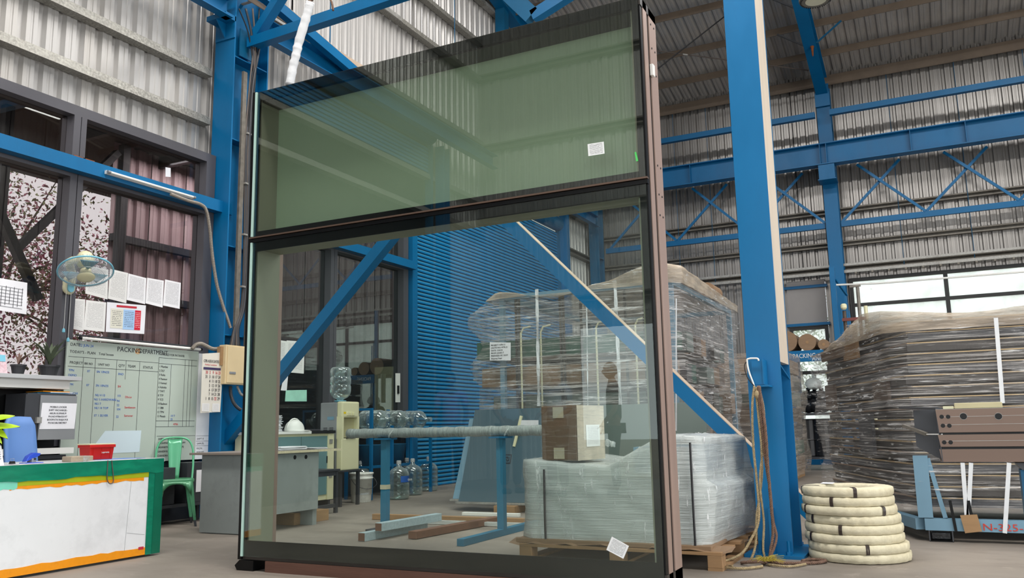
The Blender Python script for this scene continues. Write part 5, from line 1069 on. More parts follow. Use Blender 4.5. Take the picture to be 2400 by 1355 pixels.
for k, (yy, lab) in enumerate(((9.42, 'blue tub under the rack nearest the cooler'), (9.95, 'blue tub under the rack toward the shutter'))): tt = thing('blue_tub', (-6.85, yy, .43), lab, 'tub'); MB().lathe([(.0001, 0), (.14, 0), (.18, .26), (.19, .27), (.17, .27), (.0001, .03)], (-6.86, yy, .43), 24).build('body', m_blue2, tt, smooth=True)
# notices on the second office window
for i, (c, lab, mt) in enumerate(((((636, 868), (668, 870), (672, 800), (640, 795)), 'long printed notice on the window behind the brace', m_print2), (((668, 872), (712, 876), (714, 801), (672, 798)), 'white printed notice beside the brace on the far office window', m_print2), (((658, 915), (672, 916), (676, 872), (666, 878)), 'folded white slip below the window notices', m_paper))):
    pts = [P(x, y, 'x', -7.21) for x, y in c]; t = thing('notice', pts[0], lab, 'notice'); sheet('paper', mt, t, *pts, (1, 0, 0), .0012)
for c, lab, mt in ((((668, 941), (719, 941), (719, 914), (670, 915)), 'pale green poster with folded lines above the helmet', M('pale_green_poster', 'A8E0CC', .4, 0, .15, 6)), (((632, 950), (642, 949), (643, 873), (633, 874)), 'yellow notice edge beside the frame liner', M('yellow_notice', 'E8A81A', .5))):
    pts = [P(x, y, 'x', -7.2) for x, y in c]; t = thing('poster', pts[0], lab, 'poster'); sheet('paper', mt, t, *pts, (1, 0, 0), .0012)
q = [P(x, y, 'x', -7.09) for x, y in ((928, 943), (938, 943), (938, 875), (928, 875))]; tt = thing('gauge_strip', q[0], 'white strip with a black clip hanging near the jamb post', 'strip'); sheet('strip', m_whitep, tt, *q, (1, 0, 0), .01); MB().bar(q[0].lerp(q[3], .3) + V(.008, .05, 0), q[0].lerp(q[3], .58) + V(.008, .05, 0), .045, .01, (1, 0, 0)).build('clip', m_black, tt)
# ================================================================== TRESTLES WITH WRAPPED BEAM, BATTENS
G = 'blue trestle posts'; m_trestle = M('trestle_blue', '2A6E8C', .5, 0, .12, 3, dirt='2C3E48', dirt_amt=.5)
for i, (x, lab) in enumerate(((-4.53, 'blue T shaped trestle post nearer the cooler, with a strip of tape'), (-3.345, 'blue T shaped trestle post with long foot by the wrapped load'))):
    t = thing('trestle_post', (x, 6.45, 0), lab, 'trestle', G); box('post', m_trestle, t, x - .03, 6.42, .05, x + .03, 6.48, .80); box('foot', m_trestle, t, x - .03, 5.75 if i else 6.38, 0, x + .03, 7.15, .055, .003); box('saddle', m_blue2, t, x - .08, 6.38, .80, x + .08, 6.52, .815)
    if i == 0: box('tape_wrap', M('masking_tape', 'B9B39A', .6), t, x - .033, 6.417, .36, x + .033, 6.483, .40)
wbm_ = thing('wrapped_beam', (-4.0, 6.45, .815), 'long profile bundle spirally wrapped in film lying across the trestles', 'bundle')
m_spiral = film('spiral_wrap_film', 'AEB8B6', (9, 1, 1), .75, 1.0, 7.0, .3)
sp = [V(-4.95 + .04 * k, 6.45, .860) for k in range(52)]; MB().tube(sp, [(.044 + .003 * math.sin(k * 1.7)) for k in range(52)], 14).build('wrapping', m_spiral, wbm_, smooth=True); box('core', m_grey, wbm_, -4.94, 6.43, .83, -2.92, 6.47, .87)
for x in (-4.45, -3.27): MB().tube([V(x, 6.45 + .045 * math.cos(t), .85 + .045 * math.sin(t)) + V(.03 * math.sin(t), 0, 0) for t in [2 * math.pi * k / 16 for k in range(17)]], .006, 6).build('tie', m_film_w, wbm_)
def batten(name, p, q, w_, h_, mat, label, wrapend=False):
    t = thing(name, (Vector(p) + Vector(q)) / 2, label, 'batten'); MB().bar(p, q, w_, h_).build('body', mat, t, bevel=.003)
    if wrapend: MB().bar(Vector(p).lerp(Vector(q), -.004), Vector(p).lerp(Vector(q), .02), w_ * .9, h_ * .9).build('end_grain', m_wood2, t)
    return t
m_pw = M('blue_white_wrap', 'A9BCC2', .35, 0, .12, 8, (2, 6, 6), .5)
batten('wrapped_batten', (-4.26, 5.74, .035), (-4.22, 6.62, .035), .07, .068, m_pw, 'blue white wrapped batten on the floor, lower of the pair', True); batten('wrapped_batten', (-4.18, 5.86, .103), (-4.12, 6.70, .103), .07, .066, m_pw, 'blue white wrapped batten resting on the other two', True); batten('wrapped_batten', (-4.345, 5.95, .035), (-4.31, 6.7, .035), .07, .068, m_dgrey, 'dark batten mostly hidden beside the wrapped pair')
batten('timber_batten', (-3.93, 5.98, .035), (-3.80, 7.25, .035), .085, .06, m_wood2, 'reddish teak batten pointing away on the floor'); batten('timber_batten', (-5.18, 7.18, .03), (-2.9, 7.22, .03), .06, .055, m_wood, 'long pale batten lying across behind the trestle posts')
batten('film_profile', (-4.6, 7.0, .02), (-2.9, 6.95, .03), .05, .035, m_film_w, 'thin film wrapped profile on the floor behind the battens'); batten('film_profile', (-4.2, 7.28, .075), (-3.6, 7.30, .075), .05, .03, m_whitep, 'short white sleeve lying over the pale batten')
# ================================================================== WRAPPED LOADS
def shell(name, mat, par, poly, z0, top, lev=14, per=18, off=None, amp=.012, seed=1, round_=.06, mod=None):
    """film shell round a footprint polygon; top(x, y) gives its height; off(p, z, n) pushes the skin out"""
    rnd = random.Random(seed); ring = []; n = len(poly)
    for i in range(n):
        a, b = Vector(poly[i] + (0,)), Vector(poly[(i + 1) % n] + (0,)); L = (b - a).length; r = min(round_, L * .25); a2, b2 = a + (b - a) * (r / L), b - (b - a) * (r / L); nn = Vector(((b - a).y, -(b - a).x, 0)).normalized()
        for k in range(per): ring.append((a2.lerp(b2, k / (per - 1)), nn))
    N = len(ring); cen = sum((p for p, _ in ring), Vector()) / N; vs = []
    ph = [rnd.uniform(0, 6.28) for _ in range(8)]
    def wob(p, z): return amp * (math.sin(p.x * 9 + z * 7 + ph[0]) * .5 + math.sin(p.y * 11 - z * 13 + ph[1]) * .5 + math.sin((p.x + p.y) * 23 + z * 31 + ph[2]) * .3 + rnd.uniform(-.35, .35))
    for i in range(lev + 1):
        v = i / lev
        for p, nn in ring:
            zt = top(p.x, p.y); z = z0 + (zt - z0) * v; d = wob(p, z) + (off(p, z, nn) if off else 0); q = p + nn * d; q.z = z; vs.append(q)
    rings = lev + 1
    for s in (.93, .75, .5, .25, .05):
        for p, nn in ring:
            q = cen + (p - cen) * s; q.z = top(q.x, q.y) + .012 + wob(q, q.z) * .6; vs.append(q)
        rings += 1
    fs = [(i * N + k, i * N + (k + 1) % N, (i + 1) * N + (k + 1) % N, (i + 1) * N + k) for i in range(rings - 1) for k in range(N)] + [tuple((rings - 1) * N + k for k in range(N))]
    o = link_mesh(name, vs, fs, mat, par, True); return o
def pallet(par_label, x0, y0, x1, y1, h, mat=m_wood):
    t = thing('timber_pallet', ((x0 + x1) / 2, (y0 + y1) / 2, 0), par_label, 'pallet')
    for k in range(6): yy = y0 + (y1 - y0 - .12) * k / 5; box('plank', mat, t, x0, yy, h - .02, x1, yy + .12, h, .002)
    for x in (x0, (x0 + x1) / 2 - .04, x1 - .09):
        box('bottom_plank', mat, t, x, y0, 0, x + .09, y1, .018); 
        for yy in (y0, (y0 + y1) / 2 - .05, y1 - .10): box('block', mat, t, x, yy, .018, x + .09, yy + .10, h - .02, .003)
    return t
# --- near wrapped load on pallet
pallet('light timber pallet under the milky wrapped load', -2.62, 5.30, -1.25, 6.75, .11)
nl = thing('wrapped_load', (-1.95, 5.9, .11), 'milky film wrapped bulky load on a pallet behind the glass', 'wrapped load')
def tp(x, y):
    b = .62 if x < -2.0 else .62 + (x + 2.0) / .35 * .17 if x < -1.65 else .80; return b + (.05 * max(0, (-2.3 - x) / .3)) - .01 * math.sin(x * 9) + (-.42 if y > 6.3 and x > -1.6 else 0) * min(1, max(0, (y - 6.2) / .15))
def offn(p, z, n):
    if n.x > .5: return (.06 * math.sin((z - .12) * 4) if z < .5 else .0)
    if n.y < -.5: return .015 * math.sin(z * 5)
    return .02
box('core', M('grey_green_core', '93A29C', .6, 0, .1, 2), nl, -2.52, 5.45, .13, -1.42, 6.25, .57); box('core', m_teal_rack, nl, -1.85, 5.5, .57, -1.42, 6.2, .74)
for x in (-2.48, -1.52): box('dark_post', m_dgrey, nl, x, 5.42, .13, x + .05, 5.45, .58 if x < -2 else .74)
box('kraft_skirt', m_kraft, nl, -2.66, 5.33, .112, -1.32, 6.5, .14, .004)
shell('film', m_film_w, nl, [(-2.62, 5.37), (-1.36, 5.37), (-1.24, 6.62), (-2.62, 6.62)], .12, tp, 18, 30, offn, .010, 2)
shell('film', film('film_sparkle_streaks', 'F6F8F8', (8, 8, .9), .0, .75, 3.0, .12, .8, (.56, .63)), nl, [(-2.628, 5.362), (-1.35, 5.362), (-1.23, 6.63), (-2.628, 6.63)], .12, lambda x, y: tp(x, y) + .006, 18, 30, offn, .012, 2)  # outer shell paints bright vertical sparkles as white streaks in the film
for k in range(3):
    vs = []; x0 = -2.7 + k * .5
    for j in range(7): vs += [V(x0 + j * .085, 5.30 + random.uniform(-.012, .012), .115 + random.uniform(-.02, .012)), V(x0 + j * .085, 5.42, .135)]
    link_mesh('kraft_flap', vs, [(2 * j, 2 * j + 2, 2 * j + 3, 2 * j + 1) for j in range(6)], m_kraft, nl)
for x in (-2.44, -1.42): MB().tube([V(x, 5.34, .60 if x < -2 else .77), V(x, 5.335, .3), V(x, 5.34, .10)], .008, 6).build('strap', m_cableb, nl)
cp = box('corrugated_pad', M('corrugated_card_edge', 'A58456', .8, 0, .3, 40, (1, 1, 6), .4), nl, -1.40, 5.32, .0, -1.30, 5.40, .105) if False else None
# --- wrapped carton on top
q = [P(1247, 1078, 'z', .66), P(1342, 1083, 'z', .64)]
cbn = thing('wrapped_carton', (-2.35, 5.6, .65), 'brown carton in film sitting on the milky wrapped load', 'carton')
a = V(-2.50, 5.44, .655); ex = V(.985, -.12, 0).normalized(); ey = V(.12, .985, 0).normalized(); wd_, dp_, ht_ = .285, .40, .375
c4 = [a, a + ex * wd_, a + ex * wd_ + ey * dp_, a + ey * dp_]; MB().hexa(c4, [p + V(0, 0, ht_) for p in c4]).build('box', M('brown_carton_board', '6A5342', .6, 0, .1, 4, (1, 1, 6), .1), cbn, bevel=.012)
g_ = .006; c5 = [a - ex * g_ - ey * g_, a + ex * (wd_ + g_) - ey * g_, a + ex * (wd_ + g_) + ey * (dp_ + g_), a - ex * g_ + ey * (dp_ + g_)]; MB().hexa([p - V(0, 0, .003) for p in c5], [p + V(0, 0, ht_ + .005) for p in c5]).build('film', film('carton_film', 'E6DFD6', (.6, .6, 14), .03, .4, 5.0, .2, thr=(.5, .66)), cbn, bevel=.012)
for z in (0.012, ht_ - .085): 
    p0 = a + ex * .10 - ey * .004 + V(0, 0, z); sheet('tape', M('buff_tape%d' % int(z * 100), 'B8AE98', .3, 0, .1, 6), cbn, p0, p0 + ex * .085, p0 + ex * .085 + V(0, 0, .075), p0 + V(0, 0, .075), -ey, .001)
p0 = a + ex * (wd_ + .008) + ey * .12 + V(0, 0, .09); sheet('shipping_label', m_print2, cbn, p0, p0 + ey * .2, p0 + ey * .2 + V(0, 0, .15), p0 + V(0, 0, .15), ex, .001)
p0 = a + ex * wd_; sheet('pale_side', M('pale_film_side', 'C8BCAA', .4, 0, .2, 8, (1, 1, .3), .3), cbn, p0 + ex * .004, p0 + ex * .004 + ey * dp_, p0 + ex * .004 + ey * dp_ + V(0, 0, ht_), p0 + ex * .004 + V(0, 0, ht_), ex, .001)
MB().tube(smoothpath([c4[2] + V(0, 0, .10), c4[2] + V(.05, 0, .11), c4[2] + V(.08, 0, .08)], 4), [.008, .02, .03, .025, .012, .02, .025, .01, .005], 7).build('film_tail', m_film_c, cbn, smooth=True)
tray = sheet('lid_flap', m_paper, cbn, c4[0] + V(.16, .06, ht_ + .008), c4[0] + V(.28, .05, ht_ + .010), c4[0] + V(.27, .1, ht_ + .014), c4[0] + V(.18, .1, ht_ + .012), (0, 0, 1))
# --- leaning sheets
def leaning(name, x0, x1, yb, yt, z0, z1, mat, label, th=.012, skew=0):
    t = thing(name, ((x0 + x1) / 2, yb, 0), label, 'panel', 'coated sheets leaning on the wrapped rack'); MB().hexa([V(x0, yb, z0), V(x1, yb, z0), V(x1, yb + th, z0), V(x0, yb + th, z0)], [V(x0 + skew, yt, z1), V(x1, yt, z1), V(x1, yt + th, z1), V(x0 + skew, yt + th, z1)]).build('sheet', mat, t, bevel=.002)
    MB().bar((x0 - .02, yb - .01, z0 - .012), (x1, yb - .01, z0 - .012), .05, .02).build('bottom_edge', m_galv, t); return t
lpn = leaning('leaning_sheet', -4.80, -3.35, 8.22, 8.62, .10, 1.10, m_slate, 'blue grey coated sheet with small square stamp leaning against the rack')
leaning('leaning_sheet', -3.95, -2.10, 8.30, 8.66, .10, 1.11, m_slate2, 'dull green grey sheet leaning behind the wrapped carton')
leaning('leaning_sheet', -4.92, -4.45, 8.30, 8.70, .12, 1.00, m_teal_rack, 'narrow pale grey sheet edge peeping out beyond the blue grey sheet')
q = P(1189, 1076, 'y', 8.40)
ln = V(0, .40, 1.0).normalized()
def lq(dx_, dz_): return V(q.x + dx_, 8.22 + .40 * (q.z + dz_ - .10) - .003, q.z + dz_)
for (r0, m_) in ((.048, m_ink), (.038, m_slate)): sheet('stamp', m_, lpn, lq(-r0, -r0) + V(0, -.001 * (r0 < .04), 0), lq(r0, -r0) + V(0, -.001 * (r0 < .04), 0), lq(r0, r0) + V(0, -.001 * (r0 < .04), 0), lq(-r0, r0) + V(0, -.001 * (r0 < .04), 0), (0, -1, 0), .0005)
for a_, b_ in (((-.02, -.02), (-.02, .02)), ((-.02, .02), (.01, .02)), ((-.005, -.02), (.02, -.02)), ((.02, -.02), (.02, .02)), ((-.005, -.01), (.005, .02))): MB().bar(lq(*a_) + V(0, -.003, 0), lq(*b_) + V(0, -.003, 0), .008, .001, (0, 1, 0)).build('stamp_stroke', m_ink, lpn)
MB().bar(P(1205, 1047, 'y', 8.45), P(1222, 975, 'y', 8.52), .03, .02, (0, 1, 0)).build('corner_stick', m_cream, lpn)
sheet('white_sticker', m_paper, lpn, P(1218, 1003, 'y', 8.50), P(1262, 1003, 'y', 8.50), P(1262, 985, 'y', 8.50), P(1222, 985, 'y', 8.50), (0, -1, .4))
for x in (-4.3, -2.5): tag(box('timber_block', m_wood, None, x, 8.1, 0, x + .25, 8.5, .075, .004), 'timber block under the leaning sheets, %s' % ('seen below the blue grey sheet' if x < -4 else 'hidden behind the wrapped load'), 'timber block')
# --- the big wrapped rack
rk = thing('wrapped_rack', (-3.6, 10, 0), 'tall steel rack of bundles swathed in stretch film with white straps', 'wrapped rack')
X0, X1, Y0, Y1, ZT = -4.66, -2.50, 9.0, 12.0, 2.48
for x in (X0, X1 - .06):
    for y in (Y0, Y1 - .06): box('rack_post', m_teal_rack, rk, x, y, .02, x + .06, y + .06, ZT)
for z in (ZT - .06, .15):
    box('rack_rail', m_teal_rack, rk, X0 + .06, Y0, z, X1 - .06, Y0 + .06, z + .06); box('rack_rail', m_teal_rack, rk, X0 + .06, Y1 - .06, z, X1 - .06, Y1, z + .06); box('rack_rail', m_teal_rack, rk, X0, Y0 + .06, z, X0 + .06, Y1 - .06, z + .06); box('rack_rail', m_teal_rack, rk, X1 - .06, Y0 + .06, z, X1, Y1 - .06, z + .06)
for x in (-4.46, -4.42, -3.88, -3.84, -3.62, -3.08, -2.86, -2.82): box('upright', m_extr, rk, x, Y0 + .02, .2, x + .022, Y0 + .05, ZT - .06)
m_dkgreen = M('dark_green_board', '2C5A4C', .5, 0, .1, 3); m_tan = M('tan_wrapped_bundle', '7E6A58', .6, 0, .12, 4, (1, 1, 4)); m_dkbrown = M('dark_brown_bundle', '55463B', .5, .1, .15, 4, (1, 1, 4))
mats = [m_tan, m_dkgreen, m_dgrey, m_dkbrown, m_slate2, m_extr, m_kraft]
rnd = random.Random(21)
for li, (z0, z1) in enumerate(((.22, .55), (.62, .95), (1.02, 1.30), (1.38, 1.62), (1.72, 1.95))):
    y = Y0 + .12; k = 0
    while y < Y1 - .3:
        d_ = rnd.uniform(.22, .4); l_, r_x = X0 - (.40 if li in (3, 4) else .18) * rnd.uniform(.7, 1), X1 - .08 + rnd.uniform(-.05, .10)
        box('bundle', mats[(li * 2 + k * 3) % 7], rk, l_, y, z0, r_x, min(y + d_, Y1 - .08), z1 - rnd.uniform(0, .06), .006); y += d_ + .02; k += 1
    box('bearer', m_dkbrown, rk, X0 + .07, Y0 + .08, z0 - .05, X1 - .07, Y0 + .13, z0 - .005)
for x in (-4.38, -4.12, -3.42, -2.95): MB().tube([V(x, Y0 + .015, 1.1), V(x, Y0 + .015, 2.0), V(x + .03, Y0 + .02, 2.06), V(x + .12, Y0 + .04, 2.08)], .012, 6).build('bent_tube', m_cream, rk)
prof = [(2.70, .0), (2.56, -.02), (2.40, .38), (2.25, .72), (2.12, .72), (1.98, .45), (1.85, .40), (1.70, .62), (1.52, .64), (1.40, .48), (1.0, .46), (.3, .34), (.05, .30)]
def lf(z):
    for (za, a_), (zb, b_) in zip(prof, prof[1:]):
        if z >= zb: t = (z - zb) / max(1e-6, za - zb); return b_ + (a_ - b_) * min(1, t)
    return .3
def offr(p, z, n):
    if n.x < -.5: u = 1 - abs((p.y - (Y0 + Y1) / 2) / ((Y1 - Y0) / 2)) ** 2; return lf(z) * (.62 + .38 * u)
    if n.x > .5: u = 1 - abs((p.y - (Y0 + Y1) / 2) / ((Y1 - Y0) / 2)) ** 2; return .02 + .05 * abs(math.sin(z * 3.3))
    return .02 + .03 * abs(math.sin(z * 5 + p.x * 2))
def topr(x, y):
    t = 2.50 + .06 * math.sin(x * 2.2 + .8) - .03 * ((y - Y0)) - .008 * max(0, x + 3.2) * (y - Y0); t += .10 * max(0, 1 - abs(x + 2.7) / .5); t -= .10 * max(0, 1 - abs(x + 3.9) / .5)
    return t
poly = [(X0, Y0 - .02), (X1 + .02, Y0 - .02), (X1 + .02, Y1), (X0, Y1)]
fl = shell('film', m_film_h, rk, poly, .12, topr, 30, 34, offr, .014, 5)
shell('film_outer', m_film_x, rk, poly, .14, lambda x, y: topr(x, y) + .02, 22, 34, lambda p, z, n: offr(p, z, n) + .025, .02, 8)
shell('film_cap', m_film_d, rk, [(X0 - .01, Y0 - .035), (X1 + .04, Y0 - .035), (X1 + .04, Y1 + .02), (X0 - .01, Y1 + .02)], 2.43, lambda x, y: topr(x, y) + .015, 4, 34, lambda p, z, n: offr(p, z, n) + .006, .01, 5)
for (pa, pb) in (((1258, 678), (1263, 952)), ((1441, 655), (1454, 952)), ((1375, 720), (1378, 955))):
    a_, b_ = P(*pa, 'y', Y0 - .06), P(*pb, 'y', Y0 - .06); n = 10; vs = []
    wv = .022 if pa[0] != 1375 else .007
    for k in range(n + 1):
        c_ = a_.lerp(b_, k / n); t = math.sin(k * 1.3) * .9; vs += [c_ + V(-wv * math.cos(t), -.01 * math.sin(t), 0), c_ + V(wv * math.cos(t), .01 * math.sin(t), 0)]
    link_mesh('strap', vs, [(2 * k, 2 * k + 1, 2 * k + 3, 2 * k + 2) for k in range(n)], m_strap, rk).modifiers.new('s', 'SOLIDIFY').thickness = .002
a_, b_ = P(1585, 700, 'x', X1 + .2), P(1585, 1010, 'x', X1 + .2); MB().bar(a_, b_, .03, .004, (1, 0, 0)).build('strap', m_strap, rk)
pts = [P(x, y, 'y', Y0 - .075) for x, y in ((1148, 845), (1197, 845), (1197, 803), (1148, 802))]; t_ = sheet('packing_slip', m_paper, rk, *pts, (0, -1, 0)); 
for i, s in enumerate(('PROJECT: KFN S1', 'CRATE NO: MTR-21', 'DATE: 12/6/24', 'FROM: JANKI-T', 'PREPARED BY: RAVI', 'Shipping Dept')): text(s, pts[3] + V(.015, -.003, -.05 - i * .032), .026, m_ink, rk, 'y')
# brown post standing by the rack
wp_ = thing('timber_prop', (-5.9, 11.0, 0), 'thin brown post on a flat foot beside the wrapped rack', 'post'); q = P(1087, 1118, 'z', 0); q = V(q.x, q.y, 0); print('prop', q)
box('post', m_wood2, wp_, q.x - .035, q.y - .03, .04, q.x + .035, q.y + .03, 1.5); box('foot', m_dark, wp_, q.x - .38, q.y - .06, 0, q.x + .05, q.y + .06, .045)
# dark machines against the shutter
dm = thing('blue_trolley', (-6.2, 13.3, 0), 'dark blue steel trolley in the shade before the shutter', 'trolley')
box('deck', m_blue2, dm, -6.9, 12.3, .62, -6.0, 15.5, .68)
for x in (-6.88, -6.06):
    for y in (12.35, 13.8, 15.4): box('leg', m_blue2, dm, x, y, 0, x + .05, y + .05, .62)
box('shelf', m_dark, dm, -6.85, 12.4, .2, -6.05, 15.4, .24)
for k, lab in enumerate(('black crate on the trolley shelf, nearest the water bottles', 'black crate on the trolley shelf, middle one', 'black crate on the trolley shelf, farthest one')): tag(box('black_crate', m_dark, None, -6.8, 12.5 + k, .241, -6.1, 13.3 + k, .55, .01), lab, 'crate')
# --- third wrapped stack, behind the column
t3 = thing('wrapped_stack', (-2.3, 14.5, 0), 'narrow brown wrapped stack just behind the near blue column', 'wrapped load')
for x in (-3.1, -2.65, -2.2): box('skid', m_wood, t3, x, 13.6, 0, x + .1, 15.2, .118)
for k in range(7): box('bundle', mats[k % 7], t3, -3.1, 13.6, .12 + k * .26, -2.08, 15.2, .34 + k * .26, .005)
shell('film', m_film_s, t3, [(-3.15, 13.55), (-2.03, 13.55), (-2.03, 15.25), (-3.15, 15.25)], .08, lambda x, y: 1.98, 20, 14, lambda p, z, n: .03 + .03 * math.sin(z * 6), .02, 9)
# --- right wrapped stack on blue grey stillage
rs = thing('wrapped_stack', (.8, 8.2, 0), 'large stack of dark profiles in glossy film on a blue grey stillage', 'wrapped load')
A, B, Cc, D = V(-.20, 7.22, 0), V(2.6, 7.22, 0), V(2.6, 9.5, 0), V(-1.05, 9.4, 0); zb, ztp = .24, 1.66
nlay = 17
for k in range(nlay):
    z0 = zb + k * (ztp - zb) / nlay; j = (rnd.random() - .5) * .05; e_ = .03
    m = MB().hexa([A + V(.02 + j, 0, z0), B + V(0, 0, z0), Cc + V(0, 0, z0), D + V(.04 + j, 0, z0)], [A + V(.02 + j, 0, z0 + .058), B + V(0, 0, z0 + .058), Cc + V(0, 0, z0 + .058), D + V(.04 + j, 0, z0 + .058)]); m.build('profile', m_extr if k % 3 else m_dgrey, rs)
    MB().bar(A + V(.02 + j, -.004, z0 + .064), B + V(0, -.004, z0 + .064), .008, .008).build('profile_lip', m_gold, rs); MB().bar(A + V(.015 + j, 0, z0 + .064), D + V(.035 + j, 0, z0 + .064), .008, .012).build('profile_lip', m_gold if k % 2 else m_tan, rs)
for (f0, f1, z0, z1, mt) in ((.45, .62, 1.45, 1.60, m_card), (.8, .93, 1.0, 1.25, m_dkbrown), (.15, .3, 1.05, 1.2, m_dkbrown), (.35, .5, .6, .95, m_dgrey), (.6, .95, 1.5, 1.6, m_tan)):
    p0, p1 = A.lerp(D, f0), A.lerp(D, f1); nn = V(-.93, -.36, 0) * .03; MB().hexa([p0 + V(0, 0, z0), p0 + nn + V(0, 0, z0), p1 + nn + V(0, 0, z0), p1 + V(0, 0, z0)], [p0 + V(0, 0, z1), p0 + nn + V(0, 0, z1), p1 + nn + V(0, 0, z1), p1 + V(0, 0, z1)]).build('packing_piece', mt, rs)
def tops(x, y):
    return 1.68 + .07 * max(0, 1 - abs((x + .42)) / .28) - .02 * math.sin(x * 5) - .10 * min(1, max(0, (-.5 - x) / .4))
fo = lambda p, z, n: (.04 + .05 * abs(math.sin(z * 4.2 + 1)) * (1 if n.x < -.3 else .25)) - (.03 if z < .3 else 0)
shell('film', film('stretch_film_glossy', 'E2DDD8', (.22, .22, 13), .10, .8, 3.6, .12, thr=(.50, .64)), rs, [(-.22, 7.18), (2.7, 7.18), (2.7, 9.6), (-1.08, 9.45)], .21, tops, 26, 40, fo, .014, 12)
shell('film_outer', m_film_x, rs, [(-.23, 7.17), (2.71, 7.17), (2.71, 9.6), (-1.1, 9.45)], .23, lambda x, y: tops(x, y) + .015, 22, 40, lambda p, z, n: fo(p, z, n) + .012, .016, 14)
shell('film_cap', m_film_d, rs, [(-.23, 7.17), (2.71, 7.17), (2.71, 9.61), (-1.09, 9.46)], 1.56, lambda x, y: tops(x, y) + .012, 4, 40, lambda p, z, n: fo(p, z, n) + .005, .012, 12)
for (xa, xb, za, zb_) in ((2334, 2350, 745, 945), (2365, 2355, 1085, 1250), (2276, 2268, 1085, 1245), (2256, 2268, 1085, 1240)):
    a_, b_ = P(xa, za, 'y', 7.09), P(xb, zb_, 'y', 7.09); MB().bar(a_, b_, .028, .003, (0, 1, 0)).build('strap', m_strap, rs)
sl = thing('stillage', (1.0, 8.2, 0), 'blue grey steel stillage painted N-325-A in red', 'stillage')
zr0, zr1 = P(2300, 1246, 'y', 7.1).z, P(2300, 1222, 'y', 7.1).z; zr0, zr1 = .08, .165
box('front_rail', m_teal_rack, sl, -.16, 7.10, zr0, 2.6, 7.17, zr1); box('rear_rail', m_teal_rack, sl, -.9, 9.3, zr0, 2.6, 9.37, zr1); MB().bar((-.19, 7.14, .12), (-1.0, 9.34, .12), .07, .08).build('side_rail', m_teal_rack, sl)
box('corner_post', m_teal_rack, sl, -.20, 7.10, .17, -.10, 7.16, .62); MB().bar((-.10, 7.13, .60), (-.02, 7.13, .17), .03, .03).build('gusset', m_teal_rack, sl)
for x in (-.14, .7, 2.0):
    ft_ = box('fork_pocket', m_black, sl, x, 7.10, .0, x + .16, 7.16, .006); box('pocket_side', m_dgrey, sl, x, 7.10, .006, x + .008, 7.3, .08); box('pocket_side', m_dgrey, sl, x + .152, 7.10, .006, x + .16, 7.3, .08); box('pocket_fill', m_bag, sl, x + .01, 7.16, .006, x + .15, 7.3, .06, .01)
text('N-325-A', (P(2303, 1243, 'y', 7.095).x, 7.097, .092), .07, m_redpaint, sl, 'y', sx=1.25)
for x, m_ in ((.02, m_black), (.14, m_black)): MB().bar((x, 7.085, .30), (x + .02, 7.085, .08), .02, .004, (0, 1, 0)).build('black_strap', m_, sl)
p0 = P(2250, 1205, 'y', 7.08); cc_ = [P(2250, 1208, 'y', 7.075), P(2290, 1206, 'y', 7.075), P(2302, 1246, 'y', 7.075), P(2262, 1250, 'y', 7.075)]
sheet('kraft_pad', m_card, rs, cc_[3], cc_[2], cc_[1], cc_[0], (0, -1, 0), .004)
# ================================================================== COILS
def coil(c, rr, label, seed, ang):
    t = thing('strapping_coil', c, label, 'coil', 'stack of hessian wrapped coils'); rnd = random.Random(seed); N, Mm = 72, 12; vs = []; h_ = .031; tr = .062
    for k in range(N):
        a_ = 2 * math.pi * k / N; fold = 1 + .05 * math.sin(k * 2.4 + seed) + rnd.uniform(-.05, .05)
        for j in range(Mm):
            b2 = 2 * math.pi * j / Mm; sx_ = abs(math.cos(b2)) ** .35 * (1 if math.cos(b2) >= 0 else -1); sz_ = abs(math.sin(b2)) ** .4 * (1 if math.sin(b2) >= 0 else -1)
            r = rr - tr + tr * sx_ * fold; vs.append(Vector(c) + V(r * math.cos(a_), r * math.sin(a_), h_ + h_ * sz_ * .96 + rnd.uniform(-.0012, .0012)))
    fs = [(k * Mm + j, k * Mm + (j + 1) % Mm, ((k + 1) % N) * Mm + (j + 1) % Mm, ((k + 1) % N) * Mm + j) for k in range(N) for j in range(Mm)]
    link_mesh('wrapping', vs, fs, m_coil, t, True)
    for a_ in ang:
        a_ = R(a_); d_ = V(math.cos(a_), math.sin(a_), 0); s_ = V(-d_.y, d_.x, 0) * .011; ctr = Vector(c) + d_ * (rr - tr) + V(0, 0, h_); vs = []
        for j in range(13):
            b2 = 2 * math.pi * j / 12; sx_ = abs(math.cos(b2)) ** .35 * (1 if math.cos(b2) >= 0 else -1); sz_ = abs(math.sin(b2)) ** .4 * (1 if math.sin(b2) >= 0 else -1); p = ctr + d_ * tr * 1.07 * sx_ + V(0, 0, h_ * 1.03 * sz_); vs += [p - s_, p + s_]
        link_mesh('band', vs, [(2 * j, 2 * j + 1, 2 * j + 3, 2 * j + 2) for j in range(12)], m_coilband, t)
    return t
cx_, cy_ = -.545, 6.13
ords = ['bottom coil of the hessian wrapped stack', 'second coil from the floor in the hessian stack', 'third coil from the floor in the hessian stack', 'fourth coil from the floor in the hessian stack', 'fifth coil from the floor in the hessian stack', 'sixth coil from the floor, bluish on one side', 'seventh coil from the floor in the hessian stack', 'topmost cream wrapped coil with white tag']
bands = [(), (-75,), (-145, 60), (-100, 30), (-140,), (-150, -40), (-105, 100), (-75, -165)]
for k in range(8):
    coil((cx_ - .007 * k + .006 * math.sin(k * 2.1), cy_ + .004 * math.cos(k * 1.7), .0575 * k), .315 - .0045 * k + .004 * math.sin(k * 3), ords[k], k + 3, bands[k])
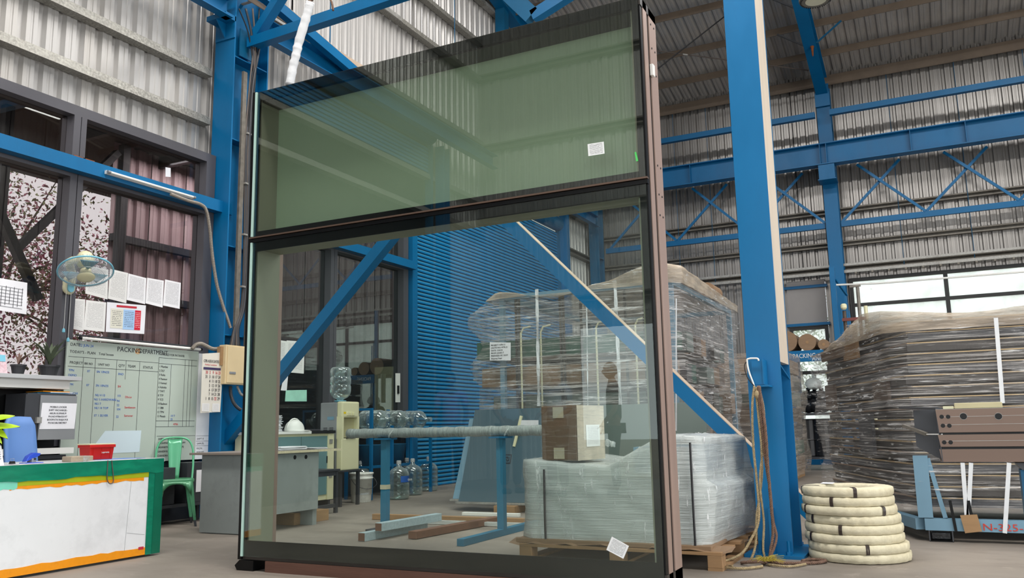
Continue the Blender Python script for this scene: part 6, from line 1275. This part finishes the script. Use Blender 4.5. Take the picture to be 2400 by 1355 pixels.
tg = bpy.data.objects['strapping_coil.007']; sheet('tag', m_paper, tg, (cx_ - .22, cy_ + .10, .467), (cx_ - .14, cy_ + .08, .467), (cx_ - .13, cy_ + .14, .472), (cx_ - .21, cy_ + .16, .472), (0, 0, 1))
# ================================================================== ROPES ON THE COLUMN BRACKET
hk_ = thing('rope_hook', P(1765, 850, 'y', 5.84), 'bent white rod hook over the column bracket', 'hook')
MB().tube(smoothpath([P(x, y, 'y', 5.83) for x, y in ((1778, 846), (1776, 841), (1768, 840), (1755, 841), (1751, 846), (1755, 870), (1766, 900), (1768, 912))], 5), .006, 8).build('rod', m_whitep, hk_, smooth=True)
MB().tube(smoothpath([P(x, y, 'y', 5.80) for x, y in ((1749, 848), (1745, 860), (1752, 885), (1768, 905))], 5), .004, 6).build('wire', m_cableb, hk_, smooth=True)
def rope(pts, r, mat, label):
    t = thing('rope', pts[0], label, 'rope', 'ropes hanging at the blue column'); sp = smoothpath(pts, 8); L = sum((sp[i + 1] - sp[i]).length for i in range(len(sp) - 1)); n = len(sp)
    for s in range(3):
        q = []
        acc = 0
        for i, p in enumerate(sp):
            if i: acc += (sp[i] - sp[i - 1]).length
            q.append(p)
        # three strands twisted round the line
        qq = []; m = int(L / .011); tot = L; i = 0; d_ = 0; pos = [0]
        for a_, b_ in zip(sp, sp[1:]): pos.append(pos[-1] + (b_ - a_).length)
        for k in range(m + 1):
            s_ = tot * k / m
            while i < n - 2 and pos[i + 1] < s_: i += 1
            f = (s_ - pos[i]) / max(1e-6, pos[i + 1] - pos[i]); p = sp[i].lerp(sp[i + 1], min(1, max(0, f))); tn = (sp[i + 1] - sp[i]).normalized(); a_ = tn.cross(V(.3, .9, .1)).normalized(); b_ = tn.cross(a_); ang = s_ * 150 + s * 2.094; qq.append(p + (a_ * math.cos(ang) + b_ * math.sin(ang)) * r * .5)
        MB().tube(qq, r * .62, 5).build('strand', mat, t, smooth=True)
    return t
ry = 5.80
def rp(lst, last=()): return [P(x, y, 'y', ry - dd) for x, y, dd in lst] + [V(*q) for q in last]
base = P(1770, 1320, 'z', .015)
rope(rp([(1768, 905, 0), (1763, 960, .01), (1766, 1050, .0), (1776, 1150, .02), (1778, 1220, .04), (1760, 1265, .08), (1735, 1300, .14)], [(-1.32, 5.52, .012), (-1.22, 5.44, .012)]), .009, m_rope, 'pale rope on the outer side, its end trailing toward the pallet')
rope(rp([(1772, 908, 0), (1776, 960, .0), (1784, 1040, .02), (1785, 1120, .0), (1774, 1210, .03), (1768, 1290, .06), (1740, 1335, .16)], [(-1.28, 5.40, .012), (-1.15, 5.38, .012), (-1.05, 5.5, .012)]), .009, m_rope, 'pale rope in the middle of the hanging bunch')
rope(rp([(1778, 908, 0), (1790, 960, .0), (1789, 1040, .0), (1781, 1130, .02), (1790, 1220, .02), (1789, 1290, .05), (1800, 1325, .08)], [(-1.02, 5.58, .012), (-.9, 5.55, .012), (-.82, 5.68, .012)]), .008, m_rope, 'pale straight rope nearest the column face')
rope(rp([(1776, 905, 0), (1784, 980, .02), (1794, 1080, .02), (1805, 1150, .01), (1812, 1220, .02), (1820, 1260, .03), (1808, 1300, .07), (1795, 1320, .1)], [(-1.08, 5.55, .03), (-1.2, 5.6, .012), (-1.1, 5.72, .012), (-.95, 5.66, .012)]), .009, m_rope2, 'dark brown rope bowing away toward the column edge')
rope(rp([(1779, 905, 0), (1793, 1000, .03), (1800, 1100, .03), (1808, 1190, .03), (1812, 1250, .03), (1805, 1310, .08)], [(-.98, 5.62, .02), (-.78, 5.74, .012), (-.72, 5.84, .014), (-.80, 5.88, .012), (-.86, 5.80, .012)]), .011, m_rope2, 'thick brown rope ending in a loop before the column base')
MB().lathe([(.005, .03), (.016, .02), (.02, .0), (.017, -.02), (.006, -.035)], P(1775, 925, 'y', ry), 10).build('knot', m_rope, bpy.data.objects['rope'], smooth=True)
rs_ = random.Random(3); m = MB(); fr = thing('frayed_rope', P(1800, 1318, 'z', .01), 'yellowish frayed rope end on the floor by the column', 'rope'); c0 = P(1795, 1318, 'z', .02)
for k in range(70): d_ = V(rs_.gauss(0, .06), rs_.gauss(0, .05), rs_.uniform(0, .04)); m.tube([c0 + V(rs_.gauss(0, .02), rs_.gauss(0, .02), .01), c0 + d_ * .6 + V(0, 0, .015), c0 + d_], .0016, 4)
m.build('fibres', M('yellow_fibre', 'A8963C', .9, 0, .2, 20), fr)['kind'] = 'stuff'
# ================================================================== BROWN PROFILE ON A STAND (right)
py_ = 3.50; bp = thing('mullion_profile', (.2, py_, .72), 'brown aluminium mullion profile with drilled holes held on a stand', 'profile')
def pp(x, y, yy=py_): return P(x, y, 'y', yy)
xa = pp(2205, 1000).x; zt, zb = pp(2205, 960).z, pp(2213, 1083).z; X2 = 1.4; zg1, zg2 = pp(2213, 1018).z, pp(2213, 1050).z
print('profile', xa, zt, zb, zg1, zg2)
xb = pp(2213, 1083).x
def ff(n, m, z0, z1, y0, y1): MB().hexa([V(xb - .006, y0, z0), V(X2, y0, z0), V(X2, y1, z0), V(xb - .006, y1, z0)], [V(xb - .012, y0, z1), V(X2, y0, z1), V(X2, y1, z1), V(xb - .012, y1, z1)]).build(n, m, bp)
ff('face', m_bronze2, zg1 + .006, zt, py_, py_ + .004); ff('face', m_bronze2, zg2 + .004, zg1 - .002, py_, py_ + .004); ff('face', m_bronze2, zb, zg2 - .005, py_ + .006, py_ + .010); ff('groove', m_black, zg1 - .006, zg1 + .008, py_ + .010, py_ + .02); ff('groove', m_black, zg2 - .01, zg2 + .008, py_ + .010, py_ + .02)
for f in (.30, .62): z_ = zt + (zg1 - zt) * f * 1.0; MB().bar((xb, py_ - .0006, z_), (X2, py_ - .0006, z_), .0008, .0012).build('score_line', m_galv, bp)
MB().bar((xb, py_ - .0006, (zg1 + zg2) / 2), (X2, py_ - .0006, (zg1 + zg2) / 2), .0008, .0012).build('score_line', m_galv, bp)
ff('top_face', m_galv, zt - .002, zt + .001, py_ + .001, py_ + .25); ff('bottom_face', m_bronze2, zb, zb + .003, py_ + .01, py_ + .25)
# dark inner web and fins showing at the cut end
q_ = [P(x, y, 'y', py_ + .25) for x, y in ((2140, 962), (2205, 958), (2215, 1082), (2148, 1047))]; q2 = [p for p in q_]
link_mesh('back_wall', [p for p in q_] + [p + V(0, .004, 0) for p in q_], [(0, 1, 2, 3), (7, 6, 5, 4), (0, 4, 5, 1), (1, 5, 6, 2), (2, 6, 7, 3), (3, 7, 4, 0)], m_dgrey, bp)
e0 = [V(xb - .012, py_ + .004, zt), V(xb - .006, py_ + .004, zb), P(2215, 1082, 'y', py_ + .25), P(2203, 958, 'y', py_ + .25)]
link_mesh('cut_end', e0 + [p + V(.003, 0, 0) for p in e0], [(0, 1, 2, 3), (7, 6, 5, 4), (0, 4, 5, 1), (1, 5, 6, 2), (2, 6, 7, 3), (3, 7, 4, 0)], m_dgrey, bp)
MB().bar(P(2115, 956, 'y', py_ + .30), P(2202, 958, 'y', py_ + .02), .03, .008).build('fin', m_dgrey, bp); MB().bar(P(2118, 998, 'y', py_ + .30), P(2172, 1018, 'y', py_ + .1), .012, .012).build('fin', m_galv_dark, bp); MB().bar(P(2172, 1018, 'y', py_ + .10), P(2208, 1018, 'y', py_ + .005), .004, .004).build('fin', m_whitep, bp)
for (x, y, r) in ((2207, 977, .0075), (2222, 977, .0075), (2210, 998, .0075), (2225, 998, .0075), (2213, 1037, .0075), (2228, 1037, .0075), (2258, 976, .0115), (2340, 976, .0115), (2430, 976, .0115)):
    q = pp(x, y); MB().lathe([(.0001, -.0012), (r, -.0012), (r, .001), (.0001, .001)], (q.x, py_, q.z), 18, 'y').build('hole', m_black, bp)
    if r > .01: MB().tube([V(q.x + (r + .0006) * math.cos(t), py_ - .001, q.z + (r + .0006) * math.sin(t)) for t in [2 * math.pi * k / 24 for k in range(25)]], .0006, 5, False).build('hole_rim', m_galv, bp)
a_, b_ = pp(2237, 951), pp(2350, 949); ps = thing('packing_strip', a_, 'cream foam strip lying on the brown profile', 'strip'); MB().bar(V(a_.x, py_ + .04, zt + .012), V(b_.x, py_ + .04, zt + .012), .05, .02).build('strip', M('cream_foam', 'C9BF98', .6), ps, bevel=.002); MB().bar(V(pp(2210, 955).x, py_ + .04, zt + .007), V(pp(2235, 955).x, py_ + .04, zt + .007), .03, .01).build('short_strip', m_cream, ps)
ws = thing('work_stand', (.6, 3.6, 0), 'blue work stand leg below the brown profile', 'stand'); x0 = P(2386, 1100, 'y', 3.6).x
MB().prism([V(x0 - .01, 3.55, zb - .005), V(x0 + .3, 3.55, zb - .005), V(x0 + .3, 3.55, zb - .045), V(x0 + .01, 3.55, zb - .03)], (0, .15, 0)).build('saddle', m_dgrey, ws); box('leg', m_blue2, ws, x0 + .005, 3.57, 0, x0 + .08, 3.65, zb - .03); box('foot', m_blue2, ws, x0 - .03, 3.3, 0, x0 + .12, 3.95, .04); box('leg', m_blue2, ws, 1.2, 3.57, 0, 1.27, 3.65, zb - .005)
# ================================================================== FAR RACK, ROLLS, BAGS, STANDS
yr = 16.6; zb1 = P(1880, 835, 'y', yr).z; xr0, xr1 = P(1845, 835, 'y', yr).x, P(1965, 835, 'y', yr).x + .5
sr = thing('storage_rack', ((xr0 + xr1) / 2, yr, 0), 'blue storage rack beam lettered PACKING AND with rolls above', 'rack')
box('beam', m_blue, sr, xr0, yr, P(1880, 848, 'y', yr).z, xr1, yr + .06, P(1880, 822, 'y', yr).z)
zt2 = P(1880, 822, 'y', yr).z
for x in (xr0, xr1 - .08):
    for y in (yr, yr + .9): box('post', m_blue, sr, x, y + .06, 0, x + .08, y + .14, zt2)
box('shelf_deck', m_kraft, sr, xr0, yr + .06, zt2 - .03, xr1, yr + 1.0, zt2); zlow = .25
box('lower_deck', m_dgrey, sr, xr0 + .08, yr + .1, zlow - .04, xr1 - .08, yr + .95, zlow); box('mid_deck', m_dgrey, sr, xr0 + .08, yr + .1, 1.02, xr1 - .08, yr + .95, 1.06)
q = P(1858, 838, 'y', yr - .003); text('PACKING', (q.x, yr - .003, q.z - .02), .12, m_whitep, sr, 'y', sx=.8); q = P(1903, 843, 'y', yr - .003); text('AND', (q.x, yr - .003, q.z - .02), .12, m_whitep, sr, 'y', sx=.8)
for i, (px, py, r, lab) in enumerate(((1866, 795, .22, 'big kraft paper roll upright at the column side of the rack top'), (1885, 810, .2, 'kraft roll lying beside the big one on the rack top'), (1905, 818, .13, 'thin kraft roll at the near end of the rack top'))):
    r = (.20, .16, .10)[i]; q = V((-2.47, -2.09, -1.80)[i], 0, 0); t = thing('kraft_roll', V(q.x, yr + .5, zt2), lab, 'roll'); zc = zt2 + r
    MB().lathe([(.03, 0), (r, 0), (r, .8), (.03, .8)], (q.x, yr + .08, zc), 24, 'y').build('roll', m_kraft, t, smooth=False); MB().lathe([(.028, -.004), (.028, .804)], (q.x, yr + .08, zc), 12, 'y').build('core_tube', m_card, t)
kr = thing('kraft_roll', V(-2.66, 11.5, topr(-2.66, 11.3)), 'end of a brown roll peeping over the wrapped rack', 'roll'); q = P(1727, 688, 'y', 10.6); MB().lathe([(.02, 0), (.10, 0), (.10, .5), (.02, .5)], (-2.66, 11.3, topr(-2.66, 11.3) + .125), 20, 'y').build('roll', m_kraft, kr)
rnd = random.Random(6)
def bag(c, s, mat, label, seed):
    rr = random.Random(seed); t = thing('stuffed_bag', c, label, 'bag', 'bags on the far rack'); N, Mm = 14, 9; vs = []
    for i in range(Mm + 1):
        ph = -math.pi / 2 + math.pi * i / Mm
        for k in range(N): a_ = 2 * math.pi * k / N; r = s * (1 + rr.uniform(-.12, .12)) * math.cos(ph); vs.append(Vector(c) + V(r * math.cos(a_), r * math.sin(a_) * .9, s * .75 + s * .75 * math.sin(ph)))
    link_mesh('bag', vs, [(i * N + k, i * N + (k + 1) % N, (i + 1) * N + (k + 1) % N, (i + 1) * N + k) for i in range(Mm) for k in range(N)], mat, t, True); MB().tube([Vector(c) + V(0, 0, s * 1.45), Vector(c) + V(.02, -.02, s * 1.75)], [.03, .05], 6).build('knot', mat, t)
spots = [(1892, 935, 'tied black bag low beside the blue column', .17), (1910, 945, 'tied black bag in the middle of the lower row', .18), (1926, 940, 'tied black bag against the wrapped stack', .16), (1888, 915, 'small black bag in the upper row beside the column', .14), (1903, 912, 'small black bag in the upper row, middle', .14), (1919, 915, 'small black bag in the upper row by the wrapped stack', .14)]
for i, (px, py, lab, s) in enumerate(spots): q = P(px, py, 'y', yr + .3); bag(V(q.x, yr + .35 + (.2 if i > 2 else 0), 1.06 if i < 3 else 1.28), s, m_bag, lab, i)
q = P(1905, 895, 'y', yr + .4); bag(V(q.x, yr + .5, 1.5), .16, m_film_w, 'white plastic bag lying over the black bags', 20)
for k, lab in enumerate(('black drum on the lower deck nearest the column', 'black drum on the lower deck by the wrapped stack')): q = P(1890 + 35 * k, 1010, 'y', yr + .3); t = thing('black_drum', V(q.x, yr + .4, zlow), lab, 'drum'); MB().lathe([(.19, 0), (.2, .02), (.2, .3), (.21, .31), (.2, .33), (.2, .68), (.18, .70), (.0001, .70)], (q.x, yr + .45, zlow), 20).build('body', m_dark, t, smooth=False)
# folding blue frame at the far column
gf = thing('steel_gate_frame', V(P(1950, 640, 'y', 17.8).x, 17.8, 0), 'tall thin blue steel frame with bars in front of the distant column', 'frame')
a_, b_ = P(1949, 626, 'y', 17.8), P(1962, 870, 'y', 17.8); MB().bar(V(a_.x, 17.8, a_.z), V(a_.x, 17.8, 0), .10, .05, (0, 1, 0)).build('upright', m_blue, gf)
MB().bar(V(a_.x + .18, 18.1, P(1960, 690, 'y', 17.8).z), V(a_.x + .30, 18.1, 0), .05, .04, (0, 1, 0)).build('upright', m_blue, gf)
for k in range(4): MB().bar(V(a_.x + .10 + .05 * k, 17.95, P(1970, 705 + 8 * k, 'y', 17.9).z), V(a_.x + .14 + .05 * k, 17.95, .3), .02, .02, (0, 1, 0)).build('bar', m_blue, gf)
MB().bar(V(a_.x + .05, 17.8, P(1960, 655, 'y', 17.8).z), V(a_.x + .22, 18.1, P(1960, 690, 'y', 17.8).z), .04, .03).build('link', m_blue, gf)
pr_ = thing('pipe_rack', P(2000, 750, 'y', 15), 'rusty cross bar with upright pipes seen over the wrapped stack', 'rack')
a_, b_ = P(1974, 750, 'y', 15), P(2030, 746, 'y', 15); MB().bar(a_, b_, .06, .05).build('cross_bar', M('oxide_red', '6E3530', .6, 0, .1, 5), pr_)
for (px, yt, r, m_) in ((1978, 728, .03, m_dkbrown), (2009, 672, .028, m_galv_dark), (2028, 716, .03, m_cream)): q = P(px, yt, 'y', 15); MB().tube([V(q.x, 15.05, q.z), V(q.x, 15.05, .0)], r, 8).build('pipe', m_, pr_)
q = P(2009, 670, 'y', 15); MB().bar(V(q.x - .12, 15.05, q.z), V(q.x + .05, 15.05, q.z + .01), .05, .03).build('tee', m_galv_dark, pr_); q = P(1978, 726, 'y', 15); MB().lathe([(.03, 0), (.05, .03), (.05, .08), (.03, .10)], q, 10).build('cap', m_cream, pr_)
wl_ = thing('wire_line', P(2000, 668, 'y', 17), 'pale conduit pipe crossing in front of the wide far window', 'pipe'); MB().tube([P(1960, 668, 'y', 17), P(2060, 664, 'y', 17), P(2400, 637, 'y', 17)], .018, 6).build('pipe', m_whitep, wl_)
# small dark things by the near pallet (behind it)
sk = thing('rag_heap', (-1.42, 7.2, 0), 'heap of grey rags and sacks between the wrapped load and the column', 'sack')
for k, (dx_, dy_, s, m_) in enumerate(((0, 0, .17, m_galv_dark), (.12, .1, .14, m_kraft), (.02, .2, .15, m_dgrey))):
    rr = random.Random(k); N, Mm = 16, 8; c = V(-1.5 + dx_, 7.35 + dy_, 0 + .1 * k); vs = []
    for i in range(Mm + 1):
        ph = -math.pi / 2 + math.pi * i / Mm
        for j in range(N): a_ = 2 * math.pi * j / N; r = s * (1 + rr.uniform(-.15, .15)) * math.cos(ph); vs.append(c + V(r * math.cos(a_), r * math.sin(a_), max(0, s * .7 + s * .7 * math.sin(ph))))
    link_mesh('sack', vs, [(i * N + j, i * N + (j + 1) % N, (i + 1) * N + (j + 1) % N, (i + 1) * N + j) for i in range(Mm) for j in range(N)], m_, sk, True)
# ================================================================== PEOPLE BEHIND THE PHOTOGRAPHER (seen only as faint reflections)
def skinned(name, mat, par, verts, edges, radii, sub=1):
    base = WL[par.name]; me = bpy.data.meshes.new(name); me.from_pydata([Vector(v) for v in verts], edges, []); me.materials.append(mat)
    o = bpy.data.objects.new(name, me); COL.objects.link(o); o.parent = par; WL[o.name] = base
    sk = o.modifiers.new('skin', 'SKIN'); sk.use_smooth_shade = True
    for i, r in enumerate(radii): me.skin_vertices[0].data[i].radius = (r, r) if not isinstance(r, tuple) else r
    me.skin_vertices[0].data[0].use_root = True
    s = o.modifiers.new('sub', 'SUBSURF'); s.levels = sub; s.render_levels = sub; return o
def person(x, y, face, label, shirt, h=1.70, bend=0.0, seed=0):
    t = thing('person', (x, y, 0), label, 'person'); t.rotation_euler = (0, 0, face); k = h / 1.70
    S = lambda p: (p[0] * k, p[1] * k, p[2] * k)
    vs = [(0, 0, .95), (0, 0, 1.10), (0, .0, 1.28), (0, .0, 1.42), (0, .01, 1.50), (0, .02, 1.57)]; rd = [(.15, .10), (.13, .09), (.155, .10), (.12, .08), (.052, .052), (.05, .05)]; ed = [(0, 1), (1, 2), (2, 3), (3, 4), (4, 5)]
    for s in (-1, 1):
        o = len(vs); vs += [(s * .09, 0, .88), (s * .10, .02, .50), (s * .105, -.01, .09), (s * .11, .12, .035)]; rd += [.085, .055, .038, (.04, .03)]; ed += [(0, o), (o, o + 1), (o + 1, o + 2), (o + 2, o + 3)]
        o = len(vs); fz = .22 + .06 * bend; vs += [(s * .19, 0, 1.40), (s * .235, -.02, 1.12), (s * .22, fz * .5, .93 + bend * .2), (s * .215, fz * .65, .86 + bend * .25)]; rd += [.055, .042, .028, (.036, .018)]; ed += [(3, o), (o, o + 1), (o + 1, o + 2), (o + 2, o + 3)]
        w_ = Vector(vs[-1])
        for j in range(5):
            o2 = len(vs)
            if j < 4: b = w_ + Vector((s * (-.027 + .018 * j), .012, -.045)); L = (.034, .042, .045, .038)[3 - j]; vs += [b, b + Vector((0, .008, -L)), b + Vector((0, .028, -L * 1.75))]
            else: b = w_ + Vector((-s * .03, .03, -.01)); vs += [b, b + Vector((-s * .012, .03, -.02)), b + Vector((-s * .004, .05, -.042))]
            rd += [.0095, .0085, .007]; ed += [(o + 3, o2), (o2, o2 + 1), (o2 + 1, o2 + 2)]
    skinned('body', m_skin, t, [S(p) for p in vs], ed, [tuple(c * k for c in r) if isinstance(r, tuple) else r * k for r in rd], 1)
    # clothes
    cv = [(0, 0, .90), (0, 0, 1.10), (0, 0, 1.28), (0, 0, 1.42), (0, .005, 1.47)]; cr = [(.175, .12), (.155, .11), (.175, .12), (.14, .10), (.07, .07)]; ce = [(0, 1), (1, 2), (2, 3), (3, 4)]
    for s in (-1, 1): o = len(cv); cv += [(s * .19, 0, 1.41), (s * .225, -.012, 1.20)]; cr += [.07, .062]; ce += [(3, o), (o, o + 1)]
    skinned('shirt', shirt, t, [S(p) for p in cv], ce, [tuple(c * k for c in r) if isinstance(r, tuple) else r * k for r in cr], 1)
    tv = [(0, 0, .97)]; tr = [(.155, .11)]; te = []
    for s in (-1, 1): o = len(tv); tv += [(s * .09, 0, .86), (s * .10, .02, .50), (s * .105, -.01, .10)]; tr += [.10, .072, .06]; te += [(0, o), (o, o + 1), (o + 1, o + 2)]
    skinned('trousers', m_trouser, t, [S(p) for p in tv], te, [tuple(c * k for c in r) if isinstance(r, tuple) else r * k for r in tr], 1)
    for s in (-1, 1):
        m = MB(); m.lathe([(.0001, 0), (.05, .0), (.055, .03), (.045, .07), (.0001, .085)], (0, 0, 0), 14, 'z', lambda t_, h_: 1 + .9 * max(0, math.sin(t_)) ** 2)
        o = bpy.data.meshes.new('shoe'); o.from_pydata([S(p + V(s * .105, .03, 0)) for p in m.v], [], m.f); o.materials.append(m_black); q = bpy.data.objects.new('shoe', o); COL.objects.link(q); q.parent = t
    # head with face
    N, Mm = 20, 14; hv = []; hc = V(0, .035, 1.635)
    for i in range(Mm + 1):
        ph = -math.pi / 2 + math.pi * i / Mm
        for j in range(N):
            a = 2 * math.pi * j / N; c_, s_ = math.cos(a), math.sin(a); rx, ry, rz = .073, .092, .115
            p = V(rx * math.cos(ph) * c_, ry * math.cos(ph) * s_, rz * math.sin(ph)); 
            if p.z < -.03: p.x *= 1 + (p.z + .03) * 3; p.y *= 1 + (p.z + .03) * 1.5
            if s_ > .9 and abs(p.z + .012) < .03: p.y += .016
            if s_ > .6 and abs(p.z - .012) < .016 and abs(c_) > .3: p.y -= .008
            hv.append(S(hc + p))
    hf = [(i * N + j, i * N + (j + 1) % N, (i + 1) * N + (j + 1) % N, (i + 1) * N + j) for i in range(Mm) for j in range(N)]
    def raw(name, v, f, mat, smooth=True):
        me = bpy.data.meshes.new(name); me.from_pydata([tuple(p) for p in v], [], f); me.materials.append(mat); me.polygons.foreach_set('use_smooth', [smooth] * len(me.polygons)); o = bpy.data.objects.new(name, me); COL.objects.link(o); o.parent = t; return o
    raw('head', hv, hf, m_skin)
    for s in (-1, 1):
        m = MB().lathe([(.0001, -.008), (.012, -.004), (.013, .002), (.0001, .006)], (0, 0, 0), 10, 'y'); raw('eye', [S(p + hc + V(s * .03, .083, .012)) for p in m.v], m.f, m_whitep); raw('pupil', [S(p * .5 + hc + V(s * .03, .089, .012)) for p in m.v], m.f, m_black)
        m = MB().lathe([(.0001, -.006), (.02, 0), (.024, .006), (.0001, .008)], (0, 0, 0), 10, 'x', lambda t_, h_: 1 + .4 * abs(math.cos(t_))); raw('ear', [S(p + hc + V(s * .072, .0, .0)) for p in m.v], m.f, m_skin)
    m = MB().prism([V(-.012, .09, -.022), V(.012, .09, -.022), V(0, .086, .012)], (0, .022, -.004)); raw('nose', [S(p + hc) for p in m.v], m.f, m_skin)
    m = MB().lathe([(.0001, -.004), (.006, 0), (.0001, .004)], (0, 0, 0), 8, 'y'); raw('mouth', [S(V(p.x * 3.8, p.y, p.z) + hc + V(0, .088, -.048)) for p in m.v], m.f, m_redpaint)
    hv2 = []
    for i in range(8):
        ph = .1 + (math.pi / 2 - .1) * i / 7
        for j in range(N):
            a = 2 * math.pi * j / N; c_, s_ = math.cos(a), math.sin(a); low = .25 if s_ > .3 else -.35; pz = low + (math.pi / 2 - low) * i / 7
            hv2.append(S(hc + V(.081 * math.cos(pz) * c_, .10 * math.cos(pz) * s_ - .004, .124 * math.sin(pz))))
    raw('hair', hv2, [(i * N + j, i * N + (j + 1) % N, (i + 1) * N + (j + 1) % N, (i + 1) * N + j) for i in range(7) for j in range(N)], m_hair)
    return t
person(-4.55, -1.8, R(20), 'person in a pale shirt faintly mirrored in the glass before a bright doorway', m_shirt, 1.70, .6)
person(-5.35, -2.0, R(-60), 'person in profile whose dark reflected head shows beside the white strap', m_shirt, 1.72, .3)
person(-3.85, -2.1, R(70), 'person whose reflection shows behind the second strap', m_trouser, 1.68, .2)
person(-6.6, -2.5, R(-20), 'person in a mauve shirt reflected over the blue shutter', m_pink, 1.70, .3)
# ------------------------------------------------------------------ lettering becomes plain meshes
dg = bpy.context.evaluated_depsgraph_get()
for o in [o for o in C.objects if o.type == 'FONT']:
    me = bpy.data.meshes.new_from_object(o.evaluated_get(dg)); nm = o.name; o.name = 'old'
    n_ = bpy.data.objects.new(nm, me); COL.objects.link(n_); n_.parent = o.parent; n_.location = o.location; n_.rotation_euler = o.rotation_euler; n_.scale = o.scale
    cu = o.data; bpy.data.objects.remove(o); bpy.data.curves.remove(cu)
